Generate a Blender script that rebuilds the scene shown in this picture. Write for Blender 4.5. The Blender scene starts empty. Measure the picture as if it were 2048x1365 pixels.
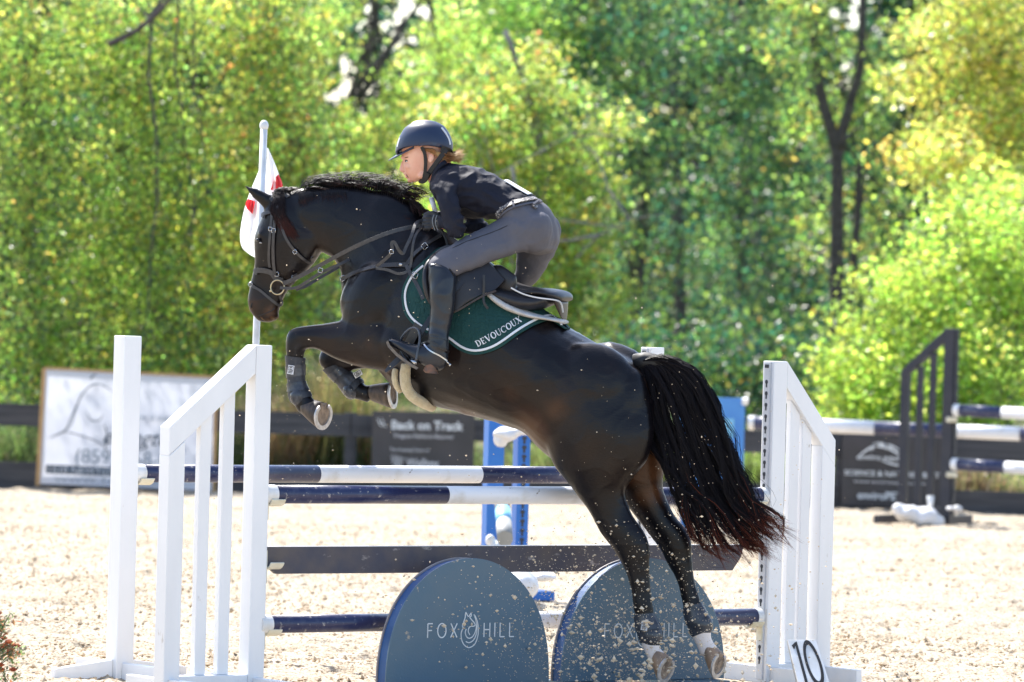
import bpy, bmesh, math, random
import numpy as np
from mathutils import Vector, Matrix, noise
from mathutils.bvhtree import BVHTree

random.seed(7)
rng = np.random.default_rng(11)
SC = bpy.context.scene
COL = SC.collection

# ---------------------------------------------------------------- camera, world, sun, exposure
FPX = 11000.0            # focal length in pixels of the 2048 px wide photograph (about 193 mm)
CAMH = 1.83
ROLL = math.radians(1.5)
PITCH = -50.0 / FPX
_F = Vector((0, math.cos(PITCH), math.sin(PITCH)))
_R0 = Vector((1, 0, 0)); _U0 = _R0.cross(_F)
_R = _R0 * math.cos(ROLL) + _U0 * math.sin(ROLL)
_U = -_R0 * math.sin(ROLL) + _U0 * math.cos(ROLL)
CAMP = Vector((0, 0, CAMH))
cam_d = bpy.data.cameras.new('camera'); cam = bpy.data.objects.new('camera', cam_d); COL.objects.link(cam)
cam_d.sensor_width = 36; cam_d.lens = FPX * 36 / 2048
cam_d.clip_start = 0.5; cam_d.clip_end = 2000
M = Matrix.Identity(4)
for i in range(3):
    M[i][0] = _R[i]; M[i][1] = _U[i]; M[i][2] = -_F[i]; M[i][3] = CAMP[i]
cam.matrix_world = M
cam_d.dof.use_dof = True; cam_d.dof.focus_distance = 27.0; cam_d.dof.aperture_fstop = 3.8
SC.camera = cam

SUN_EL = math.radians(52); SUN_AZ = math.radians(-30)     # azimuth from +Y, negative = to the left
w = bpy.data.worlds.new('World'); SC.world = w; w.use_nodes = True
nt = w.node_tree; bg = nt.nodes['Background']
sky = nt.nodes.new('ShaderNodeTexSky'); sky.sky_type = 'NISHITA'; sky.sun_disc = False
sky.sun_elevation = SUN_EL; sky.sun_rotation = SUN_AZ % (2 * math.pi); sky.air_density = 1.0; sky.dust_density = 1.5
nt.links.new(sky.outputs[0], bg.inputs[0]); bg.inputs[1].default_value = 0.15
sd = bpy.data.lights.new('sun', 'SUN'); so = bpy.data.objects.new('sun', sd); COL.objects.link(so)
sd.energy = 4.6; sd.angle = math.radians(0.53); sd.color = (1, 0.96, 0.9)
sdir = Vector((math.sin(SUN_AZ) * math.cos(SUN_EL), math.cos(SUN_AZ) * math.cos(SUN_EL), math.sin(SUN_EL)))
so.rotation_euler = sdir.to_track_quat('Z', 'Y').to_euler()
so.location = (0, 30, 30)
SC.view_settings.view_transform = 'Standard'; SC.view_settings.look = 'None'
SC.view_settings.exposure = 1.24; SC.view_settings.gamma = 1.0
SC.view_settings.use_curve_mapping = False
SC.render.engine = 'CYCLES'
SC.cycles.max_bounces = 8; SC.cycles.transparent_max_bounces = 8

# ---------------------------------------------------------------- surveying helpers
def rayd(px, py):
    return (_F + _R * ((px - 1024) / FPX) - _U * ((py - 682.5) / FPX))
def P(px, py, D):                       # the place seen at a pixel, D metres down range
    if D > 30: D *= 1.036               # far distances follow from the eye height
    d = rayd(px, py); return CAMP + d * (D / d.y)
def G(px, py):
    d = rayd(px, py); return CAMP + d * (-CAMP.z / d.z)
def GX(px, D):                          # ground position of column px (at mid-height) at distance D
    p = P(px, 1000, D); return Vector((p.x, p.y, 0))

# ---------------------------------------------------------------- materials
def new_mat(name):
    m = bpy.data.materials.new(name); m.use_nodes = True
    return m, m.node_tree, m.node_tree.nodes['Principled BSDF']
def pmat(name, c1, c2=None, rough=0.6, scale=8, bump=0.0, bscale=60, metal=0.0, coat=0.0, spec=None, detail=4, dist=0.01, sheen=0, pos=(0.35, 0.7), stretch=None):
    m, t, b = new_mat(name)
    b.inputs['Roughness'].default_value = rough; b.inputs['Metallic'].default_value = metal
    if spec is not None: b.inputs['Specular IOR Level'].default_value = spec
    if coat: b.inputs['Coat Weight'].default_value = coat; b.inputs['Coat Roughness'].default_value = 0.2
    if sheen: b.inputs['Sheen Weight'].default_value = sheen; b.inputs['Sheen Roughness'].default_value = 0.4
    tc = t.nodes.new('ShaderNodeTexCoord')
    src = tc.outputs['Object']
    if stretch:
        mp = t.nodes.new('ShaderNodeMapping'); mp.inputs['Scale'].default_value = stretch
        t.links.new(src, mp.inputs[0]); src = mp.outputs[0]
    if c2 is None: c2 = tuple(min(1, x * 0.8) for x in c1)
    n = t.nodes.new('ShaderNodeTexNoise'); n.inputs['Scale'].default_value = scale; n.inputs['Detail'].default_value = detail
    t.links.new(src, n.inputs['Vector'])
    r = t.nodes.new('ShaderNodeValToRGB')
    r.color_ramp.elements[0].position = pos[0]; r.color_ramp.elements[1].position = pos[1]
    r.color_ramp.elements[0].color = (*c1, 1); r.color_ramp.elements[1].color = (*c2, 1)
    t.links.new(n.outputs['Fac'], r.inputs[0]); t.links.new(r.outputs[0], b.inputs['Base Color'])
    if bump:
        n2 = t.nodes.new('ShaderNodeTexNoise'); n2.inputs['Scale'].default_value = bscale; n2.inputs['Detail'].default_value = 5
        t.links.new(src, n2.inputs['Vector'])
        bp = t.nodes.new('ShaderNodeBump'); bp.inputs['Strength'].default_value = bump; bp.inputs['Distance'].default_value = dist
        t.links.new(n2.outputs['Fac'], bp.inputs['Height']); t.links.new(bp.outputs[0], b.inputs['Normal'])
    return m
def scuff(m, col, scale=16, lo=.66, hi=.72, stretch=(1, 1, .5)):
    t = m.node_tree; b = t.nodes['Principled BSDF']; L = t.links.new; src = b.inputs['Base Color'].links[0].from_socket
    tc = t.nodes.new('ShaderNodeTexCoord'); mp = t.nodes.new('ShaderNodeMapping'); mp.inputs['Scale'].default_value = stretch; n = t.nodes.new('ShaderNodeTexNoise'); n.inputs['Scale'].default_value = scale; n.inputs['Detail'].default_value = 9; n.inputs['Roughness'].default_value = .62
    r = t.nodes.new('ShaderNodeValToRGB'); r.color_ramp.elements[0].position = lo; r.color_ramp.elements[1].position = hi
    mx = t.nodes.new('ShaderNodeMix'); mx.data_type = 'RGBA'; mx.inputs['B'].default_value = (*col, 1)
    L(tc.outputs['Object'], mp.inputs[0]); L(mp.outputs[0], n.inputs['Vector']); L(n.outputs['Fac'], r.inputs[0]); L(r.outputs[0], mx.inputs['Factor']); L(src, mx.inputs['A']); L(mx.outputs['Result'], b.inputs['Base Color'])
def leaf_mat(name, trans=0.6, rough=0.36, gloss=0.045):
    m = bpy.data.materials.new(name); m.use_nodes = True; t = m.node_tree
    for n in list(t.nodes): t.nodes.remove(n)
    out = t.nodes.new('ShaderNodeOutputMaterial'); at = t.nodes.new('ShaderNodeAttribute'); at.attribute_name = 'tint'
    d = t.nodes.new('ShaderNodeBsdfDiffuse'); tr = t.nodes.new('ShaderNodeBsdfTranslucent'); g = t.nodes.new('ShaderNodeBsdfGlossy')
    g.inputs['Roughness'].default_value = rough; g.inputs['Color'].default_value = (1, 1, 1, 1)
    br = t.nodes.new('ShaderNodeHueSaturation'); br.inputs['Value'].default_value = 4.2; br.inputs['Saturation'].default_value = 1.04
    m1 = t.nodes.new('ShaderNodeMixShader'); m1.inputs[0].default_value = trans
    m2 = t.nodes.new('ShaderNodeMixShader'); m2.inputs[0].default_value = gloss
    L = t.links.new
    L(at.outputs['Color'], d.inputs['Color']); L(at.outputs['Color'], br.inputs['Color']); L(br.outputs[0], tr.inputs['Color'])
    L(d.outputs[0], m1.inputs[1]); L(tr.outputs[0], m1.inputs[2]); L(m1.outputs[0], m2.inputs[1]); L(g.outputs[0], m2.inputs[2])
    L(m2.outputs[0], out.inputs[0])
    return m

MT = {}
MT['white_paint'] = pmat('white_paint', (0.86, 0.86, 0.87), (0.78, 0.78, 0.79), 0.38, 5, 0.08, 30, stretch=(1, 1, 0.25))
MT['white_plastic'] = pmat('white_plastic', (0.8, 0.8, 0.8), (0.66, 0.65, 0.62), 0.35, 14)
scuff(MT['white_paint'], (.42, .36, .3), 11, .66, .74)
MT['cup_plastic'] = pmat('cup_plastic', (0.75, 0.72, 0.6), (0.62, 0.56, 0.4), 0.4, 12)
MT['track_grey'] = pmat('track_grey', (0.66, 0.67, 0.7), (0.55, 0.56, 0.58), 0.45, 10)
MT['hole_dark'] = pmat('hole_dark', (0.05, 0.055, 0.065), None, 0.8)
MT['navy_paint'] = pmat('navy_paint', (0.012, 0.018, 0.075), (0.05, 0.06, 0.12), 0.34, 26, 0.15, 60, detail=8, pos=(0.5, 0.82), coat=0.25)
MT['pole_white'] = pmat('pole_white', (0.8, 0.8, 0.82), (0.6, 0.56, 0.5), 0.34, 9, 0.1, 40, detail=8, pos=(0.55, 0.85))
scuff(MT['navy_paint'], (.36, .33, .32), 34, .60, .68, (1, 1, 1)); scuff(MT['pole_white'], (.2, .15, .1), 22, .66, .72, (1, 1, 1))
MT['plank_navy'] = pmat('plank_navy', (0.05, 0.05, 0.075), (0.10, 0.082, 0.08), 0.5, 7, 0.2, 60, detail=8)
MT['filler_blue'] = pmat('filler_blue', (0.065, 0.135, 0.20), (0.095, 0.15, 0.195), 0.42, 4, 0.1, 90, detail=7)
MT['filler_edge'] = pmat('filler_edge', (0.02, 0.09, 0.26), None, 0.6)
MT['filler_back'] = pmat('filler_back', (0.3, 0.27, 0.27), None, 0.6)
scuff(MT['plank_navy'], (.3, .27, .26), 22, .62, .7, (.5, 1, 1)); scuff(MT['filler_blue'], (.40, .34, .27), 18, .66, .71, (1, 1, 1))
MT['logo_white'] = pmat('logo_white', (0.75, 0.78, 0.8), None, 0.5)
MT['fence_dark'] = pmat('fence_dark', (0.025, 0.026, 0.032), (0.06, 0.06, 0.066), 0.6, 6, 0.2, 40, stretch=(0.3, 1, 4))
MT['blue_paint'] = pmat('blue_paint', (0.01, 0.13, 0.48), (0.015, 0.16, 0.52), 0.4, 4)
MT['sky_blue'] = pmat('sky_blue', (0.05, 0.2, 0.55), (0.08, 0.27, 0.62), 0.5, 3)
MT['pale_blue'] = pmat('pale_blue', (0.2, 0.5, 0.75), None, 0.5, 3)
MT['black_paint'] = pmat('black_paint', (0.012, 0.015, 0.03), (0.03, 0.03, 0.04), 0.4, 5)
MT['black_print'] = pmat('black_print', (0.03, 0.028, 0.03), (0.05, 0.045, 0.05), 0.5, 3)
MT['bag_white'] = pmat('bag_white', (0.72, 0.72, 0.75), (0.6, 0.58, 0.56), 0.5, 8, 0.4, 15, dist=0.03)
MT['wood_pale'] = pmat('wood_pale', (0.45, 0.28, 0.12), (0.36, 0.22, 0.1), 0.6, 8)
MT['ink'] = pmat('ink', (0.04, 0.07, 0.11), None, 0.6)
MT['ink_grey'] = pmat('ink_grey', (0.2, 0.26, 0.33), None, 0.6)
MT['leather_black'] = pmat('leather_black', (0.011, 0.010, 0.012), (0.02, 0.018, 0.02), 0.36, 20, 0.12, 300, dist=0.002)
MT['leather_seat'] = pmat('leather_seat', (0.012, 0.011, 0.014), (0.02, 0.018, 0.02), 0.42, 10, 0.1, 200, dist=0.002)
MT['leather_strap'] = pmat('leather_strap', (0.03, 0.028, 0.03), (0.055, 0.05, 0.05), 0.4, 40)
MT['leather_brown'] = pmat('leather_brown', (0.03, 0.016, 0.012), (0.05, 0.03, 0.02), 0.4, 20)
MT['boot_leather'] = pmat('boot_leather', (0.010, 0.012, 0.018), (0.018, 0.02, 0.028), 0.3, 12, 0.25, 18, dist=0.006)
MT['metal'] = pmat('metal', (0.55, 0.55, 0.56), None, 0.25, 5, metal=1.0)
MT['brass'] = pmat('brass', (0.6, 0.5, 0.32), None, 0.3, 5, metal=1.0)
MT['shoe_metal'] = pmat('shoe_metal', (0.62, 0.6, 0.6), (0.4, 0.38, 0.36), 0.45, 40, metal=0.55)
MT['white_piping'] = pmat('white_piping', (0.8, 0.8, 0.82), None, 0.6)
MT['fleece'] = pmat('fleece', (0.66, 0.56, 0.36), (0.55, 0.44, 0.27), 0.95, 30, 1.0, 120, dist=0.012, sheen=0.5)
MT['fleece_white'] = pmat('fleece_white', (0.6, 0.58, 0.56), (0.5, 0.46, 0.42), 0.95, 30, 0.6, 120, dist=0.01)
MT['neoprene'] = pmat('neoprene', (0.02, 0.024, 0.034), (0.032, 0.036, 0.046), 0.5, 30, 0.3, 150, dist=0.003)
MT['boot_shell'] = pmat('boot_shell', (0.026, 0.031, 0.042), (0.07, 0.074, 0.085), 0.24, 25, 0.1, 60)
MT['helmet_shell'] = pmat('helmet_shell', (0.012, 0.024, 0.06), (0.014, 0.026, 0.065), 0.42, 5, 0.03, 400, dist=0.001)
MT['helmet_gloss'] = pmat('helmet_gloss', (0.01, 0.02, 0.06), None, 0.3, 5, coat=.3)
MT['skin'] = pmat('skin', (0.82, 0.47, 0.34), (0.74, 0.34, 0.24), 0.5, 14, 0.1, 120, dist=0.002)
MT['skin'].node_tree.nodes['Principled BSDF'].inputs['Subsurface Weight'].default_value = 0.15
MT['skin'].node_tree.nodes['Principled BSDF'].inputs['Subsurface Radius'].default_value = (0.01, 0.004, 0.002)
MT['lips'] = pmat('lips', (0.42, 0.16, 0.13), None, 0.45)
MT['glove'] = pmat('glove', (0.02, 0.022, 0.028), (0.035, 0.036, 0.042), 0.6, 40, 0.3, 200, dist=0.002)
MT['glove_grey'] = pmat('glove_grey', (0.22, 0.24, 0.26), None, 0.6, 40)
MT['hoof'] = pmat('hoof', (0.035, 0.027, 0.024), (0.10, 0.07, 0.05), 0.45, 14, 0.3, 60, dist=0.003, stretch=(4, 4, 1))
MT['hoof_pale'] = pmat('hoof_pale', (0.42, 0.26, 0.15), (0.2, 0.14, 0.1), 0.45, 14, 0.3, 60, dist=0.003)
MT['sole'] = pmat('sole', (0.36, 0.27, 0.2), (0.14, 0.11, 0.09), 0.8, 26, 0.8, 50, dist=0.01)
MT['eye'] = pmat('eye', (0.012, 0.01, 0.012), None, 0.06)
MT['eye_white'] = pmat('eye_white', (0.6, 0.56, 0.54), None, 0.3)
MT['black'] = pmat('black', (0.01, 0.01, 0.012), None, 0.6)
MT['red'] = pmat('red', (0.6, 0.03, 0.04), None, 0.6)
MT['grey_pole'] = pmat('grey_pole', (0.3, 0.3, 0.28), None, 0.6)
MT['cream'] = pmat('cream', (0.6, 0.5, 0.32), None, 0.6)
MT['bark'] = pmat('bark', (0.05, 0.042, 0.04), (0.11, 0.095, 0.085), 0.9, 12, 0.8, 25, dist=0.03)
MT['bark_pale'] = pmat('bark_pale', (0.2, 0.18, 0.16), (0.3, 0.27, 0.24), 0.9, 12)
MT['leaf'] = leaf_mat('leaf')
MT['whip'] = pmat('whip', (0.6, 0.6, 0.62), (0.45, 0.45, 0.48), 0.5, 30)
MT['clod'] = pmat('clod', (0.5, 0.4, 0.28), (0.34, 0.25, 0.16), 0.95, 40)
MT['clod_fly'] = pmat('clod_fly', (0.72, 0.6, 0.44), (0.55, 0.42, 0.28), 0.95, 40)

def fabric_translucent(name, col, tr=0.45):
    m, t, b = new_mat(name)
    b.inputs['Base Color'].default_value = (*col, 1); b.inputs['Roughness'].default_value = 0.6
    tl = t.nodes.new('ShaderNodeBsdfTranslucent'); tl.inputs[0].default_value = (*col, 1)
    mx = t.nodes.new('ShaderNodeMixShader'); mx.inputs[0].default_value = tr
    out = t.nodes['Material Output']
    t.links.new(b.outputs[0], mx.inputs[1]); t.links.new(tl.outputs[0], mx.inputs[2]); t.links.new(mx.outputs[0], out.inputs[0])
    n = t.nodes.new('ShaderNodeTexNoise'); n.inputs['Scale'].default_value = 3
    bp = t.nodes.new('ShaderNodeBump'); bp.inputs['Strength'].default_value = 0.3; bp.inputs['Distance'].default_value = 0.05
    t.links.new(n.outputs['Fac'], bp.inputs['Height']); t.links.new(bp.outputs[0], b.inputs['Normal'])
    return m
MT['banner'] = fabric_translucent('banner', (0.66, 0.68, 0.76), 0.36)
MT['flag'] = fabric_translucent('flag', (0.8, 0.8, 0.82), 0.5)
MT['flag_red'] = fabric_translucent('flag_red', (0.7, 0.03, 0.04), 0.5)

# horse coat: near-black bay, browner in its own places (muzzle, flank, belly, inner thighs)
def coat_mat():
    m, t, b = new_mat('horse_coat')
    L = t.links.new
    at = t.nodes.new('ShaderNodeAttribute'); at.attribute_name = 'brown'
    tc = t.nodes.new('ShaderNodeTexCoord')
    n = t.nodes.new('ShaderNodeTexNoise'); n.inputs['Scale'].default_value = 6; n.inputs['Detail'].default_value = 6
    L(tc.outputs['Object'], n.inputs['Vector'])
    ma = t.nodes.new('ShaderNodeMath'); ma.operation = 'MULTIPLY_ADD'; ma.inputs[1].default_value = 0.5; ma.inputs[2].default_value = -0.25
    L(n.outputs['Fac'], ma.inputs[0])
    ad = t.nodes.new('ShaderNodeMath'); ad.operation = 'ADD'; ad.use_clamp = True
    L(at.outputs['Fac'], ad.inputs[0]); L(ma.outputs[0], ad.inputs[1])
    r = t.nodes.new('ShaderNodeValToRGB'); e = r.color_ramp.elements
    e[0].position = 0.0; e[0].color = (0.005, 0.004, 0.0055, 1); e[1].position = 1.0; e[1].color = (0.10, 0.042, 0.018, 1)
    k = e.new(0.4); k.color = (0.018, 0.0095, 0.0065, 1)
    L(ad.outputs[0], r.inputs[0])
    # white socks
    at2 = t.nodes.new('ShaderNodeAttribute'); at2.attribute_name = 'sock'
    mx = t.nodes.new('ShaderNodeMix'); mx.data_type = 'RGBA'; mx.inputs['B'].default_value = (0.78, 0.70, 0.66, 1)
    L(at2.outputs['Fac'], mx.inputs['Factor']); L(r.outputs[0], mx.inputs['A']); L(mx.outputs['Result'], b.inputs['Base Color'])
    b.inputs['Roughness'].default_value = 0.33; b.inputs['Specular IOR Level'].default_value = 0.22; b.inputs['Coat Weight'].default_value = 0.12; b.inputs['Coat Roughness'].default_value = 0.22
    n2 = t.nodes.new('ShaderNodeTexNoise'); n2.inputs['Scale'].default_value = 160; n2.inputs['Detail'].default_value = 4
    mp = t.nodes.new('ShaderNodeMapping'); mp.inputs['Scale'].default_value = (0.25, 1, 1); mp.inputs['Rotation'].default_value = (0, 0.5, 0)
    L(tc.outputs['Object'], mp.inputs[0]); L(mp.outputs[0], n2.inputs['Vector'])
    bp = t.nodes.new('ShaderNodeBump'); bp.inputs['Strength'].default_value = 0.35; bp.inputs['Distance'].default_value = 0.004
    L(n2.outputs['Fac'], bp.inputs['Height']); L(bp.outputs[0], b.inputs['Normal'])
    return m
MT['coat'] = coat_mat()
def hair_mat(name, dark, tip, k0=0.7):
    m, t, b = new_mat(name)
    at = t.nodes.new('ShaderNodeAttribute'); at.attribute_name = 'tipness'
    r = t.nodes.new('ShaderNodeValToRGB'); e = r.color_ramp.elements
    e[0].position = k0; e[0].color = (*dark, 1); e[1].position = 1; e[1].color = (*tip, 1)
    t.links.new(at.outputs['Fac'], r.inputs[0]); t.links.new(r.outputs[0], b.inputs['Base Color'])
    b.inputs['Roughness'].default_value = 0.45; b.inputs['Specular IOR Level'].default_value = 0.18
    return m
MT['tail_hair'] = hair_mat('tail_hair', (0.009, 0.007, 0.009), (0.20, 0.045, 0.018), 0.90)
MT['mane_hair'] = hair_mat('mane_hair', (0.010, 0.008, 0.009), (0.04, 0.016, 0.014), 0.6)
MT['forelock_hair'] = hair_mat('forelock_hair', (0.012, 0.007, 0.007), (0.07, 0.02, 0.015), 0.5)
MT['rider_hair'] = hair_mat('rider_hair', (0.25, 0.11, 0.04), (0.62, 0.42, 0.2), 0.4)

def cloth_wave(name, c1, c2, wscale, bstr, rough=0.8, fold=0.4, fs=14):
    m, t, b = new_mat(name); L = t.links.new
    tc = t.nodes.new('ShaderNodeTexCoord')
    wv = t.nodes.new('ShaderNodeTexWave'); wv.inputs['Scale'].default_value = wscale; wv.inputs['Distortion'].default_value = 0.4
    n = t.nodes.new('ShaderNodeTexNoise'); n.inputs['Scale'].default_value = fs; n.inputs['Detail'].default_value = 3; n.inputs['Distortion'].default_value = 1.0
    mp = t.nodes.new('ShaderNodeMapping'); mp.inputs['Scale'].default_value = (1.2, 1, 0.6); mp.inputs['Rotation'].default_value = (0, 0.7, 0.3)
    L(tc.outputs['Object'], mp.inputs[0]); L(mp.outputs[0], n.inputs['Vector']); L(tc.outputs['Object'], wv.inputs['Vector'])
    mx = t.nodes.new('ShaderNodeMix'); mx.data_type = 'RGBA'; mx.inputs['A'].default_value = (*c1, 1); mx.inputs['B'].default_value = (*c2, 1)
    L(n.outputs['Fac'], mx.inputs['Factor']); L(mx.outputs['Result'], b.inputs['Base Color'])
    b1 = t.nodes.new('ShaderNodeBump'); b1.inputs['Strength'].default_value = fold; b1.inputs['Distance'].default_value = 0.02
    b2 = t.nodes.new('ShaderNodeBump'); b2.inputs['Strength'].default_value = bstr; b2.inputs['Distance'].default_value = 0.002
    L(n.outputs['Fac'], b1.inputs['Height']); L(wv.outputs['Fac'], b2.inputs['Height']); L(b1.outputs[0], b2.inputs['Normal']); L(b2.outputs[0], b.inputs['Normal'])
    b.inputs['Roughness'].default_value = rough
    b.inputs['Specular IOR Level'].default_value = 0.3
    return m
MT['shirt'] = cloth_wave('shirt', (0.006, 0.007, 0.016), (0.010, 0.011, 0.022), 60, 0.3, 0.7, 0.55, 11)
MT['breeches'] = cloth_wave('breeches', (0.092, 0.09, 0.108), (0.12, 0.118, 0.138), 70, 0.25, 0.7, 0.25, 9)
MT['pad_green'] = cloth_wave('pad_green', (0.008, 0.045, 0.042), (0.012, 0.06, 0.055), 9, 0.0, 0.75, 0.5, 26)

# ---------------------------------------------------------------- mesh helpers
def mesh_obj(name, verts, faces, mat, parent=None, smooth=False, world=None):
    me = bpy.data.meshes.new(name); me.from_pydata([tuple(v) for v in verts], [], faces)
    me.materials.append(mat); me.validate()
    if smooth: me.polygons.foreach_set('use_smooth', [True] * len(me.polygons))
    o = bpy.data.objects.new(name, me); COL.objects.link(o)
    if parent is not None:
        o.parent = parent
        o.matrix_parent_inverse = Matrix.Identity(4)
        if world is None:      # verts given in world coordinates -> bring into the parent's frame
            me.transform(world_inv(parent))
    me.update()
    return o
def loc_mat(o):
    m = Matrix.LocRotScale(o.location, o.rotation_euler, o.scale)
    return loc_mat(o.parent) @ m if o.parent else m
def world_inv(o): return loc_mat(o).inverted()
def thing(name, label, cat, loc=(0, 0, 0), rz=0, group=None):
    o = bpy.data.objects.new(name, None); COL.objects.link(o); o.location = loc; o.rotation_euler = (0, 0, rz)
    o.empty_display_size = 0.2
    o['label'] = label; o['category'] = cat
    if group: o['group'] = group
    return o
def tag(o, label, cat, group=None, kind=None):
    o['label'] = label; o['category'] = cat
    if group: o['group'] = group
    if kind: o['kind'] = kind
    return o
class MB:
    def __init__(s): s.v = []; s.f = []; s.mi = []
    def add(s, v, f, mi=0):
        b = len(s.v); s.v += [Vector(x) for x in v]; s.f += [tuple(i + b for i in q) for q in f]; s.mi += [mi] * len(f)
        return s
    def box(s, x0, x1, y0, y1, z0, z1, mi=0):
        v = [(x0, y0, z0), (x1, y0, z0), (x1, y1, z0), (x0, y1, z0), (x0, y0, z1), (x1, y0, z1), (x1, y1, z1), (x0, y1, z1)]
        f = [(0, 3, 2, 1), (4, 5, 6, 7), (0, 1, 5, 4), (1, 2, 6, 5), (2, 3, 7, 6), (3, 0, 4, 7)]
        return s.add(v, f, mi)
    def prism(s, poly, y0, y1, mi=0):       # poly in xz, extruded along y
        n = len(poly)
        v = [(x, y0, z) for x, z in poly] + [(x, y1, z) for x, z in poly]
        f = [tuple(range(n)), tuple(range(2 * n - 1, n - 1, -1))] + [(i, i + n, (i + 1) % n + n, (i + 1) % n) for i in range(n)]
        return s.add(v, f, mi)
    def tube(s, pts, rad, n=8, cap=True, mi=0):
        pts = [Vector(p) for p in pts]
        if not hasattr(rad, '__len__'): rad = [rad] * len(pts)
        v = []; f = []
        t0 = (pts[1] - pts[0]).normalized()
        a = t0.orthogonal().normalized()
        for i, p in enumerate(pts):
            t = (pts[min(i + 1, len(pts) - 1)] - pts[max(i - 1, 0)]).normalized()
            a = (a - t * a.dot(t))
            a = a.normalized() if a.length > 1e-6 else t.orthogonal().normalized()
            b = t.cross(a)
            for k in range(n):
                an = 2 * math.pi * k / n
                v.append(p + (a * math.cos(an) + b * math.sin(an)) * rad[i])
        for i in range(len(pts) - 1):
            for k in range(n):
                f.append((i * n + k, i * n + (k + 1) % n, (i + 1) * n + (k + 1) % n, (i + 1) * n + k))
        if cap:
            f.append(tuple(range(n - 1, -1, -1))); e = (len(pts) - 1) * n; f.append(tuple(range(e, e + n)))
        return s.add(v, f, mi)
    def ell(s, c, ax, ay, az, nu=12, nv=8, mi=0):    # ellipsoid with three axis vectors
        c = Vector(c); ax, ay, az = Vector(ax), Vector(ay), Vector(az)
        v = [c + az]; f = []
        for j in range(1, nv):
            th = math.pi * j / nv
            for k in range(nu):
                an = 2 * math.pi * k / nu
                v.append(c + az * math.cos(th) + (ax * math.cos(an) + ay * math.sin(an)) * math.sin(th))
        v.append(c - az); L = len(v) - 1
        for k in range(nu):
            f.append((0, 1 + k, 1 + (k + 1) % nu)); f.append((L, L - nu + (k + 1) % nu, L - nu + k))
        for j in range(nv - 2):
            for k in range(nu):
                a = 1 + j * nu; b = a + nu
                f.append((a + k, b + k, b + (k + 1) % nu, a + (k + 1) % nu))
        return s.add(v, f, mi)
    def rings(s, R, cap=True, mi=0):
        n = len(R[0]); v = [p for r in R for p in r]; f = []
        for i in range(len(R) - 1):
            for k in range(n):
                f.append((i * n + k, i * n + (k + 1) % n, (i + 1) * n + (k + 1) % n, (i + 1) * n + k))
        if cap:
            f.append(tuple(range(n - 1, -1, -1))); e = (len(R) - 1) * n; f.append(tuple(range(e, e + n)))
        return s.add(v, f, mi)
    def build(s, name, mats, parent=None, smooth=False, local=True, bevel=0):
        me = bpy.data.meshes.new(name); me.from_pydata([tuple(v) for v in s.v], [], s.f)
        if not isinstance(mats, (list, tuple)): mats = [mats]
        for m in mats: me.materials.append(m)
        me.polygons.foreach_set('material_index', s.mi)
        if smooth: me.polygons.foreach_set('use_smooth', [True] * len(s.f))
        bm = bmesh.new(); bm.from_mesh(me); bmesh.ops.recalc_face_normals(bm, faces=bm.faces); bm.to_mesh(me); bm.free()
        o = bpy.data.objects.new(name, me); COL.objects.link(o)
        if parent is not None:
            o.parent = parent
            if not local: me.transform(world_inv(parent))
        if bevel:
            b = o.modifiers.new('bevel', 'BEVEL'); b.width = bevel; b.segments = 2; b.limit_method = 'ANGLE'
        me.update(); return o
def catmull(P0, P1, P2, P3, t):
    return 0.5 * ((2 * P1) + (P2 - P0) * t + (2 * P0 - 5 * P1 + 4 * P2 - P3) * t * t + (3 * P1 - P0 - 3 * P2 + P3) * t ** 3)
def spline(arr, k):                      # arr: list of tuples/arrays; returns k-times finer list
    A = [np.array(a, float) for a in arr]; out = []
    for i in range(len(A) - 1):
        p0 = A[max(i - 1, 0)]; p1 = A[i]; p2 = A[i + 1]; p3 = A[min(i + 2, len(A) - 1)]
        for j in range(k): out.append(catmull(p0, p1, p2, p3, j / k))
    out.append(A[-1]); return out
def smooth_pts(pts, k=6): return [Vector(p) for p in spline([tuple(p) for p in pts], k)]
def fuse(name, mb, voxel, mat, parent=None, it=6, fac=0.5):
    me = bpy.data.meshes.new('t'); me.from_pydata([tuple(v) for v in mb.v], [], mb.f)
    bm = bmesh.new(); bm.from_mesh(me); bmesh.ops.recalc_face_normals(bm, faces=bm.faces); bm.to_mesh(me); bm.free()
    o = bpy.data.objects.new('t', me); COL.objects.link(o)
    r = o.modifiers.new('r', 'REMESH'); r.mode = 'VOXEL'; r.voxel_size = voxel; r.adaptivity = 0
    if it:
        s = o.modifiers.new('s', 'SMOOTH'); s.iterations = it; s.factor = fac
    bpy.context.view_layer.update()
    dg = bpy.context.evaluated_depsgraph_get()
    nm = bpy.data.meshes.new_from_object(o.evaluated_get(dg)); nm.name = name
    bpy.data.objects.remove(o); bpy.data.meshes.remove(me)
    nm.materials.clear(); nm.materials.append(mat)
    nm.polygons.foreach_set('use_smooth', [True] * len(nm.polygons))
    ob = bpy.data.objects.new(name, nm); COL.objects.link(ob)
    bvh = BVHTree.FromPolygons([v.co.copy() for v in nm.vertices], [tuple(p.vertices) for p in nm.polygons])
    if parent is not None:
        ob.parent = parent; nm.transform(world_inv(parent))
    return ob, bvh
def copy_tree(o, parent=None):
    c = o.copy(); COL.objects.link(c); c.parent = parent
    for ch in list(o.children): copy_tree(ch, c)
    return c
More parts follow.
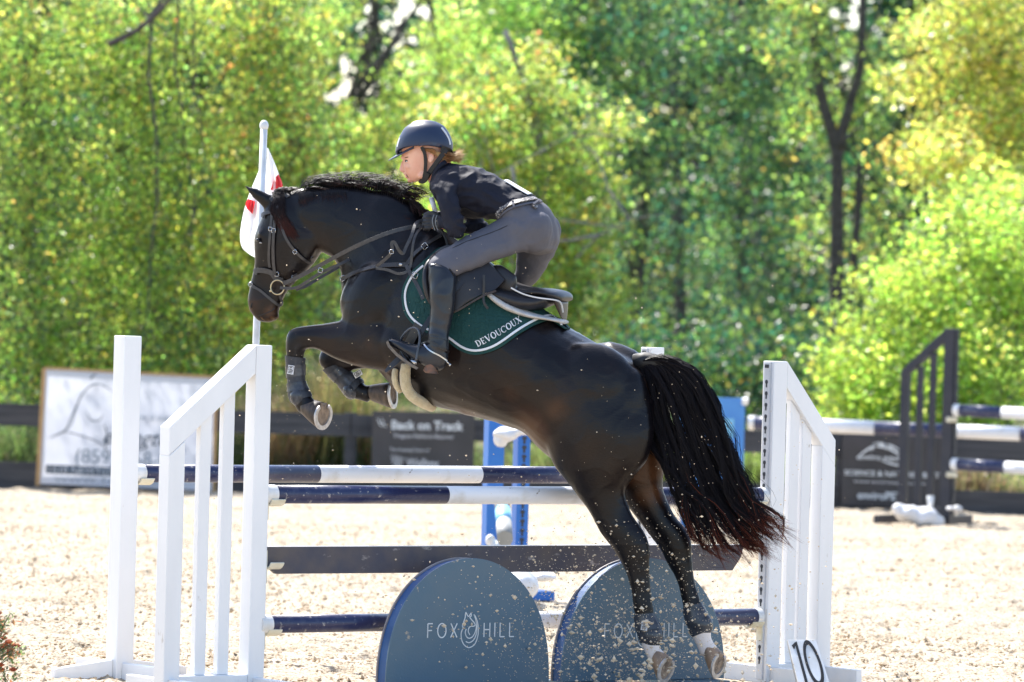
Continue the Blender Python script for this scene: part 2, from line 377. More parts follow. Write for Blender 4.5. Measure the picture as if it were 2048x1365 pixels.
def text_mesh(txt, h, shear=0.0, width=1.0, space=1.0, bold=0.0):
    cu = bpy.data.curves.new('t', 'FONT'); cu.body = txt; cu.size = 1; cu.shear = shear; cu.space_character = space; cu.offset = bold
    cu.resolution_u = 3
    o = bpy.data.objects.new('t', cu); COL.objects.link(o); bpy.context.view_layer.update()
    me = bpy.data.meshes.new_from_object(o.evaluated_get(bpy.context.evaluated_depsgraph_get()))
    bpy.data.objects.remove(o); bpy.data.curves.remove(cu)
    v = np.array([x.co[:] for x in me.vertices]); f = [tuple(p.vertices) for p in me.polygons]
    bpy.data.meshes.remove(me)
    cap = 0.7
    v[:, 0] *= h / cap * width; v[:, 1] *= h / cap
    return v, f
def put_text(name, txt, h, org, right, up, mat, parent, align='L', fit=None, **k):
    v, f = text_mesh(txt, h, **k)
    x0, x1 = v[:, 0].min(), v[:, 0].max()
    if fit: v[:, 0] = (v[:, 0] - x0) * fit / (x1 - x0); x0, x1 = 0, fit
    if align == 'C': v[:, 0] -= (x0 + x1) / 2
    org = Vector(org); right = Vector(right); up = Vector(up)
    vs = [org + right * a + up * b for a, b, _ in v]
    return mesh_obj(name, vs, f, mat, parent)
def ribbon(pts, width, thick, normals=None, side=None, closed=False):
    """flat strap along pts; normals = outward direction per point"""
    n = len(pts); v = []; f = []
    for i, p in enumerate(pts):
        t = (pts[min(i + 1, n - 1)] - pts[max(i - 1, 0)]).normalized()
        N = normals[i] if isinstance(normals, list) else normals
        N = (N - t * N.dot(t)).normalized(); S = t.cross(N).normalized()
        wd = width[i] if hasattr(width, '__len__') else width
        for a, b in ((-1, -1), (1, -1), (1, 1), (-1, 1)):
            v.append(p + S * (a * wd / 2) + N * (b * thick / 2))
    for i in range(n - 1):
        for k in range(4):
            f.append((i * 4 + k, i * 4 + (k + 1) % 4, (i + 1) * 4 + (k + 1) % 4, (i + 1) * 4 + k))
    f.append((3, 2, 1, 0)); e = (n - 1) * 4; f.append((e, e + 1, e + 2, e + 3))
    return v, f
def set_attr(me, name, vals):
    a = me.attributes.new(name, 'FLOAT', 'POINT'); a.data.foreach_set('value', np.asarray(vals, dtype=np.float32))
# ================================================================= SETTING
def fbm(x, y, oct=4, seed=0):
    r = np.random.default_rng(seed); tot = np.zeros_like(x); amp = 1.0; fr = 1.0
    tab = r.random((256, 256))
    for o in range(oct):
        X = x * fr + o * 17.3; Y = y * fr + o * 9.1
        xi = np.floor(X).astype(int); yi = np.floor(Y).astype(int); fx = X - xi; fy = Y - yi
        fx = fx * fx * (3 - 2 * fx); fy = fy * fy * (3 - 2 * fy)
        a = tab[xi % 256, yi % 256]; b = tab[(xi + 1) % 256, yi % 256]; c = tab[xi % 256, (yi + 1) % 256]; d = tab[(xi + 1) % 256, (yi + 1) % 256]
        tot += amp * ((a * (1 - fx) + b * fx) * (1 - fy) + (c * (1 - fx) + d * fx) * fy - 0.5); amp *= 0.5; fr *= 2
    return tot
def sand_mat():
    m, t, b = new_mat('arena_sand'); L = t.links.new
    tc = t.nodes.new('ShaderNodeTexCoord')
    n = t.nodes.new('ShaderNodeTexNoise'); n.inputs['Scale'].default_value = 28; n.inputs['Detail'].default_value = 9; n.inputs['Roughness'].default_value = 0.65
    L(tc.outputs['Object'], n.inputs['Vector'])
    r = t.nodes.new('ShaderNodeValToRGB'); e = r.color_ramp.elements
    e[0].position = 0.3; e[0].color = (0.28, 0.22, 0.155, 1); e[1].position = 0.62; e[1].color = (0.55, 0.48, 0.375, 1)
    L(n.outputs['Fac'], r.inputs[0])
    n3 = t.nodes.new('ShaderNodeTexNoise'); n3.inputs['Scale'].default_value = 1.3; n3.inputs['Detail'].default_value = 4
    L(tc.outputs['Object'], n3.inputs['Vector'])
    mx = t.nodes.new('ShaderNodeMix'); mx.data_type = 'RGBA'; mx.blend_type = 'MULTIPLY'; mx.inputs['Factor'].default_value = 1
    r3 = t.nodes.new('ShaderNodeValToRGB'); r3.color_ramp.elements[0].position = 0.3; r3.color_ramp.elements[0].color = (0.82, 0.8, 0.76, 1); r3.color_ramp.elements[1].position = 0.6; r3.color_ramp.elements[1].color = (1, 1, 1, 1)
    n4 = t.nodes.new('ShaderNodeTexNoise'); n4.inputs['Scale'].default_value = 70; n4.inputs['Detail'].default_value = 5
    mp4 = t.nodes.new('ShaderNodeMapping'); mp4.inputs['Scale'].default_value = (1, .5, 1); L(tc.outputs['Object'], mp4.inputs[0]); L(mp4.outputs[0], n4.inputs['Vector'])
    r4 = t.nodes.new('ShaderNodeValToRGB'); r4.color_ramp.elements[0].position = 0.36; r4.color_ramp.elements[0].color = (0.42, 0.36, 0.30, 1); r4.color_ramp.elements[1].position = 0.47; r4.color_ramp.elements[1].color = (1, 1, 1, 1); L(n4.outputs['Fac'], r4.inputs[0])
    mx4 = t.nodes.new('ShaderNodeMix'); mx4.data_type = 'RGBA'; mx4.blend_type = 'MULTIPLY'; mx4.inputs['Factor'].default_value = 1
    L(n3.outputs['Fac'], r3.inputs[0]); L(r.outputs[0], mx.inputs['A']); L(r3.outputs[0], mx.inputs['B']); L(mx.outputs['Result'], mx4.inputs['A']); L(r4.outputs[0], mx4.inputs['B']); L(mx4.outputs['Result'], b.inputs['Base Color'])
    b.inputs['Roughness'].default_value = 0.95; b.inputs['Specular IOR Level'].default_value = 0.2
    n2 = t.nodes.new('ShaderNodeTexNoise'); n2.inputs['Scale'].default_value = 55; n2.inputs['Detail'].default_value = 6
    L(tc.outputs['Object'], n2.inputs['Vector'])
    bp = t.nodes.new('ShaderNodeBump'); bp.inputs['Strength'].default_value = 0.7; bp.inputs['Distance'].default_value = 0.02
    L(n2.outputs['Fac'], bp.inputs['Height']); L(bp.outputs[0], b.inputs['Normal'])
    return m
MT['sand'] = sand_mat()
MT['grass_ground'] = pmat('grass_ground', (0.05, 0.075, 0.02), (0.12, 0.1, 0.045), 0.95, 1.2, 1.0, 8, dist=0.1)
FENCE_Y = 54.7
# the arena: a fine relief sheet where the photograph looks, a plain sheet round it
NX, NY = 460, 620
ys = 24.5 * (54.9 / 24.5) ** (np.linspace(0, 1, NY)); xs = np.linspace(-1, 1, NX)
YY, XX = np.meshgrid(ys, xs, indexing='ij'); XX = XX * (0.4 + YY * 0.115)
Z = 0.035 * fbm(XX * 0.8, YY * 0.8, 3, 1) + 0.026 * fbm(XX * 6, YY * 6, 3, 2) + 0.022 * np.abs(fbm(XX * 16, YY * 16, 3, 3))
Z -= 0.030 * np.clip(fbm(XX * 9, YY * 5, 2, 4) - .12, 0, 1)
hr = np.random.default_rng(77)
for _ in range(420):        # hoofprints: a crescent pressed in, a crumbled rim pushed up behind it
    yy = 25.5 * (52 / 25.5) ** hr.random(); xx = (hr.random() * 2 - 1) * (0.3 + yy * .105); an = hr.random() * 6.28; rr_ = .065 + .03 * hr.random()
    i0 = np.searchsorted(ys, yy - .25); i1 = np.searchsorted(ys, yy + .25)
    if i1 <= i0: continue
    dx = XX[i0:i1] - xx; dy = YY[i0:i1] - yy; ds = np.hypot(dx, dy); ca = (dx * math.cos(an) + dy * math.sin(an)) / (ds + 1e-6)
    Z[i0:i1] += -.030 * np.exp(-((ds / rr_) ** 4)) + .018 * np.exp(-((ds - rr_ * 1.35) / .03) ** 2) * (.6 + .6 * ca)
edge = np.clip(np.minimum(1 - np.abs(np.linspace(-1, 1, NX))[None, :], 0.05) / 0.05, 0, 1)
Z = Z * edge - 0.004
v = np.stack([XX, YY, Z], -1).reshape(-1, 3)
ii, jj = np.meshgrid(np.arange(NY - 1), np.arange(NX - 1), indexing='ij'); b0 = (ii * NX + jj).ravel()
fq = np.stack([b0, b0 + 1, b0 + NX + 1, b0 + NX], -1)
def np_mesh(name, v, f, mats, smooth=False):
    me = bpy.data.meshes.new(name); k = f.shape[1]
    me.vertices.add(len(v)); me.vertices.foreach_set('co', np.asarray(v, np.float32).ravel())
    me.loops.add(f.size); me.loops.foreach_set('vertex_index', f.astype(np.int32).ravel())
    me.polygons.add(len(f)); me.polygons.foreach_set('loop_start', np.arange(0, f.size, k, dtype=np.int32))
    try: me.polygons.foreach_set('loop_total', np.full(len(f), k, dtype=np.int32))
    except Exception: pass
    me.polygons.foreach_set('use_smooth', np.full(len(f), smooth))
    for m_ in (mats if isinstance(mats, (list, tuple)) else [mats]): me.materials.append(m_)
    me.update(calc_edges=True); return me
def np_obj(name, v, f, mats, parent=None, smooth=False):
    me = np_mesh(name, v, f, mats, smooth); o = bpy.data.objects.new(name, me); COL.objects.link(o)
    if parent is not None: o.parent = parent; me.transform(world_inv(parent))
    return o
def sand_z(x, y): return 0.0
o = np_obj('arena_ground', v, fq, MT['sand'], smooth=True); o['kind'] = 'structure'
def ring_sheet(name, y0, y1, x0, x1, z, mat):
    o = mesh_obj(name, [(x0, y0, z), (x1, y0, z), (x1, y1, z), (x0, y1, z)], [(0, 1, 2, 3)], mat); o['kind'] = 'structure'; return o
ring_sheet('sand_field', -60, 55.1, -120, 120, -0.035, MT['sand'])
# the land behind the fence out to the horizon, rising gently
gv = []; 
gx = np.linspace(-500, 500, 61); gy = np.concatenate([np.linspace(55.1, 120, 60), np.linspace(130, 900, 30)])
GY, GXX = np.meshgrid(gy, gx, indexing='ij'); GZ = -0.03 + 0.25 * np.clip((GY - 55.1) / 10, 0, 1) + 0.12 * fbm(GXX * .3, GY * .3, 3, 5) * np.clip((GY - 55.1) / 3, 0, 1)
gv = np.stack([GXX, GY, GZ], -1).reshape(-1, 3); n_ = len(gx)
ii, jj = np.meshgrid(np.arange(len(gy) - 1), np.arange(n_ - 1), indexing='ij'); b0 = (ii * n_ + jj).ravel()
o = np_obj('grass_bank', gv, np.stack([b0, b0 + 1, b0 + n_ + 1, b0 + n_], -1), MT['grass_ground'], smooth=True); o['kind'] = 'structure'

# clods lying in the sand: uncountable
def rock_cloud(name, centers, sizes, mat, label=None, cat=None, parent=None, seed=3, flat=0.6):
    r = np.random.default_rng(seed)
    base = np.array([(0, 0, 1), (1, 0, 0.1), (0.3, 0.95, -0.1), (-0.8, 0.6, 0.1), (-0.8, -0.6, -0.1), (0.3, -0.95, 0.1), (0, 0, -1)], float)
    fb = np.array([(0, 1, 2), (0, 2, 3), (0, 3, 4), (0, 4, 5), (0, 5, 1), (6, 2, 1), (6, 3, 2), (6, 4, 3), (6, 5, 4), (6, 1, 5)])
    n = len(centers); V = base[None] * (0.65 + 0.7 * r.random((n, 7, 1))) * (0.6 + 0.8 * r.random((n, 1, 3)))
    an = r.random(n) * 6.28; c, s = np.cos(an), np.sin(an)
    X = V[..., 0] * c[:, None] - V[..., 1] * s[:, None]; Y = V[..., 0] * s[:, None] + V[..., 1] * c[:, None]
    V = np.stack([X, Y, V[..., 2] * flat], -1) * np.asarray(sizes)[:, None, None] + np.asarray(centers)[:, None, :]
    F = fb[None] + (np.arange(n) * 7)[:, None, None]
    o = np_obj(name, V.reshape(-1, 3), F.reshape(-1, 3), mat, parent)
    o['kind'] = 'stuff'
    if label: o['label'] = label; o['category'] = cat
    return o
N = 62000
cy = 24.8 * (52 / 24.8) ** (rng.random(N) ** 1.3); cx = (rng.random(N) * 2 - 1) * (0.3 + cy * 0.105)
dens = fbm(cx * 0.7, cy * 0.7, 3, 8); keep = rng.random(N) < np.clip(0.45 + dens * 1.2, 0.08, 1)
cx, cy = cx[keep], cy[keep]
sz = 0.0038 + 0.013 * rng.random(len(cx)) ** 4 + 0.003 * rng.random(len(cx))
rock_cloud('sand_clods', np.stack([cx, cy, 0.012 + sz * 0.4], -1), sz, MT['clod'], 'small loose sand clods scattered over the pale arena footing', 'clods')

# ---------------------------------------------------------------- fence of dark boards
def fence_z(x, which):
    t = (x + 5) / 10
    zt = 0.84 - 0.10 * t; zb = 0.25 - 0.03 * t
    return zt if which else zb
fence = thing('board_fence', 'long dark plank fence with two wide boards in front of the trees', 'fence', (0, FENCE_Y, 0))
seg = 2.44
x0 = -8.9
k = 0
while x0 < 8.8:
    for which in (1, 0):
        za, zb = fence_z(x0, which), fence_z(x0 + seg, which); h = 0.222; ja = rng.normal(0, .008); jb = rng.normal(0, .008)
        mb = MB(); g = 0.006
        vv = [(x0 + g, -.045, za - h + ja), (x0 + seg - g, -.045, zb - h + jb), (x0 + seg - g, -.02, zb - h + jb), (x0 + g, -.02, za - h + ja),
              (x0 + g, -.045, za + ja), (x0 + seg - g, -.045, zb + jb), (x0 + seg - g, -.02, zb + jb), (x0 + g, -.02, za + ja)]
        mb.add(vv, [(0, 3, 2, 1), (4, 5, 6, 7), (0, 1, 5, 4), (1, 2, 6, 5), (2, 3, 7, 6), (3, 0, 4, 7)])
        mb.build('board', MT['fence_dark'], fence)
    mb = MB(); mb.tube([(x0, .05, -.3), (x0, .05, fence_z(x0, 1) + .02)], .065, 10)
    mb.build('post', MT['fence_dark'], fence)
    x0 += seg; k += 1
# low kickboard along the foot
mb = MB(); mb.box(-9, 9, -.07, -.046, -.05, .045); mb.build('kickboard', MT['fence_dark'], fence)

# ---------------------------------------------------------------- banners
def banner_frame(TL, TR, BR, BL, D):
    """four pixel corners at distance D -> world corners and a uv->world function"""
    c = [P(*q, D) for q in (TL, TR, BR, BL)]
    def at(u, v, off=0):
        a = c[0].lerp(c[1], u); b = c[3].lerp(c[2], u); p = a.lerp(b, v)
        return p + Vector((0, -off, 0))
    return c, at
def sheet_from(at, nu, nv, off=0, wob=0, seed=1):
    v = []; f = []
    for j in range(nv + 1):
        for i in range(nu + 1):
            u, w_ = i / nu, j / nv
            z = wob * (noise.noise(Vector((u * 3 + seed, w_ * 2, seed))) * 1.0 + 0.4 * noise.noise(Vector((u * 8, w_ * 7 + seed, 1))))
            v.append(at(u, w_, off + z))
    for j in range(nv):
        for i in range(nu):
            a = j * (nu + 1) + i; f.append((a, a + 1, a + nu + 2, a + nu + 1))
    return v, f
def text_on(at, name, txt, u, v, h, wd, mat, parent, W, H, off=0.012, fit=None, **k):
    vv, ff = text_mesh(txt, 1.0, **k)
    x0, x1 = vv[:, 0].min(), vv[:, 0].max(); vv[:, 0] = (vv[:, 0] - x0) / (x1 - x0)
    vs = [at(u + a * wd, v - b * h, off) for a, b, _ in vv]
    o = mesh_obj(name, vs, ff, mat, parent)
    if h < .1: o['kind'] = 'stuff'
    return o
def strokes_on(at, name, curves, wpx, mat, parent, off=0.012, aspect=1.0):
    """curves in (u,v) drawn as flat tapering ribbons"""
    V = []; F = []
    for cv in curves:
        pts = spline([p[:2] for p in cv[0]], 8); n = len(pts); ww = cv[1]
        for i, p in enumerate(pts):
            t = pts[min(i + 1, n - 1)] - pts[max(i - 1, 0)]; t = np.array([t[0] * aspect, t[1]]); t /= (np.linalg.norm(t) + 1e-9)
            nn = np.array([-t[1] / aspect, t[0]]); s = i / (n - 1); wv = ww * .62 * (0.25 + 0.75 * math.sin(math.pi * min(1, max(0, s))) ** 0.7)
            V.append(at(*(p + nn * wv / 2), off)); V.append(at(*(p - nn * wv / 2), off))
        b = len(V) - 2 * n
        for i in range(n - 1): F.append((b + 2 * i, b + 2 * i + 1, b + 2 * i + 3, b + 2 * i + 2))
    return mesh_obj(name, V, F, mat, parent)
# white tack shop banner on a wooden frame
D = 52.3
b1 = thing('shop_banner', 'large white sagging vinyl banner with scrolled lettering and phone number on a wooden frame', 'banner', (P(250, 860, D).x, D, 0))
c1, at1 = banner_frame((92, 740), (428, 758), (424, 982), (80, 968), D)
v, f = sheet_from(at1, 40, 24, 0.0, 0.022)
o = mesh_obj('vinyl_sheet', v, f, MT['banner'], b1, smooth=True)
sp = np.array([c1[i] for i in range(4)])
mb = MB()
def bar(mb, a, b, r=.02, dy=.05):
    mb.tube([a + Vector((0, dy, 0)), b + Vector((0, dy, 0))], r, 4)
bar(mb, P(88, 737, D), P(431, 755, D), .02, .03); mb.build('top_batten', MT['wood_pale'], b1, local=False)
mb = MB(); bar(mb, P(88, 737, D), P(75, 972, D), .028, .02); mb.build('side_batten', MT['wood_pale'], b1, local=False)
mb = MB(); bar(mb, P(431, 757, D), P(427, 985, D), .028, .05); mb.build('side_batten', MT['wood_pale'], b1, local=False)
asp = 340 / 228
strokes_on(at1, 'scroll_lettering', [
    ([(0.10, .56), (.16, .48), (.19, .33), (.22, .18)], .014), ([(.05, .60), (.13, .52), (.17, .38), (.24, .16), (.32, .10), (.40, .16)], .016),
    ([(.03, .60), (.12, .54), (.22, .56), (.34, .62), (.40, .72)], .014), ([(.27, .07), (.275, .04), (.30, .01)], .02),
    ([(.25, .34), (.28, .42), (.33, .42), (.35, .36)], .014), ([(.36, .45), (.38, .55), (.37, .66)], .02),
    ([(.40, .60), (.44, .52), (.46, .60), (.50, .56)], .014)], .01, MT['ink'], b1, 0.02, asp)
text_on(at1, 'script_lettering', 'exington', .36, .62, .14, .46, MT['ink'], b1, 1, 1, .02, shear=0.5)
text_on(at1, 'small_lettering', 'THE TACK SHOPPE OF', .46, .405, .05, .42, MT['ink_grey'], b1, 1, 1, .02)
text_on(at1, 'phone_number', '(859) 268-0', .20, .80, .125, .54, MT['ink_grey'], b1, 1, 1, .02)
v, f = sheet_from(lambda u, w_, off: at1(.03 + u * .94, .83 + w_ * .075, off), 8, 1, .018)
mesh_obj('address_band', v, f, MT['ink'], b1)
text_on(at1, 'address_lettering', '1510 NEWTOWN PIKE', .05, .893, .05, .6, MT['white_piping'], b1, 1, 1, .024)
text_on(at1, 'web_lettering', 'WWW.TACKSHOPPE', .08, .97, .042, .75, MT['ink_grey'], b1, 1, 1, .02)

# black back-support banner
D = 52.5
b2 = thing('black_banner', 'black banner with white Back on Track and Welltex lettering hung on the dark fence', 'banner', (P(846, 900, D).x, D, 0))
c2, at2 = banner_frame((745, 822), (950, 826), (946, 985), (742, 980), D)
v, f = sheet_from(at2, 16, 12, 0, .008); mesh_obj('vinyl_sheet', v, f, MT['black_print'], b2, smooth=True)
text_on(at2, 'headline_lettering', 'Back on Track', .19, .225, .11, .7, MT['logo_white'], b2, 1, 1, .012, bold=.02)
strokes_on(at2, 'headline_mark', [([(.05, .09), (.07, .15), (.10, .20)], .025), ([(.09, .09), (.11, .16), (.14, .21)], .022)], .01, MT['logo_white'], b2, .014, 1.3)
text_on(at2, 'tagline_lettering', 'Prepare Perform Recover', .22, .335, .055, .58, MT['track_grey'], b2, 1, 1, .012)
text_on(at2, 'small_lettering', 'The Amazing Power of', .18, .505, .045, .38, MT['track_grey'], b2, 1, 1, .012)
text_on(at2, 'fabric_lettering', 'Welltex', .34, .70, .11, .32, MT['track_grey'], b2, 1, 1, .012, bold=.01)
strokes_on(at2, 'grid_mark', [([(.18 + i * .012, .56 + i * .03), (.25, .57 + i * .025), (.32 - i * .006, .60 + i * .02)], .012) for i in range(6)] + [([(.19 + i * .03, .57), (.21 + i * .022, .65), (.25 + i * .005, .73)], .01) for i in range(5)], .01, MT['track_grey'], b2, .013, 1.3)

# grey-black banner by the right wing
D = 52.5
b3 = thing('supplement_banner', 'dark banner with blurred white horse logo and enviroPET lettering behind the black jump wing', 'banner', (P(1780, 940, D).x, D, 0))
c3, at3 = banner_frame((1684, 872), (1888, 878), (1886, 1018), (1682, 1010), D)
v, f = sheet_from(at3, 16, 12, 0, .008); mesh_obj('vinyl_sheet', v, f, MT['black_print'], b3, smooth=True)
strokes_on(at3, 'horse_mark', [([(.16, .30), (.22, .22), (.32, .14), (.45, .16), (.56, .24), (.64, .32)], .05), ([(.28, .2), (.36, .12), (.48, .12), (.58, .2)], .045),
    ([(.38, .33), (.48, .38), (.58, .40), (.66, .36)], .04), ([(.3, .1), (.4, .09), (.5, .16)], .03)], .01, MT['logo_white'], b3, .012, 1.4)
text_on(at3, 'logo_lettering', 'enviro equine', .15, .33, .075, .5, MT['logo_white'], b3, 1, 1, .014, bold=.01)
text_on(at3, 'headline_lettering', "SCIENCE & NATURE'S BEST", .03, .565, .075, .93, MT['logo_white'], b3, 1, 1, .012, bold=.01)
text_on(at3, 'small_lettering', 'www.enviroequine.com', .12, .67, .045, .7, MT['track_grey'], b3, 1, 1, .012)
text_on(at3, 'pet_lettering', 'enviroPET', .16, .90, .11, .44, MT['logo_white'], b3, 1, 1, .012, bold=.02)

# blue panel behind the tail
D = 46
b4 = thing('jump_wall', 'upright blue jump panel with a pale square near its top, behind the horse tail', 'jump panel', (P(1462, 900, D).x, D, 0))
c4, at4 = banner_frame((1360, 793), (1490, 797), (1486, 985), (1356, 982), D)
mb = MB(); p = [at4(0, 0), at4(1, 0), at4(1, 1), at4(0, 1)]; q = [x + Vector((0, .06, 0)) for x in p]
mb.add(p + q, [(0, 1, 2, 3), (7, 6, 5, 4), (0, 4, 5, 1), (1, 5, 6, 2), (2, 6, 7, 3), (3, 7, 4, 0)]); mb.build('board', MT['sky_blue'], b4, local=False)
v, f = sheet_from(lambda u, w_, off: at4(.56 + .28 * u, .22 + .2 * w_, off), 1, 1, .006); mesh_obj('pale_square', v, f, MT['pale_blue'], b4)
mb = MB(); mb.tube([at4(1, 0) + Vector((.0, -.02, -.05)), at4(1, 0) + Vector((0, -.04, .0))], .03, 8); mb.build('corner_cap', MT['white_plastic'], b4, local=False)
for u in (.1, .9):
    mb = MB(); a = at4(u, 1); mb.box(a.x - .03, a.x + .03, a.y, a.y + .06, 0, a.z + .02); mb.build('leg', MT['sky_blue'], b4, local=False)

# ================================================================= VEGETATION
def leaf_cloud(name, cent, size, tint, parent=None, label=None, cat=None, droop=0.0, aspect=1.7, seed=1, kind='stuff', mat=None):
    r = np.random.default_rng(seed); n = len(cent)
    nrm = r.normal(size=(n, 3)); nrm[:, 1] -= 0.4 * 0; nrm /= np.linalg.norm(nrm, axis=1)[:, None]
    d = r.normal(size=(n, 3)); d[:, 2] -= droop; d -= nrm * (d * nrm).sum(1)[:, None]; d /= np.linalg.norm(d, axis=1)[:, None]
    s = np.cross(nrm, d); L = np.asarray(size)[:, None] * (0.7 + 0.6 * r.random((n, 1))); W = L / aspect
    c = np.asarray(cent)
    mid = c + d * L * 0.45 - nrm * L * 0.08
    V = np.stack([c, mid + s * W * .5, c + d * L, mid - s * W * .5], 1).reshape(-1, 3)
    F = (np.array([0, 1, 2, 3])[None] + (np.arange(n) * 4)[:, None])
    me = np_mesh(name, V, F, mat or MT['leaf'])
    a = me.color_attributes.new('tint', 'FLOAT_COLOR', 'POINT')
    col = np.concatenate([np.repeat(tint, 4, axis=0), np.ones((n * 4, 1))], 1); a.data.foreach_set('color', col.astype(np.float32).ravel())
    o = bpy.data.objects.new(name, me); COL.objects.link(o)
    if parent is not None: o.parent = parent; me.transform(world_inv(parent))
    if kind: o['kind'] = kind
    if label: o['label'] = label; o['category'] = cat
    return o
def palette(n, cols, weights, jit=0.25, seed=1, ids=None):
    r = np.random.default_rng(seed); cols = np.array(cols); w_ = np.array(weights, float); w_ /= w_.sum()
    i = r.choice(len(cols), n, p=w_); c = cols[i] * (1 + jit * (r.random((n, 1)) * 2 - 1)); return np.clip(c * (1 + 0.1 * r.normal(size=(n, 3))), 0.005, 1)
G_YEL = (0.15, 0.175, 0.035); G_MID = (0.075, 0.13, 0.03); G_DK = (0.026, 0.075, 0.034); G_GOLD = (0.26, 0.2, 0.045); G_LIME = (0.14, 0.21, 0.045); G_RUST = (0.22, 0.08, 0.035); G_BLUE = (0.02, 0.066, 0.042); G_PALE = (0.16, 0.18, 0.08)
DENS = 0.62
def blob_points(blobs, per_cluster, cl_r, seed, holes=()):
    """blobs: (px,py,D, rx_px, ry_px, rdepth_m, n). Leaf clusters spread through each ellipsoid at its own distance."""
    r = np.random.default_rng(seed); out = []
    for (px, py, D, rx, ry, rd, n) in blobs:
        c = P(px, py, D); sx = rx * D / FPX; sz = ry * D / FPX
        nc = max(1, int(n * DENS) // per_cluster)
        u = r.normal(size=(nc, 3)); u /= np.linalg.norm(u, axis=1)[:, None]; u *= (r.random((nc, 1)) ** (1 / 2.4))
        cc = np.array(c)[None] + u * np.array([sx, rd, sz])[None]
        pts = np.repeat(cc, per_cluster, axis=0) + r.normal(size=(nc * per_cluster, 3)) * cl_r * np.array([1, 1, 0.8])
        out.append(pts)
    return np.concatenate(out)
def cut_holes(pts, holes):
    # natural openings in the canopy: leave out leaves inside columns of air (cylinders along y through the crowns)
    k = np.ones(len(pts), bool)
    for (px, py, D, r_) in holes:
        c = P(px, py, D); cx_ = c.x / c.y; cz_ = (c.z - CAMH) / c.y
        dx = (pts[:, 0] / pts[:, 1] - cx_) * FPX; dz = ((pts[:, 2] - CAMH) / pts[:, 1] - cz_) * FPX
        rr = r_ * 1.7 * (0.8 + 0.5 * np.sin(np.arctan2(dz, dx) * 3 + px))
        k &= ~((dx * dx + dz * dz) < rr * rr)
    return pts[k]
HOLES = [(700, 165, 60, 30), (722, 190, 60, 20), (738, 40, 60, 20), (758, 95, 60, 13), (825, 25, 60, 24), (800, 80, 60, 20), (690, 140, 60, 14), (790, 40, 60, 16), (845, 10, 60, 14), (772, 20, 60, 10),
         (1695, 30, 60, 20), (1722, 10, 60, 16), (1690, 135, 60, 14), (1676, 165, 60, 12), (1630, 195, 60, 9), (1665, 60, 60, 8), (1600, 295, 60, 9), (1760, 70, 60, 9), (1740, 40, 60, 9), (1655, 115, 60, 8), (812, 130, 60, 10), (742, 130, 60, 10)]
def limb(mb, a, b, r0, r1, seed, bend=0.12, n=8, sides=7):
    r = random.Random(seed); a = Vector(a); b = Vector(b); L = (b - a).length; pts = []; rad = []
    off = Vector((0, 0, 0))
    for i in range(n + 1):
        t = i / n; off += Vector((r.uniform(-1, 1), r.uniform(-1, 1), r.uniform(-.5, .5))) * L * bend / n
        pts.append(a.lerp(b, t) + off * math.sin(math.pi * t)); rad.append(r0 + (r1 - r0) * t)
    mb.tube(pts, rad, sides); return pts
def tree(name, label, trunks, blobs, cols, wts, leaf, seed, per=16, clr=0.135, droop=0.6, bark='bark', twigs=20, holes=True, group=None, cat='tree', tone=1.0):
    base = Vector(trunks[0][0]); base_xy = (base.x, base.y, 0)
    t = thing(name, label, cat, base_xy, 0, group)
    r = random.Random(seed)
    mb = MB(); allp = []
    for tr in trunks:
        pts = [Vector(p) for p in smooth_pts(tr[:-1][0:] if False else tr[:-1], 4)]; r0, r1 = tr[-1]
        mb.tube(pts, [r0 + (r1 - r0) * i / (len(pts) - 1) for i in range(len(pts))], 9); allp += pts[len(pts) // 3:]
    mb.build('trunk', MT[bark], t, smooth=True, local=False)
    mb = MB()
    bl = [b for b in blobs]
    for i in range(twigs):
        a = r.choice(allp); bb = r.choice(bl); c = P(bb[0] + r.uniform(-.8, .8) * bb[3], bb[1] + r.uniform(-.8, .8) * bb[4], bb[2] + r.uniform(-.6, .6) * bb[5])
        pp = limb(mb, a, c, r.uniform(.010, .026), .003, seed * 100 + i, .3)
        for q in range(2):
            s = r.choice(pp[3:]); limb(mb, s, s + Vector((r.uniform(-.7, .7), r.uniform(-.7, .7), r.uniform(-.2, .7))), .012, .003, seed * 77 + i * 3 + q, .3, 5, 5)
    if twigs: mb.build('branches', MT[bark], t, smooth=True, local=False)
    pts = blob_points(blobs, per, clr, seed)
    if holes: pts = cut_holes(pts, HOLES)
    n = len(pts)
    # colour by cluster plus leaf to leaf variety
    ncl = -(-n // per); cl = palette(ncl, cols, wts, .35, seed + 500); cl *= np.exp(np.random.default_rng(seed + 9).normal(size=(ncl, 1)) * .62)
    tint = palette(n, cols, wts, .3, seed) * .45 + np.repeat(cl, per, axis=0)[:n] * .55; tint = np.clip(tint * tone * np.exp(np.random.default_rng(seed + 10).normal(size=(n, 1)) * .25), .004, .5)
    leaf_cloud('crown', pts, np.full(n, leaf), tint, t, droop=droop, seed=seed)
    return t
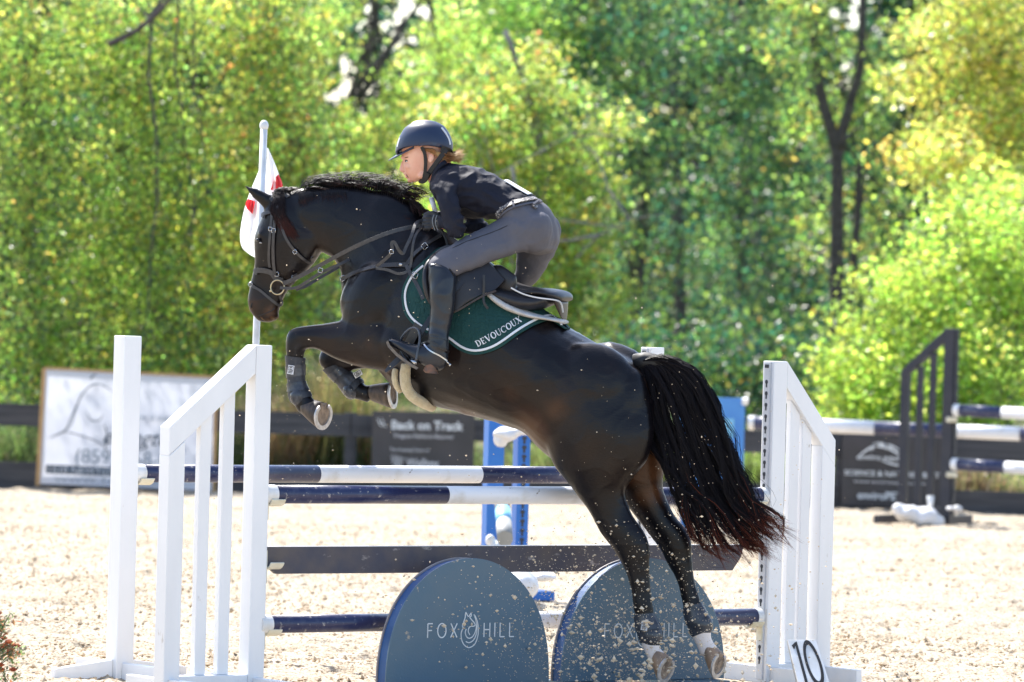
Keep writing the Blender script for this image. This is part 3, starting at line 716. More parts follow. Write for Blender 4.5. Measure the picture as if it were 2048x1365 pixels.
# left mass: three broad fine-leaved trees hung with yellow-green leaves
LA = [(0.165, 0.2, 0.04), G_MID, (0.028, 0.055, 0.02), G_GOLD, (0.13, 0.2, 0.045), G_PALE, G_RUST]
tree('leafy_tree', 'broad yellow-green tree filling the far left edge, behind the shop banner', [[GX(60, 56), P(70, 700, 56), P(40, 350, 56.3), P(90, -60, 56.5), (.14, .04)]],
     [(40, 120, 56, 210, 190, .9, 9500), (60, 420, 55.6, 200, 200, .9, 9500), (40, 700, 55.2, 200, 190, .8, 9500), (60, 880, 55, 200, 90, .6, 4200), (20, -150, 56, 250, 120, 1, 3000)], LA, [3.6, 3.8, 3.4, 1, 2, .4, .1], .062, 21, droop=1.2, group='trees behind the arena fence', holes=False)
tree('leafy_tree', 'dense yellow-green tree with a dark slanting bough, above the white shop banner', [[GX(330, 57), P(300, 650, 57), P(220, 120, 57), P(330, 10, 57), (.12, .04)], [P(215, 90, 55.2), P(275, 60, 55.2), P(330, 10, 55.2), P(380, -60, 55.2), (.035, .02)]],
     [(280, 80, 56.4, 170, 170, .9, 8500), (300, 330, 56, 180, 180, .9, 9500), (280, 560, 55.8, 180, 170, .9, 9000), (300, 760, 55.4, 190, 130, .8, 8000), (290, 890, 55.2, 180, 80, .5, 3200), (280, -150, 56, 200, 120, 1, 2600)], LA, [3.6, 3.6, 3.2, 1.2, 2.2, .4, .1], .062, 22, droop=1.2, group='trees behind the arena fence', holes=False)
tree('leafy_tree', 'yellow-green tree with scattered gold leaves, directly behind the white flag', [[GX(520, 57.6), P(540, 650, 57.6), P(500, 300, 57.6), P(560, -60, 57.8), (.12, .03)]],
     [(510, 60, 57, 150, 150, .9, 7000), (530, 260, 56.7, 150, 150, .9, 7500), (500, 470, 56.4, 150, 150, .9, 7500), (560, 600, 56.4, 130, 120, .8, 5500), (480, 720, 56, 120, 110, .8, 5000), (620, 420, 57, 80, 160, .7, 4000), (520, -130, 57, 170, 110, 1, 2200)], LA, [3, 3.4, 3, 2.2, 2.2, .6, .35], .066, 23, droop=.9, group='trees behind the arena fence')
# tree with gaps of sky and a bare leaning limb
tree('open_tree', 'tall thin tree with sky showing through its sparse crown, left above the rider', [[GX(650, 66), P(660, 600, 66), P(690, 260, 66), P(722, 150, 66), P(748, 60, 66), P(752, -60, 66), (.10, .04)], [P(700, 230, 66), P(760, 130, 66), P(800, 60, 66), P(870, -30, 66), (.05, .02)]],
     [(640, 60, 65, 75, 120, .9, 2600), (650, 230, 65, 80, 90, .9, 3000), (790, 250, 66, 110, 90, 1, 3600), (880, 120, 67, 100, 130, 1, 4200), (770, -60, 66, 130, 90, 1, 1600), (760, 130, 66, 90, 110, .8, 900), (700, 330, 65, 100, 60, .8, 2600)], [G_YEL, G_MID, G_LIME, G_GOLD, G_DK, G_PALE], [3, 2.5, 3, 1, 1, .8], .075, 24, droop=.4, twigs=26, group='trees behind the arena fence')
# soft yellow-green and autumn mass behind the rider
tree('autumn_tree', 'yellowing tree with pale bare twigs, directly behind the rider', [[GX(1010, 60), P(1020, 600, 60), P(1080, 300, 60), P(1010, 60, 60), (.12, .03)], [P(900, 520, 59), P(960, 380, 59), P(1050, 320, 59), P(1180, 250, 59), (.014, .006)], [P(1150, 520, 58.6), P(1200, 470, 58.6), P(1260, 440, 58.6), P(1330, 430, 58.6), (.012, .005)]],
     [(900, 300, 60, 110, 120, .9, 4200), (1000, 220, 60, 120, 110, .9, 3200), (1060, 120, 60.5, 80, 40, .8, 900), (1110, 190, 60, 90, 34, .8, 900), (1080, 350, 60, 100, 110, .9, 3400), (1150, 300, 60.5, 90, 40, .8, 1100), (1190, 380, 60, 80, 34, .8, 1000), (1170, 460, 59.5, 90, 40, .8, 1300), (1120, 520, 59.5, 90, 60, .8, 2000), (1230, 250, 60.5, 60, 24, .6, 500), (960, 440, 59.5, 110, 90, .8, 4000), (1200, 610, 59, 90, 60, .7, 1500), (900, 560, 59, 220, 110, .7, 3600), (1130, 640, 59, 90, 70, .7, 1500), (900, 420, 60, 60, 60, .7, 900)], [G_YEL, G_GOLD, G_MID, G_LIME, G_RUST, G_DK, G_PALE], [3.0, 1.5, 2.4, 2.4, .25, 1.2, 1.0], .078, 25, tone=.95, droop=.5, bark='bark_pale', twigs=12, group='trees behind the arena fence')
tree('green_tree', 'fresh green tree in the upper middle, between the sky gaps and the dark wood', [[GX(980, 70), P(1000, 500, 70), P(960, 200, 70), P(1000, -60, 70), (.16, .05)]],
     [(960, 50, 69, 130, 110, 1.1, 5000), (1060, 100, 70, 120, 150, 1, 5200), (900, 220, 69, 120, 130, 1, 4800), (1010, 330, 70, 140, 150, 1, 5000), (1020, -120, 70, 170, 90, 1, 1500)], [G_LIME, G_MID, G_YEL, G_DK], [3.5, 3, 1.6, 1.4], .085, 26, droop=.3, group='trees behind the arena fence')
# dark wood
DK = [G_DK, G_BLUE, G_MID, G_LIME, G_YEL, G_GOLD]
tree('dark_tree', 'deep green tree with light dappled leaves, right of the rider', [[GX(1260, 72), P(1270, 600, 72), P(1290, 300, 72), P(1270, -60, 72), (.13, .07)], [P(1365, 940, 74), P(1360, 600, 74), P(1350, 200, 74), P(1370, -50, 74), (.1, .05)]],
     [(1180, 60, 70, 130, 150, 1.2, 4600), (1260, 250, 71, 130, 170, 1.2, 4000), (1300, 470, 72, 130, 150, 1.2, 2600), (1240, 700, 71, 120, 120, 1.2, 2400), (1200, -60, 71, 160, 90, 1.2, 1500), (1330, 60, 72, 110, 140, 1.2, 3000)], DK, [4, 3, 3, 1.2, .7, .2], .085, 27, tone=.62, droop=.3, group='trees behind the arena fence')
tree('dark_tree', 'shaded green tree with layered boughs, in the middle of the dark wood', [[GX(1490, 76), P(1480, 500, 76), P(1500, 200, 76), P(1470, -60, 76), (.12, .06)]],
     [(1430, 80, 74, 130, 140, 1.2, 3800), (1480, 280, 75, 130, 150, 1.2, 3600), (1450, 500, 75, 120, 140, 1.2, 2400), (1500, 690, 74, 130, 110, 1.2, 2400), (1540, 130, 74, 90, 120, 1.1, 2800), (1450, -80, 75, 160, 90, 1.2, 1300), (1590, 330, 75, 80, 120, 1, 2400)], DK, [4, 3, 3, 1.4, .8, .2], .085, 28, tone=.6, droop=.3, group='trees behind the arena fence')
tree('forked_tree', 'tall tree with a dark straight trunk forking into a V, right of centre', [[GX(1665, 66), P(1672, 620, 66), P(1674, 420, 66), P(1672, 300, 66), P(1640, 180, 66), P(1625, 20, 66), P(1610, -80, 66), (.1, .05)],
      [P(1690, 950, 66.3), P(1702, 600, 66.3), P(1716, 420, 66.3), P(1718, 330, 66.3), (.06, .04)], [P(1674, 300, 66), P(1702, 200, 66), P(1722, 120, 66), P(1726, -60, 66), (.075, .04)]],
     [(1600, 60, 66, 90, 110, 1, 2400), (1640, 230, 67, 90, 80, 1, 1500), (1740, 180, 67, 90, 130, 1, 2600), (1640, 440, 68, 70, 120, 1, 900), (1760, 420, 67, 80, 130, 1, 1800), (1690, -60, 67, 150, 70, 1, 900), (1800, 560, 67, 100, 90, 1, 1800)], [G_MID, G_LIME, G_DK, G_YEL, G_GOLD], [3, 2, 2, 1.6, .6], .08, 29, tone=.68, droop=.3, twigs=16, group='trees behind the arena fence')
tree('golden_tree', 'golden-yellow turning tree in the upper right corner', [[GX(2010, 64), P(2000, 500, 64), P(2010, 250, 64), P(1990, -60, 64), (.12, .05)], [P(2000, 420, 64), P(1900, 330, 64), P(1850, 300, 64), P(1800, 310, 64), (.04, .015)]],
     [(1960, 60, 63, 120, 140, 1, 5200), (1990, 250, 63, 110, 130, 1, 4800), (1870, 310, 62, 120, 60, .8, 3200), (1860, 60, 64, 100, 50, 1, 1200), (1830, 160, 64, 80, 40, 1, 800), (1900, 200, 64, 90, 40, 1, 900), (1950, -100, 63, 170, 90, 1, 1500), (2090, 150, 63, 80, 220, 1, 2600)], [G_GOLD, G_YEL, (0.24, 0.2, 0.08), G_LIME, G_RUST, G_MID], [2.4, 3.6, 1.8, 2, .12, 1], .08, 30, droop=.4, twigs=30, group='trees behind the arena fence')
tree('bright_bush', 'large bright lime-green bush behind the black jump wing', [[GX(1880, 57), P(1880, 800, 57), P(1900, 650, 57), (.05, .02)], [GX(1980, 57), P(1970, 800, 57), P(2000, 560, 57), (.05, .02)]],
     [(1700, 640, 56.6, 60, 22, .5, 450), (1770, 560, 56.8, 70, 24, .5, 500), (1840, 480, 57, 70, 24, .5, 500), (1660, 700, 56.4, 50, 24, .5, 350), (1900, 420, 57.2, 60, 40, .5, 700), (1750, 740, 56.4, 105, 100, .7, 4400), (1860, 620, 56.6, 110, 130, .8, 6200), (1980, 540, 57, 110, 160, .9, 7500), (1950, 750, 56, 140, 130, .7, 7500), (1830, 820, 55.8, 170, 80, .6, 5500), (2080, 650, 57, 70, 220, .8, 5000), (1700, 790, 56, 70, 80, .5, 2400), (2000, 400, 58, 80, 80, .7, 2500)], [G_LIME, (0.17, 0.2, 0.03), G_YEL, G_MID, G_PALE], [4, 2.4, 2.6, 2, .4], .066, 31, droop=.3, twigs=20, cat='bush', holes=False)
# understorey and the far wood closing the view
DENS = 1.0
pts = blob_points([(x, 620 + 60 * math.sin(x), 78, 130, 260, 1.5, 1500) for x in range(650, 2200, 110)] + [(x, 760, 62, 110, 90, .8, 900) for x in range(1060, 1700, 80)], 14, .3, 41)
pts = cut_holes(pts, HOLES)
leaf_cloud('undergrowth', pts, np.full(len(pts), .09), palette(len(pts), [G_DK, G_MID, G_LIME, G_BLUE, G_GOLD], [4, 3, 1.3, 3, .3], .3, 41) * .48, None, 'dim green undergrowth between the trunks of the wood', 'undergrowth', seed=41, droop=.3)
pts = blob_points([(x, y, 105 + 5 * math.sin(x * 3 + y), 120, 120, 3, 1300) for x in range(-500, 2600, 130) for y in (-60, 100, 270, 450, 640, 800)], 10, .5, 42)
pts = cut_holes(pts, HOLES)
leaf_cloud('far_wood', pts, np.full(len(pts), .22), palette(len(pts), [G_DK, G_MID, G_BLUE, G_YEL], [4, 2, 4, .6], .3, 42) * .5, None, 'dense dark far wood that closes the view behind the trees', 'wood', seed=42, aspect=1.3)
# brown dry weeds behind the fence, under the flag, and green growth along it
def weeds(name, label, x0, x1, D0, D1, h0, h1, n, cols, wts, seed, leafy=True):
    r = np.random.default_rng(seed); V = []; 
    px = x0 + (x1 - x0) * r.random(n); D = D0 + (D1 - D0) * r.random(n)
    X = (px - 1024) / FPX * D; h = h0 + (h1 - h0) * r.random(n) * (0.7 + 0.5 * np.sin(px * .03))
    c0 = np.stack([X, D, np.zeros(n)], -1); lean = r.normal(size=(n, 3)) * .25; lean[:, 2] = 0
    tip = c0 + lean * h[:, None]; tip[:, 2] = h
    wv = r.normal(size=(n, 3)); wv[:, 2] = 0; wv /= np.linalg.norm(wv, axis=1)[:, None]; wv *= (.008 + .01 * r.random((n, 1)))
    V = np.stack([c0 - wv, c0 + wv, tip], 1).reshape(-1, 3); F = np.arange(3 * n).reshape(-1, 3)
    if leafy:
        k = 5; t = r.random((n, k, 1)) ** .6; lp = (c0[:, None] * (1 - t) + tip[:, None] * t).reshape(-1, 3)
        lp += r.normal(size=lp.shape) * .03
        d = r.normal(size=lp.shape); d /= np.linalg.norm(d, axis=1)[:, None]; e = r.normal(size=lp.shape); e /= np.linalg.norm(e, axis=1)[:, None]
        s_ = .045; V2 = np.stack([lp, lp + d * s_ + e * .01, lp + d * s_ * .5 + e * s_ * .5], 1).reshape(-1, 3)
        F = np.concatenate([F, np.arange(len(V2)).reshape(-1, 3) + len(V)]); V = np.concatenate([V, V2])
    me = np_mesh(name, V, F, MT['leaf']); m = len(F); tint = np.repeat(palette(m, cols, wts, .3, seed), 3, axis=0)
    a = me.color_attributes.new('tint', 'FLOAT_COLOR', 'POINT'); a.data.foreach_set('color', np.concatenate([tint, np.ones((len(tint), 1))], 1).astype(np.float32).ravel())
    o = bpy.data.objects.new(name, me); COL.objects.link(o); tag(o, label, 'weeds', kind='stuff')
BR = (0.2, 0.15, 0.08)
weeds('dry_weeds', 'tall tan and brown dry weeds behind the fence below the flag', 525, 800, 55.3, 57, .8, 1.45, 5200, [BR, (0.12, 0.11, .04), G_MID, (0.26, .2, .12)], [4, 3, 1, 2], 51)
weeds('green_weeds', 'green and yellow weeds growing along the back of the fence', -100, 2150, 55.2, 56.2, .25, .75, 16000, [(.05, .075, .025), (.08, .095, .035), (.08, .11, .03), (.12, .1, .06)], [4, 3, 1.5, 1.5], 52)
# ================================================================= THE JUMP (an oxer set at an angle to the camera)
TH = math.radians(36); AV = Vector((math.cos(TH), math.sin(TH), 0)); BV = Vector((-math.sin(TH), math.cos(TH), 0))
PO = 0.089
def jump_cup(parent, x, y, z, s, mat='cup_plastic'):
    """cup on the inner face at local (x,y,z); s = direction of the rail along local x"""
    r = empty_part = None
    mb = MB(); mb.box(min(x, x + s * .008), max(x, x + s * .008), y - .022, y + .022, z - .12, z + .035)
    # trough: half-round shell open upwards
    n = 10; R_ = .058; poly = []
    pts_o = [(y + R_ * math.cos(a), z + R_ * math.sin(a)) for a in np.linspace(math.radians(205), math.radians(335), n)]
    pts_i = [(y + (R_ - .009) * math.cos(a), z + (R_ - .009) * math.sin(a)) for a in np.linspace(math.radians(205), math.radians(335), n)]
    xs_ = (x + s * .009, x + s * .085); v = []; f = []
    for xx in xs_:
        for p_ in pts_o: v.append((xx, *p_))
        for p_ in pts_i: v.append((xx, *p_))
    m = 2 * n
    for i in range(n - 1):
        f += [(i, i + 1, m + i + 1, m + i), (n + i, m + n + i, m + n + i + 1, n + i + 1), (i, n + i, n + i + 1, i + 1), (m + i, m + i + 1, m + n + i + 1, m + n + i)]
    f += [(0, m, m + n, n), (n - 1, 2 * n - 1, m + 2 * n - 1, m + n - 1)]
    mb.add(v, f)
    mb.tube([(x + s * .008, y, z + .02), (x + s * .02, y, z + .02)], .008, 8)
    return mb.build('jump_cup', MT[mat], parent, bevel=.0015)
def keyhole_mesh():
    mb = MB(); n = 10
    c = [(0, .011 * math.cos(a), .011 * math.sin(a) + .006) for a in np.linspace(0, 2 * math.pi, n, endpoint=False)]
    v = c + [(p[0] + .002, p[1], p[2]) for p in c]
    mb.add(v, [tuple(range(n)), tuple(range(2 * n - 1, n - 1, -1))] + [(i, i + n, (i + 1) % n + n, (i + 1) % n) for i in range(n)])
    mb.box(0, .002, -.005, .005, -.022, .0)
    me_o = mb.build('keyhole', MT['hole_dark']); me = me_o.data; bpy.data.objects.remove(me_o); return me
KH = keyhole_mesh()
def track(parent, x, s, H, ywid=.046, z0=.12):
    mb = MB(); mb.box(min(x, x + s * .010), max(x, x + s * .010), -ywid / 2, ywid / 2, .02, H - .004); t = mb.build('keyhole_track', MT['track_grey'], parent, bevel=.002)
    z = z0
    while z < H - .06:
        k = bpy.data.objects.new('keyhole', KH); COL.objects.link(k); k.parent = t; k.location = (x + s * .0095 if s > 0 else x - .0115, 0, z); z += .0585
    return t
def standard(name, label, base, H, L, spacing, s, yaw, mat='white_paint', slats=2, wing=True, post=PO, group=None, holes=True, cups=(), cupmat='cup_plastic', slat_w=.06, foot=.33, barh=.135, slotcap=False):
    """s = +1: the wing spreads to local +x, the rails leave to -x (and the reverse)"""
    t = thing(name, label, 'jump standard', (base.x, base.y, 0), yaw, group); h = post / 2; m = MT[mat]
    mb = MB(); mb.box(-h, h, -h, h, .0, H); mb.build('post', m, t, bevel=.005)
    if wing:
        X = spacing; u = lambda a: s * a
        z1 = L; z0 = H
        # sloping top rail, mitred on to the posts
        def ztop(a): return z0 + (z1 - z0) * (a - h) / (X)
        poly = [(u(h + .001), ztop(h)), (u(X + h), z1), (u(X + h), z1 - .02), (u(h + .001), z0 - barh - .02)]
        poly = [(u(h + .001), z0), (u(X + h), z1), (u(X + h), z1 - barh), (u(h + .001), z0 - barh)]
        mb = MB(); mb.prism(poly, -h + .002, h - .002); mb.build('sloping_rail', m, t, bevel=.004)
        zb = z1 - barh
        mb = MB(); a, b = sorted((u(X - h), u(X + h)))
        def zu(a_): return z0 - barh + (z1 - z0) * (a_ - h) / X
        mb.prism([(u(X - h), 0), (u(X + h), 0), (u(X + h), zu(X + h) - .001), (u(X - h), zu(X - h) - .001)], -h, h); mb.build('post', m, t, bevel=.004)
        mb = MB(); a, b = sorted((u(h + .001), u(X - h - .001))); mb.box(a, b, -h + .004, h - .02, .0, .10); mb.build('bottom_rail', m, t, bevel=.004)
        for i in range(slats):
            cx_ = h + (X - 2 * h) * (i + 1) / (slats + 1)
            wv = slat_w / 2
            mb = MB(); mb.prism([(u(cx_ - wv), 0.101), (u(cx_ + wv), 0.101), (u(cx_ + wv), zu(cx_ + wv) - .001), (u(cx_ - wv), zu(cx_ - wv) - .001)], -.019, .019); mb.build('slat', m, t, bevel=.003)
        for xx in (0, X):
            mb = MB(); mb.box(u(xx) - .019, u(xx) + .019, -foot - .002, -h - .001, 0, .085); mb.build('foot', m, t, bevel=.004)
            mb = MB(); mb.box(u(xx) - .019, u(xx) + .019, h + .001, foot, 0, .085); mb.build('foot', m, t, bevel=.004)
    else:
        for q in range(4):
            mb = MB(); a = h + .001
            B = [(a, foot, -.019, .019), (-foot, -a, -.019, .019), (-.019, .019, a, foot), (-.019, .019, -foot, -a)][q]
            mb.prism([(B[0], 0), (B[1], 0), (B[1], .06 if q == 0 else (.1 if q == 1 else .06)), (B[0], .1 if q == 0 else .06)], B[2], B[3]) if q < 2 else mb.box(*B, 0, .085)
            mb.build('foot', m, t, bevel=.004)
    if holes: track(t, -s * h, -s, H)
    for z in cups: jump_cup(t, -s * (h + .010), 0, z, -s, cupmat)
    if slotcap:
        mb = MB(); mb.box(-s * h - (.0125 if s > 0 else -.0), -s * h + (.0 if s > 0 else .0125), -.015, .015, H - .035, H - .018); mb.build('slot', MT['hole_dark'], t)
    return t
def base_at(px, D): return GX(px, D)
# rail end points
RL = P(527, 988, 26.05); 
def rail_line(pL, D, pR):
    a = P(*pL, D)
    # walk along AV until the ray column matches
    for i in range(60):
        pass
    d = rayd(*pR); # solve a.xy + t*AV = s*d
    # a.x + t*AV.x = s*d.x ; a.y + t*AV.y = s*d.y
    A_ = np.array([[AV.x, -d.x], [AV.y, -d.y]]); sol = np.linalg.solve(A_, np.array([-a.x, -a.y]))
    b = CAMP + d * sol[1]; return a, b
def pole(name, label, a, b, rad, segs, mats, cat='pole', group=None, caps=None, endcap=True, D=0):
    """striped rail: each painted section is a child; t = its break points"""
    mid = (a + b) / 2; t = thing(name, label, cat, tuple(mid), 0, group); d = (b - a); L = d.length; d.normalize()
    nn = 28
    br = [0] + list(segs) + [1]
    for i in range(len(br) - 1):
        p0 = a + d * L * br[i]; p1 = a + d * L * br[i + 1]
        mb = MB(); mb.tube([p0 - mid, p1 - mid], rad * (1 + .0 * i), nn); mb.build('painted_section', MT[mats[i]], t)
        for pol in t.children[-1].data.polygons: pol.use_smooth = len(pol.vertices) == 4
    if endcap:
        for e, sg in ((a, -1), (b, 1)):
            mb = MB(); q = e - mid; mb.tube([q - d * .03, q + d * .006] if sg > 0 else [q - d * .012, q + d * .05], rad * 1.05, nn); mb.build('end_cap', MT['white_plastic'], t, bevel=.002)
            mb = MB(); mb.tube([q + d * .012 * sg, q + d * .015 * sg], rad * .28, 12); 
            if sg < 0: mb.build('centre_plug', MT['track_grey'], t)
    return t
aF, bF = rail_line((531, 989), 26.12, (1527, 993))
aR, bR = rail_line((268, 947), 26.95, (1282, 951))
aL, bL = rail_line((521, 1249), 26.10, (1517, 1234))
pole('striped_pole', 'navy and white striped pole, front top rail of the jump under the horse', aF, bF, .044, [.345, .665], ['navy_paint', 'pole_white', 'navy_paint'], group='navy and white jump poles')
pole('striped_pole', 'navy and white striped pole, the back and highest rail of the jump', aR, bR, .044, [.345, .665], ['navy_paint', 'pole_white', 'navy_paint'], group='navy and white jump poles')
pole('striped_pole', 'scuffed navy and white pole, lowest rail behind the rounded filler boards', aL, bL, .043, [.36, .665], ['navy_paint', 'pole_white', 'navy_paint'], group='navy and white jump poles')
# plank
a_, b_ = rail_line((515, 1121), 26.10, (1485, 1116)); 
pk = thing('plank', 'dark navy jump plank hung below the front rail, dusted with sand', 'plank', tuple((a_ + b_) / 2), TH)
Lp = (b_ - a_).length / 2; hz = .064
mb = MB(); mb.prism([(-Lp, hz), (Lp, hz), (Lp - .02, .0), (Lp - .07, -hz), (-Lp + .10, -hz), (-Lp + .06, -.035), (-Lp + .0, .01)], -.011, .011)
mb.build('board', MT['plank_navy'], pk, bevel=.0015)
mb = MB(); mb.box(-Lp + .0, Lp, -.0108, .0108, hz + .0005, hz + .0035); mb.build('lit_top_edge', MT['pole_white'], pk)  # white strip: sunlight on the plank's upper edge, put in as colour
mb = MB(); mb.box(-Lp - .012, -Lp + .09, .0125, .018, -.03, .03); mb.build('hanger', MT['cup_plastic'], pk)

FLp = aF - AV * .055; 
def zc(p): return p.z
FL = Vector((FLp.x, FLp.y, 0)); FR = bF + AV * .055; FR.z = 0; BL = aR - AV * .055; BL.z = 0; BR = bR + AV * .055; BR.z = 0
standard('jump_standard', 'white wing standard at left front with four uprights under a sloping top', FL, 1.661, 1.269, .475, -1, TH, group='white jump standards', cups=(aF.z, aL.z, 1.13 if False else (P(527, 1120, 26.1).z + .01)), slat_w=.062)
standard('jump_standard', 'white wing standard at right front with grey keyhole track and number ten beside it', FR, 1.636, 1.239, .33, 1, TH, group='white jump standards', cups=(bF.z, bL.z), slat_w=.06, slotcap=True)
standard('jump_standard', 'single white post standard at far left holding the back rail', BL, 1.684, 0, 0, -1, TH, group='white jump standards', wing=False, cups=(aR.z,), post=.1, foot=.38)
standard('jump_standard', 'white post standard mostly hidden behind the horse, its top showing beside the tail', BR, 1.685, 0, 0, 1, TH, group='white jump standards', wing=False, cups=(bR.z,), slotcap=True)

# ---------------------------------------------------------------- thin-line lettering made of strokes
def arc(cx, cy, rx, ry, a0, a1, n=18):
    return [(cx + rx * math.cos(math.radians(a0 + (a1 - a0) * i / n)), cy + ry * math.sin(math.radians(a0 + (a1 - a0) * i / n))) for i in range(n + 1)]
THIN = {'F': ([[(0, 0), (0, 1)], [(0, 1), (.42, 1)], [(0, .52), (.36, .52)]], .45), 'O': ([arc(.36, .5, .36, .5, 0, 360, 28)], .72),
        'X': ([[(0, 0), (.55, 1)], [(.55, 0), (0, 1)]], .55), 'H': ([[(0, 0), (0, 1)], [(.5, 0), (.5, 1)], [(0, .52), (.5, .52)]], .5),
        'I': ([[(0, 0), (0, 1)]], .02), 'L': ([[(0, 1), (0, 0)], [(0, 0), (.4, 0)]], .4),
        '1': ([[(.0, .78), (.28, 1), (.28, 0)]], .3)}
def strokes3d(lines, width, place, thick=.0015):
    """flat ribbons; place(x,y,off)->Vector"""
    V = []; F = []
    for ln in lines:
        n = len(ln); P2 = [np.array(p[:2], float) for p in ln]; b = len(V)
        ws = [p[2] if len(p) > 2 else width for p in ln]
        for i, p in enumerate(P2):
            t = P2[min(i + 1, n - 1)] - P2[max(i - 1, 0)]; t = t / (np.linalg.norm(t) + 1e-9); nn = np.array([-t[1], t[0]]) * ws[i] / 2
            for q, off in ((p + nn, thick), (p - nn, thick), (p - nn, 0), (p + nn, 0)): V.append(place(q[0], q[1], off))
        for i in range(n - 1):
            for k in range(4): F.append((b + i * 4 + k, b + i * 4 + (k + 1) % 4, b + (i + 1) * 4 + (k + 1) % 4, b + (i + 1) * 4 + k))
        F.append((b, b + 1, b + 2, b + 3)); e = b + (n - 1) * 4; F.append((e + 3, e + 2, e + 1, e))
    return V, F
def word(txt, h, gap, font=THIN):
    out = []; x = 0
    for ch in txt:
        ls, wd = font[ch]
        for l in ls: out.append([(x + p[0] * h, p[1] * h) + ((p[2] * h,) if len(p) > 2 else ()) for p in l])
        x += wd * h + gap
    return out, x - gap
def fox_logo(s):   # a head turned over its shoulder, curled inside a crescent of two lines
    sp = lambda pts: [tuple(p) for p in spline([(x * s, y * s) for x, y in pts], 6)]
    return [sp([(-.38, .62), (-.30, .82), (-.26, 1.12), (-.12, .92), (-.02, .9), (.05, .98), (.12, 1.08), (.13, .90), (.02, .84)]),
            sp([(.02, .84), (.2, .66), (.36, .52), (.44, .36), (.30, .30), (.12, .30), (-.02, .18), (-.04, -.02), (.08, -.2)]),
            sp([(-.38, .62), (-.42, .45), (-.48, .35), (-.44, .2), (-.56, -.1), (-.50, -.5), (-.30, -.8), (.02, -.95), (.40, -.8), (.62, -.4), (.68, .05), (.62, .5), (.46, .85), (.34, 1.0)]),
            sp([(.34, 1.0), (.5, .6), (.52, .2), (.42, -.12), (.24, -.34), (.0, -.4), (-.18, -.28), (-.26, -.05), (-.2, .15)]),
            sp([(.5, .62), (.58, .25), (.52, -.2), (.34, -.52), (.05, -.66), (-.2, -.6)])]
def filler(label, pxL, pxR, top_py, D0):
    """rounded filler board; D0 = distance of its left end"""
    a, b = rail_line((pxL, 1330), D0, (pxR, 1330)); mid = (a + b) / 2; mid.z = 0; W = (b - a).length
    zt = P((pxL + pxR) / 2 + 8, top_py, mid.y).z
    t = thing('filler_board', label, 'jump filler', tuple(mid), TH, 'rounded blue filler boards')
    def outline(k=1.0, n=44):
        o_ = []
        for i in range(n + 1):
            x = -1 + 2 * i / n; an = math.pi * (1 - i / n)
            xx = math.cos(an); zz = math.sin(an) ** .86
            o_.append((xx * W / 2 * k, .05 + (zt - .05) * zz - (1 - k) * .25))
        return o_
    ol = outline()
    mb = MB(); mb.prism(ol, -.0445, -.034); f_ = mb.build('front_face', MT['filler_blue'], t, bevel=.002)
    # rim: a bent strip behind the face, set slightly back
    mb = MB(); n = len(ol)
    v = []; f = []
    for (x, z) in ol: 
        k = 0.985; v += [(x * k, -.0335, .05 + (z - .05) * k), (x * k, .034, .05 + (z - .05) * k), (x * k * .97, .034, .05 + (z - .05) * .965), (x * k * .97, -.0335, .05 + (z - .05) * .965)]
    for i in range(n - 1):
        for q in range(4): f.append((i * 4 + q, i * 4 + (q + 1) % 4, (i + 1) * 4 + (q + 1) % 4, (i + 1) * 4 + q))
    mb.add(v, f); mb.build('rim', MT['filler_edge'], t)
    mb = MB(); mb.prism(ol, .0345, .045); mb.build('back_face', MT['filler_back'], t, bevel=.002)
    for sx in (-1, 1):
        mb = MB(); mb.prism([(sx * W * .3 - .15, 0), (sx * W * .3 + .15, 0), (sx * W * .3 + .15, .048), (sx * W * .3 - .15, .048)], -.16, .16); mb.build('foot', MT['filler_blue'], t, bevel=.003)
    # line logo and lettering
    h = .068; z0 = P(pxL + 100, 1272, mid.y).z
    place = lambda x, y, off: Vector((x, -.0446 - off, y))
    lines, wd = word('FOX', h, .028); V, F = strokes3d([[(x - .085 - wd + .01, y + z0) for x, y, *_ in l] for l in lines], .0055, place); mesh_obj('lettering', V, F, MT['logo_white'], t, world=1)
    lines, wd = word('HILL', h, .03); V, F = strokes3d([[(x + .085, y + z0) for x, y, *_ in l] for l in lines], .0055, place); mesh_obj('lettering', V, F, MT['logo_white'], t, world=1)
    V, F = strokes3d([[(x * 1.0 - .005, y + z0 + .028) for x, y in l] for l in fox_logo(.082)], .0045, place); mesh_obj('fox_emblem', V, F, MT['logo_white'], t, world=1)
    return t
filler('rounded blue filler board with fox emblem, left of two, clear of the hind legs', 762, 1088, 1116, 26.28)
filler('rounded blue filler board with fox emblem, right of two, behind the hind legs', 1112, 1438, 1116, 26.88)

# number marker leaning against the right wing
D = 27.05
nm = thing('number_marker', 'white A-frame marker board with black number 10 at the foot of the right wing', 'number sign', tuple(GX(1612, D)), math.radians(8))
def nat(px, py, d=D): return P(px, py, d)
c_ = [nat(1575, 1280, 27.12), nat(1632, 1280, 27.16), nat(1668, 1392, 26.95), nat(1603, 1392, 26.9)]
nrm_ = (c_[1] - c_[0]).cross(c_[3] - c_[0]).normalized(); nrm_ = nrm_ if nrm_.y < 0 else -nrm_
mb = MB(); q_ = [x - nrm_ * .012 for x in c_]; mb.add(c_ + q_, [(0, 1, 2, 3), (7, 6, 5, 4), (0, 4, 5, 1), (1, 5, 6, 2), (2, 6, 7, 3), (3, 7, 4, 0)]); mb.build('panel', MT['white_plastic'], nm, local=False, bevel=.002)
p2 = [c_[0] - nrm_ * .014, c_[1] - nrm_ * .014]; back = Vector((0, .22, 0)); 
p2 += [p2[1] + back + (c_[2] - c_[1]) * .96, p2[0] + back + (c_[3] - c_[0]) * .96]
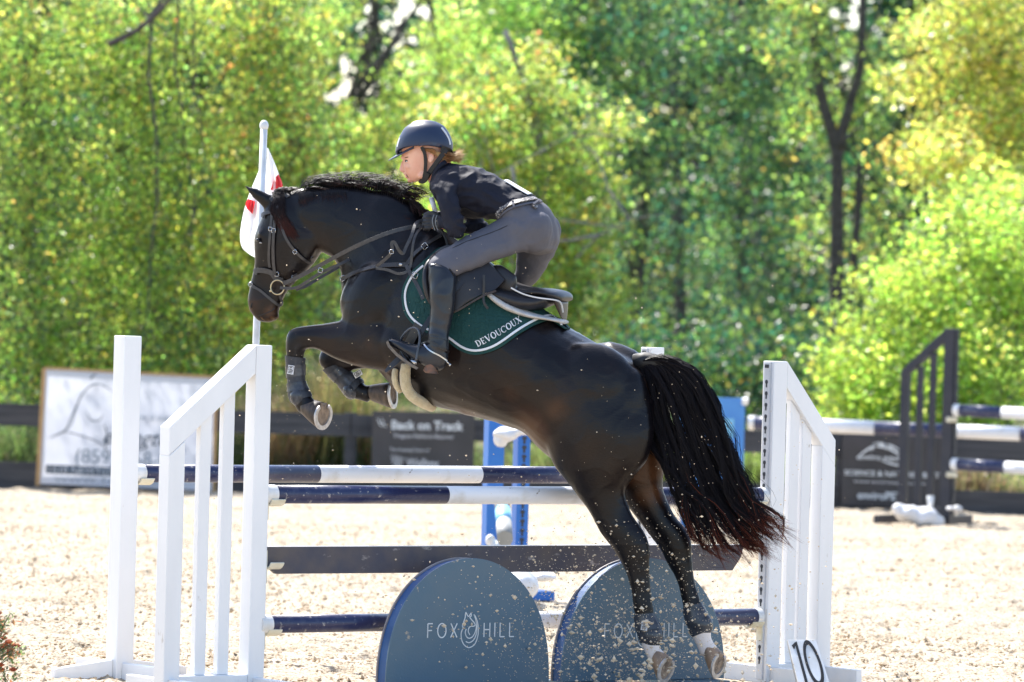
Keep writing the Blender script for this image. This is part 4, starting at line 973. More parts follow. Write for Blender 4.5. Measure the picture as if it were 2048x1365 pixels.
mb = MB(); q_ = [x + Vector((0, .01, 0)) for x in p2]; mb.add(p2 + q_, [(0, 1, 2, 3), (7, 6, 5, 4), (0, 4, 5, 1), (1, 5, 6, 2), (2, 6, 7, 3), (3, 7, 4, 0)]); mb.build('rear_panel', MT['white_plastic'], nm, local=False)
def nplace(x, y, off):   # x,y in 0..1 of the panel, y up
    a = c_[3].lerp(c_[0], y); b = c_[2].lerp(c_[1], y); return a.lerp(b, x) + nrm_ * (off + .001)
V, F = strokes3d([[(.12, .86), (.26, .955), (.26, .2)]], .085, nplace); mesh_obj('digit', V, F, MT['black'], nm)
V, F = strokes3d([arc(.66, .58, .22, .37, 0, 360, 32)], .085, nplace); mesh_obj('digit', V, F, MT['black'], nm)

# ================================================================= FLAG
D = 28.6
fl = thing('flagpole', 'tall slim white flagpole rising behind the left wing of the jump', 'flagpole', tuple(GX(497, D)))
mb = MB(); a = P(528, 252, D); b = GX(497, D); mb.tube([b, a], .0185, 14); mb.build('pole', MT['white_plastic'], fl, smooth=True, local=False)
mb = MB(); mb.ell(a, (.024, 0, 0), (0, .024, 0), (0, 0, .03)); mb.build('finial', MT['white_plastic'], fl, smooth=True, local=False)
flag = thing('flag', 'limp white flag with a red cross hanging from the slim white pole', 'flag', (a.x, a.y, a.z - .1))
def flag_half(left, rights, dep, name, mat, n=14, m=16):
    L_ = spline(left, 4); R_ = spline(rights, 4); V = []; F = []
    for i in range(len(L_)):
        for j in range(n + 1):
            u = j / n; px = L_[i][0] * (1 - u) + R_[i][0] * u; py = L_[i][1] * (1 - u) + R_[i][1] * u
            V.append(P(px, py, D + dep + .05 * math.sin(u * 7 + i * .05) * (u + .2)))
    for i in range(len(L_) - 1):
        for j in range(n): k_ = i * (n + 1) + j; F.append((k_, k_ + 1, k_ + n + 2, k_ + n + 1))
    return mesh_obj(name, V, F, mat, flag, smooth=True)
flag_half([(523, 330), (510, 360), (497, 392), (486, 430), (480, 470), (484, 495), (497, 508), (511, 516)], [(524, 330), (523, 360), (522, 392), (520, 430), (518, 470), (516, 495), (515, 508), (514, 517)], .06, 'cloth', MT['flag'])
flag_half([(534, 296), (533, 330), (531, 360), (530, 390), (528, 420), (526, 450), (524, 480)], [(536, 296), (549, 325), (558, 350), (563, 375), (561, 400), (556, 430), (530, 482)], .09, 'cloth', MT['flag'])
flag_half([(548, 358), (544, 372), (541, 380)], [(557, 349), (564, 365), (566, 384)], .055, 'red_bar', MT['flag_red'], 6)
flag_half([(496, 398), (491, 408), (494, 418)], [(512, 404), (510, 418), (507, 430)], .02, 'red_bar', MT['flag_red'], 6)

# ================================================================= MIDDLE DISTANCE
# blue standard behind the jump
D = 34.5
bs = thing('blue_standard', 'bright blue jump standard with keyhole post, seen below the horse belly', 'jump standard', tuple(GX(985, D)), math.radians(20))
def bx(t, name, mat, x0, x1, y0, y1, z0, z1, bevel=.004):
    mb = MB(); mb.box(x0, x1, y0, y1, z0, z1); return mb.build(name, MT[mat], t, bevel=bevel)
bx(bs, 'post', 'blue_paint', -.055, .055, -.05, .05, 0, 1.55)
bx(bs, 'post', 'blue_paint', .15, .235, -.05, .05, 0, 1.12)
bx(bs, 'edge_strip', 'pole_white', .0565, .062, -.02, .0, .1, 1.5, 0)
bx(bs, 'foot', 'blue_paint', -.05, .3, -.4, -.051, 0, .06); bx(bs, 'foot', 'blue_paint', -.05, .3, .051, .35, 0, .06)
for i in range(15):
    z = .25 + i * .06
    k = bpy.data.objects.new('keyhole', KH); COL.objects.link(k); k.parent = bs; k.location = (.192, -.0525, z); k.rotation_euler = (0, 0, math.pi / 2); k.scale = (1, 1.5, 1.3)
a = P(1012, 868, D); bq = P(1006, 1072, 32.6)
pole('fallen_pole', 'grey-green banded pole sloping down towards the camera beside the blue standard', P(1004, 1000, 34.2), P(1010, 1078, 32.9), .05, [.3, .62], ['grey_pole', 'pale_blue', 'grey_pole'], endcap=False)
def lumpy(name, label, cat, blobs, mat, D_, seed, vox=.012, sq=1.0):
    mb = MB()
    for (px, py, rx, ry, rd) in blobs:
        c = P(px, py, D_); s = D_ / FPX
        mb.ell(c, (rx * s, 0, 0), (0, rd, 0), (0, 0, ry * s), 14, 10)
    o, _ = fuse(name, mb, vox, mat, None, 5)
    for v_ in o.data.vertices:
        v_.co += Vector((noise.noise(v_.co * 9), noise.noise(v_.co * 9 + Vector((7, 0, 0))), noise.noise(v_.co * 11 + Vector((0, 9, 0))))) * .018
    return tag(o, label, cat)
lumpy('sandbag', 'crumpled white bag slung over the top of the blue standard', 'sandbag', [(1012, 868, 26, 14, .1), (1042, 862, 26, 9, .08), (1000, 884, 14, 14, .06), (1070, 860, 12, 6, .05)], MT['bag_white'], 34.2, 1)
lumpy('sandbag', 'small white bag tucked against the foot of the blue post', 'sandbag', [(980, 1082, 9, 16, .06), (990, 1098, 13, 16, .07)], MT['bag_white'], 33.6, 2)
lumpy('sandbag', 'large pale plastic bag lying between the two rounded filler boards', 'sandbag', [(1042, 1172, 36, 34, .16), (1022, 1195, 30, 26, .14)], MT['bag_white'], 31.6, 3)
lumpy('sandbag', 'small pale bag lying on the sand just right of the larger one under the plank', 'sandbag', [(1086, 1154, 30, 9, .1)], MT['bag_white'], 33.2, 4)
# black wing standard on the right
D = 49.3
ks = thing('black_standard', 'black wing standard with sloping top in front of the bright bush', 'jump standard', tuple(GX(1895, D)), math.radians(-30))
m_ = 'black_paint'
bx(ks, 'post', m_, -.05, .05, -.06, .06, 0, 1.82)
bx(ks, 'keyhole_track', 'fence_dark', .0505, .064, -.03, .03, .1, 1.81, .002)
X = .46
mb = MB(); mb.prism([(-.0505, 1.82), (-X - .04, 1.42), (-X - .04, 1.32), (-.0505, 1.71)], -.035, .035); mb.build('sloping_rail', MT[m_], ks, bevel=.004)
mb = MB(); mb.prism([(-X - .04, 0), (-X + .04, 0), (-X + .04, 1.395), (-X - .04, 1.318)], -.034, .034); mb.build('post', MT[m_], ks, bevel=.004)
for xx, zt in ((-.18, 1.59), (-.31, 1.465)): bx(ks, 'slat', m_, xx - .03, xx + .03, -.02, .02, .16, zt)
bx(ks, 'bottom_rail', m_, -X + .045, -.0505, -.03, .03, .06, .155)
for xx in (0, -X): bx(ks, 'foot', m_, xx - .03, xx + .03, -.55, -.061, 0, .08); bx(ks, 'foot', m_, xx - .03, xx + .03, .061, .5, 0, .08)
for py in (838, 948):
    mb = MB(); c = P(1903, py - 8, D - .05); mb.box(c.x - .05, c.x + .05, c.y - .08, c.y + .05, c.z - .07, c.z - .02); mb.build('jump_cup', MT['cup_plastic'], ks, local=False, bevel=.006)
pole('striped_pole', 'upper navy and white pole reaching off the right edge from the black standard', P(1912, 821, D - .1), P(2480, 850, D - 1.6), .056, [.17, .62], ['navy_paint', 'pole_white', 'navy_paint'], group='poles of the far black jump')
pole('striped_pole', 'lower navy and white pole reaching off the right edge from the black standard', P(1908, 929, D - .1), P(2470, 962, D - 1.6), .056, [.19, .62], ['navy_paint', 'pole_white', 'navy_paint'], group='poles of the far black jump')
pole('striped_pole', 'far navy and white pole passing behind the right white wing and the black standard', P(1500, 846, 50.9), P(2130, 872, 50.2), .066, [.13, .40, .655, .86], ['navy_paint', 'pole_white', 'navy_paint', 'pole_white', 'navy_paint'], group='poles of the far black jump')
lumpy('sandbag', 'white lumpy sandbag lying against the foot of the black standard', 'sandbag', [(1820, 1028, 34, 18, .13), (1852, 1036, 30, 22, .15), (1868, 1044, 22, 16, .12), (1798, 1016, 18, 9, .08)], MT['bag_white'], 48.8, 5, .016)
mb = MB(); mb.tube([P(1861, 1018, 48.9), P(1861, 992, 48.9)], [.022, .034], 14); o = mb.build('plastic_cup', MT['white_plastic'], None, smooth=True); tag(o, 'small white plastic cup standing on the sandbag by the black standard', 'cup')
lumpy('white_rag', 'scrap of white cloth tied low on the black standard', 'cloth', [(1915, 1018, 12, 7, .05), (1898, 1016, 8, 5, .05)], MT['bag_white'], 48.7, 6, .01)
# blossoms at the lower left edge
D = 25.4
fp = thing('flowering_plant', 'bushy plant with rust-red blooms at the lower left edge', 'plant', tuple(GX(-45, D)))
r = random.Random(5); mb = MB(); tips = []
for i in range(90):
    b_ = GX(-60 + r.uniform(-40, 40), D + r.uniform(-.1, .15)); t_ = P(-60 + r.uniform(-70, 98), 1246 + r.uniform(-20, 100), D + r.uniform(-.12, .12))
    if t_.x - b_.x > .2: t_.z = min(t_.z, P(0, 1290, D).z)
    mb.tube([b_, b_.lerp(t_, .5) + Vector((0, 0, .03)), t_], .0025, 4); tips.append(t_)
mb.build('stems', pmat('stem_green', (.04, .08, .03), None, .7), fp, local=False)
pts = np.array([t_ + Vector((r.uniform(-.03, .03), r.uniform(-.03, .03), r.uniform(-.06, .0))) for t_ in tips for q in range(16)])
leaf_cloud('foliage', pts, np.full(len(pts), .028), palette(len(pts), [(0.05, .07, .03), (.09, .10, .05), (.14, .06, .03)], [3, 2, 2], .3, 6), fp, seed=6, aspect=2.6)
mp_ = pmat('petal', (.55, .12, .03), (.2, .03, .012), .7, 60)
for i, t_ in enumerate(tips):
    if i % 2: continue
    mb = MB(); s_ = r.uniform(.010, .018); mb.ell(t_, (s_, 0, 0), (0, s_, 0), (0, 0, s_ * .7), 7, 5)
    for q in range(7):
        an = q * .9; mb.ell(t_ + Vector((math.cos(an), math.sin(an), 0)) * s_ * .8, (s_ * .5, 0, 0), (0, s_ * .5, 0), (0, 0, s_ * .3), 5, 4)
    mb.build('bloom', mp_, fp, local=False)
# ================================================================= THE HORSE
PSI = math.radians(18)
HN = Vector((-math.sin(PSI), -math.cos(PSI), 0))          # the horse's left side, towards the camera
HH = Vector((-math.cos(PSI), math.sin(PSI), 0))           # its heading
HO = P(1320, 700, 26.95)
def H(px, py, w=0.0):                                      # where a sight line meets the plane w metres left of the spine
    d = rayd(px, py); t = (HO + HN * w - CAMP).dot(HN) / d.dot(HN); return CAMP + d * t
NS = 24
def ringf(p0, p1, w, hw, w1=None, e=2.2):
    """cross-section: p0, p1 outline pixels (front/top and back/bottom), centre plane w, half width hw"""
    a = H(p0[0], p0[1], w); b = H(p1[0], p1[1], w if w1 is None else w1); c = (a + b) / 2; r = (a - b) / 2; out = []
    for k in range(NS):
        an = 2 * math.pi * k / NS; ca, sa = math.cos(an), math.sin(an)
        q = 2 / e
        out.append(c + r * (abs(ca) ** q * (1 if ca >= 0 else -1)) + HN * hw * (abs(sa) ** q * (1 if sa >= 0 else -1)))
    return out
def loft(mb, st, k=5, e=2.2, cap=0.35):
    """st: (x0,y0,x1,y1,w,hw)"""
    S = spline(st, k); R = [ringf((s[0], s[1]), (s[2], s[3]), s[4], max(s[5], .004), e=e) for s in S]
    def cap_ring(r, r2, q):
        c = sum(r, Vector()) / len(r); c2 = sum(r2, Vector()) / len(r2); d = (c - c2).normalized() * (r[0] - c).length
        return [c + (p - c) * math.sqrt(1 - q * q) + d * q * cap for p in r]
    R = [cap_ring(R[0], R[1], q) for q in (.92, .7, .4)] + R + [cap_ring(R[-1], R[-2], q) for q in (.4, .7, .92)]
    return mb.rings(R)
def hell(mb, px, py, w, rx, ry, rw, rot=0, nu=18, nv=12):   # ellipsoid, radii rx,ry in pixels, rw metres
    c = H(px, py, w); s = 1 / 408.0; cr, sr = math.cos(rot), math.sin(rot)
    X = -HH; Zv = Vector((0, 0, 1))
    return mb.ell(c, (X * cr - Zv * sr) * rx * s, HN * rw, (X * sr + Zv * cr) * ry * s, nu, nv)

TRUNK = [(868, 452, 712, 640, 0, .13), (886, 462, 742, 715, 0, .20), (925, 488, 795, 778, 0, .25), (980, 530, 868, 812, 0, .285), (1030, 576, 935, 830, 0, .30), (1080, 618, 1002, 850, 0, .30),
         (1130, 651, 1052, 868, 0, .275), (1180, 680, 1092, 905, 0, .262), (1225, 700, 1140, 940, 0, .255), (1262, 721, 1190, 950, 0, .235), (1290, 748, 1245, 930, 0, .19), (1306, 790, 1285, 890, 0, .12)]
NECK = [(578, 383, 628, 492, .0, .070), (606, 376, 648, 508, 0, .080), (645, 371, 668, 520, 0, .083), (695, 370, 684, 548, 0, .086), (750, 380, 686, 590, 0, .10), (802, 406, 694, 640, 0, .135), (838, 430, 712, 690, 0, .175), (868, 452, 745, 722, 0, .20)]
HEAD = [(538, 404, 588, 388, 0, .055), (528, 424, 612, 420, 0, .085), (519, 448, 634, 460, 0, .095), (510, 474, 642, 494, 0, .098), (512, 500, 632, 520, 0, .085), (512, 527, 610, 545, 0, .066), (507, 550, 590, 564, 0, .055),
        (501, 575, 574, 584, 0, .048), (497, 600, 564, 606, 0, .05), (500, 620, 558, 626, 0, .046), (513, 638, 547, 643, 0, .032)]
HINDN = [(1070, 740, 1300, 800, .10, .13), (1082, 850, 1304, 870, .125, .135), (1108, 922, 1290, 922, .13, .115), (1145, 975, 1262, 958, .13, .085), (1178, 1022, 1249, 985, .13, .065), (1202, 1064, 1264, 1030, .13, .052), (1226, 1094, 1289, 1068, .13, .047),
         (1242, 1124, 1297, 1096, .13, .043), (1254, 1148, 1298, 1136, .13, .035), (1263, 1176, 1300, 1168, .13, .029), (1268, 1205, 1302, 1203, .13, .027), (1273, 1234, 1306, 1232, .13, .029), (1277, 1262, 1318, 1258, .13, .036), (1285, 1286, 1318, 1280, .13, .033), (1292, 1306, 1319, 1297, .13, .03), (1300, 1322, 1332, 1308, .13, .036)]
HINDF = [(1100, 760, 1312, 800, -.10, .12), (1140, 860, 1330, 870, -.12, .125), (1190, 930, 1328, 925, -.13, .105), (1226, 975, 1324, 965, -.13, .08), (1256, 1012, 1329, 992, -.13, .062), (1282, 1046, 1347, 1032, -.13, .052), (1306, 1076, 1370, 1058, -.13, .047),
         (1324, 1102, 1381, 1082, -.13, .043), (1337, 1128, 1382, 1116, -.13, .035), (1354, 1157, 1386, 1146, -.13, .029), (1363, 1190, 1391, 1176, -.13, .027), (1371, 1222, 1403, 1214, -.13, .029), (1378, 1250, 1416, 1242, -.13, .036), (1388, 1274, 1420, 1262, -.13, .033), (1396, 1294, 1422, 1280, -.13, .03), (1402, 1312, 1434, 1294, -.13, .036)]
FOREN = [(735, 600, 800, 745, .13, .085), (700, 636, 742, 738, .14, .085), (672, 645, 700, 728, .14, .07), (645, 650, 664, 714, .14, .055), (618, 653, 634, 699, .14, .046), (596, 656, 616, 697, .14, .045), (580, 664, 609, 700, .14, .045), (574, 684, 608, 706, .14, .044),
         (575, 712, 606, 716, .14, .035), (578, 745, 605, 740, .14, .029), (580, 772, 607, 768, .14, .029), (581, 792, 617, 786, .14, .036), (590, 812, 622, 798, .14, .034), (602, 826, 632, 806, .14, .036)]
FOREF = [(790, 640, 800, 740, -.12, .08), (735, 660, 760, 730, -.14, .08), (690, 682, 705, 738, -.14, .055), (662, 692, 676, 736, -.14, .046), (643, 705, 664, 742, -.14, .045), (640, 726, 672, 734, -.14, .044), (650, 740, 680, 728, -.14, .036),
         (667, 756, 691, 738, -.14, .029), (684, 774, 706, 752, -.14, .029), (698, 794, 722, 762, -.14, .036), (714, 798, 728, 772, -.14, .034), (735, 806, 742, 772, -.14, .034)]
mb = MB()
loft(mb, TRUNK, 4); loft(mb, NECK, 5, 2.0); loft(mb, HEAD, 5, 2.5)
def fuller(leg, g=.004):
    o_ = []
    for s in leg:
        a_ = np.array(s[0:2], float); b_ = np.array(s[2:4], float); dd = (a_ - b_) / np.linalg.norm(a_ - b_) * g * 408; o_.append((*(a_ + dd), *(b_ - dd), s[4], s[5] + g))
    return o_
for leg in (HINDN, HINDF, FOREN, FOREF): loft(mb, fuller(leg), 5, 2.1)
for s in (1, -1):       # muscles
    hell(mb, 745 + (0 if s > 0 else 60), 610, s * .13, 60, 95, .098, .35)           # shoulder
    hell(mb, 716 + (0 if s > 0 else 60), 600, s * .09, 34, 55, .10, .2)             # breast
    hell(mb, 800 + (0 if s > 0 else 60), 690, s * .15, 50, 48, .09, .3)             # elbow
    hell(mb, 1185 + (0 if s > 0 else 40), 775, s * .12, 100, 88, .130, .5)           # hip
    hell(mb, 1255 + (0 if s > 0 else 40), 830, s * .11, 46, 95, .108, .05)           # buttock
    hell(mb, 1155 + (0 if s > 0 else 60), 880, s * .125, 52, 70, .098, .4)            # stifle
    hell(mb, 603 + (0 if s > 0 else 14), 488, s * .055, 34, 40, .035, .2)           # cheek
    hell(mb, 527 + (0 if s > 0 else 14), 470, s * .072, 13, 9, .022, .6)            # brow
    hell(mb, 512 + (0 if s > 0 else 8), 613, s * .030, 12, 13, .018, .1)            # nostril rim
hell(mb, 770, 430, 0, 95, 45, .075, .3)
hell(mb, 548, 632, 0, 13, 12, .032, .3)                                             # chin
# ears
def ear(mb, tip, bf, bb, w, tw):
    S = [(bf[0], bf[1], bb[0], bb[1], w, .024), ((bf[0] * 2 + tip[0]) / 3 - 3, (bf[1] * 2 + tip[1]) / 3, (bb[0] * 2 + tip[0]) / 3 + 4, (bb[1] * 2 + tip[1]) / 3 - 2, w, .024), ((bf[0] + tip[0] * 2) / 3 - 2, (bf[1] + tip[1] * 2) / 3 + 1, (bb[0] + tip[0] * 2) / 3 + 3, (bb[1] + tip[1] * 2) / 3 - 2, (w + tw) / 2, .016), (tip[0] - 1, tip[1] + 1, tip[0] + 2, tip[1], tw, .004)]
    loft(mb, S, 4, 2.0)
ear(mb, (489, 371), (524, 416), (548, 396), .045, .06)
ear(mb, (547, 378), (552, 404), (574, 392), -.045, -.05)
horse = thing('horse', 'dark bay horse with black mane and tail jumping to the left over the poles', 'horse', (HO.x, HO.y, 0), 0)
body, BV_ = fuse('body', mb, .008, MT['coat'], horse, 20, .5)
me = body.data; hw_inv = world_inv(horse)
vc = np.zeros(len(me.vertices) * 3); me.vertices.foreach_get('co', vc); vc = vc.reshape(-1, 3)
def hpos(px, py, w=0): return np.array((hw_inv @ H(px, py, w))[:])
def sphere_w(px, py, w, r, p=1.5):
    d = np.linalg.norm(vc - hpos(px, py, w), axis=1) / r; return np.clip(1 - d, 0, 1) ** p
brown = np.zeros(len(vc))
for (px, py, w_, r_, a_) in [(515, 610, 0, .13, 1.2), (540, 625, .03, .10, 1.0), (560, 560, .05, .16, .4), (1075, 850, .15, .28, 1.3), (1110, 820, .25, .25, .8), (1020, 850, 0, .3, .9), (940, 830, .1, .3, .75), (1230, 930, .15, .18, .8), (1290, 930, -.06, .22, 1.9), (1300, 985, -.1, .16, 1.5),
                             (1300, 760, .02, .12, 1.1), (660, 680, .14, .2, .6), (720, 720, .14, .2, .8), (780, 725, .1, .18, 1.2), (610, 470, .08, .1, .35), (650, 700, .14, .12, .6), (900, 700, .3, .3, .35), (1130, 800, .27, .22, .4), (1010, 790, .3, .26, .6), (1180, 900, .2, .2, .6), (740, 690, .2, .2, .7), (640, 500, .05, .12, .5)]:
    brown = np.maximum(brown, a_ * sphere_w(px, py, w_, r_))
no = np.zeros(len(me.vertices) * 3); me.vertices.foreach_get('normal', no); no = no.reshape(-1, 3)
relief = np.array([noise.noise(Vector(c) * 5.0) * .007 + noise.noise(Vector((c[0] * 13, c[1] * 6, c[2] * 9))) * .0032 + (.5 - abs(noise.noise(Vector((c[0] * 7 + 5, c[1] * 4, c[2] * 11))))) ** 6 * .12 for c in vc])
fine = np.clip((vc[:, 2] + .25) / .3, .25, 1); me.vertices.foreach_set('co', (vc + no * (relief * fine)[:, None]).ravel()); me.update()
set_attr(me, 'brown', np.clip(brown, 0, 1) * .9)
sock = np.zeros(len(vc))
for (px, py, w_) in [(1303, 1300, .13), (1312, 1318, .13), (1405, 1284, -.13), (1416, 1300, -.13)]:
    d = np.linalg.norm(vc - hpos(px, py, w_), axis=1); sock = np.maximum(sock, np.clip((.085 - d) / .02, 0, 1))
set_attr(me, 'sock', sock)

def S(px, py, off=0.004, w=.1, maxd=.25):
    """point on the horse's skin seen at this pixel, lifted off by `off`"""
    d = rayd(px, py).normalized(); h = BV_.ray_cast(CAMP, d)
    if h[0] is None:
        h = BV_.find_nearest(H(px, py, w))
    p, n = h[0], h[1]
    if n.dot(d) > 0: n = -n
    return p + n * off, n
# hooves and their shoes
def hoof(cx, cy, w, normal, toe, rad, mat, coronet, name='hoof', wall=.075):
    """cx,cy = pixel of the sole's centre; normal = where the sole faces; toe = direction of the toe"""
    c = H(cx, cy, w); N = Vector(normal).normalized(); T = Vector(toe); T = (T - N * T.dot(N)).normalized(); B = N.cross(T)
    cor = H(coronet[0], coronet[1], w)
    m = 28; def_out = []
    for k in range(m):
        an = 2 * math.pi * k / m; ct, st = math.cos(an), math.sin(an)
        ln = 1.12 if ct > 0 else .86
        def_out.append((ct * rad * ln, st * rad * (1 - .10 * max(0, -ct))))
    R = []
    for q in (0, .25, .5, .8, 1.0):
        cc = c.lerp(cor, q); sc = 1 - .40 * q ** 1.2
        # turn the rings gradually from the sole plane to the coronet plane
        N2 = (N * (1 - q * .25) + (c - cor).normalized() * q * .25).normalized(); T2 = (T - N2 * T.dot(N2)).normalized(); B2 = N2.cross(T2)
        R.append([cc + T2 * x * sc + B2 * y * sc for x, y in def_out])
    R.append([sum(R[-1], Vector()) / m + (p - sum(R[-1], Vector()) / m) * .5 - N * .012 for p in R[-1]])
    mb = MB(); mb.rings(R, cap=True); o = mb.build(name, MT[mat], horse, smooth=True, local=False)
    # shoe: an open horseshoe ring
    V = []; F = []; outp = []
    ks = [k for k in range(-11, 12)]
    for k in ks:
        an = 2 * math.pi * k / m; ct, st = math.cos(an), math.sin(an); ln = 1.12 if ct > 0 else .86
        for rr, oo in ((1.03, .001), (1.03, .010), (.74, .010), (.74, .001)): V.append(c + T * ct * rad * ln * rr + B * st * rad * rr * (1 - .1 * max(0, -ct)) + N * oo)
    for i in range(len(ks) - 1):
        for q in range(4): F.append((i * 4 + q, i * 4 + (q + 1) % 4, (i + 1) * 4 + (q + 1) % 4, (i + 1) * 4 + q))
    F += [(0, 3, 2, 1), tuple(len(V) - 4 + q for q in range(4))]
    mb = MB(); mb.add(V, F); mb.build('horseshoe', MT['shoe_metal'], o, local=False)
    mb = MB()
    mb.rings([[c + T * x * .93 + B * y * .93 + N * .0015 for x, y in def_out], [c + T * x * .7 + B * y * .7 + N * .0005 for x, y in def_out]], cap=True)
    mb.add([c - T * rad * .85 + B * rad * .4 + N * .003, c - T * rad * .85 - B * rad * .4 + N * .003, c + T * rad * .35 + N * .003, c - T * rad * .7 + N * .014, c + T * rad * .2 + N * .009], [(0, 2, 3), (1, 3, 2), (0, 3, 1)])
    s_ = mb.build('sole', MT['sole'], o, smooth=False, local=False)
    return o
hoof(645, 829, .14, (.80, -.58, -.12), (.1, 0, -1), .068, 'hoof', (610, 812))
hoof(783, 788, -.14, (.93, -.30, .10), (.28, 0, -1), .066, 'hoof', (742, 784))
hoof(1331, 1337, .13, (.80, -.54, -.25), (.05, .0, 1) if False else (-.35, 0, -1), .068, 'hoof_pale', (1314, 1312))
hoof(1436, 1327, -.13, (.84, -.52, -.22), (-.3, 0, -1), .066, 'hoof_pale', (1418, 1300))
# eye and nostril
mb = MB(); hell(mb, 517, 481, .088, 5.5, 4, .016, .5, 14, 10); ey = mb.build('eye', MT['eye'], horse, smooth=True, local=False)
mb = MB(); hell(mb, 521.5, 486, .082, 3.5, 1.6, .012, .3); mb.build('eye_white', MT['eye_white'], ey, smooth=True, local=False)
p, n = S(504, 611, .001); mb = MB(); mb.ell(p, (.005, .002, 0), n * .004, (.004, 0, .014), 12, 8); mb.build('nostril', MT['black'], horse, smooth=True, local=False)
p, n = S(535, 636, .002)
mb = MB(); pts = [S(x, y, .0)[0] for x, y in ((516, 632), (530, 628), (543, 622), (550, 616))]; v, f = ribbon(smooth_pts(pts, 3), .004, .003, normals=HN); mb.add(v, f); mb.build('mouth_line', MT['black'], horse, local=False)

# hair: mane, forelock, tail
def strands(name, curves, rad, mat, parent, segs=10, label=None, seed=1):
    """curves: array (n,k,3) control points; builds three-sided tapering hairs"""
    n = len(curves); K = curves.shape[1]
    # catmull resample
    ts = np.linspace(0, K - 1, segs + 1); pts = np.zeros((n, segs + 1, 3))
    for j, t in enumerate(ts):
        i = min(int(t), K - 2); f_ = t - i
        p0 = curves[:, max(i - 1, 0)]; p1 = curves[:, i]; p2 = curves[:, i + 1]; p3 = curves[:, min(i + 2, K - 1)]
        pts[:, j] = 0.5 * ((2 * p1) + (p2 - p0) * f_ + (2 * p0 - 5 * p1 + 4 * p2 - p3) * f_ ** 2 + (3 * p1 - p0 - 3 * p2 + p3) * f_ ** 3)
    tan = np.gradient(pts, axis=1); tan /= (np.linalg.norm(tan, axis=2, keepdims=True) + 1e-9)
    ref = np.array([0.3, 1.0, 0.2]); a = np.cross(tan, ref); a /= (np.linalg.norm(a, axis=2, keepdims=True) + 1e-9); b = np.cross(tan, a)
    tt = np.linspace(0, 1, segs + 1); rr = rad * (1 - tt ** 3 * .85); rr = rr[None, :, None] * np.ones((n, 1, 1))
    V = np.stack([pts + a * rr * math.cos(q) + b * rr * math.sin(q) for q in (0, 2.094, 4.189)], 2).reshape(-1, 3)
    base = (np.arange(n) * (segs + 1) * 3)[:, None, None] + (np.arange(segs) * 3)[None, :, None] + np.arange(3)[None, None, :]
    nx = (np.arange(n) * (segs + 1) * 3)[:, None, None] + (np.arange(segs) * 3)[None, :, None] + ((np.arange(3) + 1) % 3)[None, None, :]
    F = np.stack([base, nx, nx + 3, base + 3], -1).reshape(-1, 4)
    o = np_obj(name, V, F, MT[mat], parent, smooth=True)
    rn2 = np.random.default_rng(seed).normal(size=n) * .10; set_attr(o.data, 'tipness', np.clip((np.repeat(tt, 3)[None, :] + rn2[:, None]), 0, 1).ravel()); return o
def guides_px(guides, n, seed, spread_w=(0, 0), jit=3, clump=9, wroot=.0, tipj=1.0, lenj=.08, tsp=.013):
    """guides: list of pixel curves (same length); strands fill the fan between them"""
    r = np.random.default_rng(seed); Gd = np.array(guides, float); K = Gd.shape[1]; out = []
    ncl = max(1, n // clump); ct = r.random(ncl); cw = r.uniform(-1, 1, ncl)
    for i in range(n):
        c_ = i % ncl; t = np.clip(ct[c_] + r.normal() * tsp, 0, 1) * (len(Gd) - 1); a = min(int(t), len(Gd) - 2); f_ = t - a
        cv = Gd[a] * (1 - f_) + Gd[a + 1] * f_
        ccw = cw[c_]; rr = np.random.default_rng(seed * 1000 + c_); cj = rr.normal(size=(K, 2)) * jit * np.linspace(0.1, 1.3, K)[:, None]
        fly = 1.0 if r.random() < .12 else .17
        cv = cv + cj + r.normal(size=(K, 2)) * jit * .34 * fly * np.linspace(0.6, tipj * 1.6, K)[:, None]
        L = 1 - abs(r.normal()) * lenj
        # shorten by pulling along the curve
        end = cv[-2] + (cv[-1] - cv[-2]) * max(0.1, 1 - (1 - L) * K); cv[-1] = end
        ww = wroot + (ccw + r.normal() * .07) * np.linspace(spread_w[0], spread_w[1], K)
        out.append([tuple(H(cv[k][0], cv[k][1], ww[k])) for k in range(K)])
    return np.array(out)
TG = [[(1276, 730), (1279, 765), (1286, 830), (1305, 890), (1332, 940), (1355, 985), (1378, 1040), (1408, 1085)],
      [(1280, 728), (1296, 750), (1312, 830), (1335, 905), (1362, 965), (1385, 1020), (1420, 1075), (1462, 1128)],
      [(1282, 725), (1310, 738), (1338, 800), (1362, 880), (1395, 955), (1425, 1020), (1465, 1075), (1515, 1125)],
      [(1284, 723), (1326, 728), (1366, 778), (1398, 850), (1426, 930), (1462, 1005), (1500, 1062), (1552, 1108)],
      [(1286, 722), (1338, 720), (1392, 748), (1430, 815), (1460, 890), (1496, 970), (1532, 1030), (1582, 1074)]]
cv = guides_px(TG, 2500, 61, (.03, .10), 11, 60, 0, 1.6, .12)
strands('tail', cv, .00135, 'tail_hair', horse, 16)
cv = np.concatenate([guides_px(TG[2:], 800, 62, (.03, .07), 9, 60, .02, 1.4, .2), guides_px(TG[1:], 500, 64, (.03, .09), 12, 8, .0, 1.6, .3)])
strands('tail', cv, .0014, 'tail_hair', horse, 16)
# a few stray red hairs at the tips
cv = guides_px([[(1330, 900), (1345, 960), (1362, 1030), (1378, 1075), (1405, 1120), (1462, 1142)], [(1420, 820), (1450, 880), (1480, 935), (1512, 965), (1530, 990), (1538, 1015)]], 26, 63, (.02, .1), 14, 1, 0, 1.5)
strands('tail_wisps', cv, .0011, 'tail_hair', horse, 12)
# dock under the hair
mb = MB(); mb.tube([H(1272, 728), H(1292, 722), H(1325, 726), H(1360, 748)], [.05, .045, .035, .012], 10); mb.build('dock', MT['black'], horse, smooth=True, local=False)
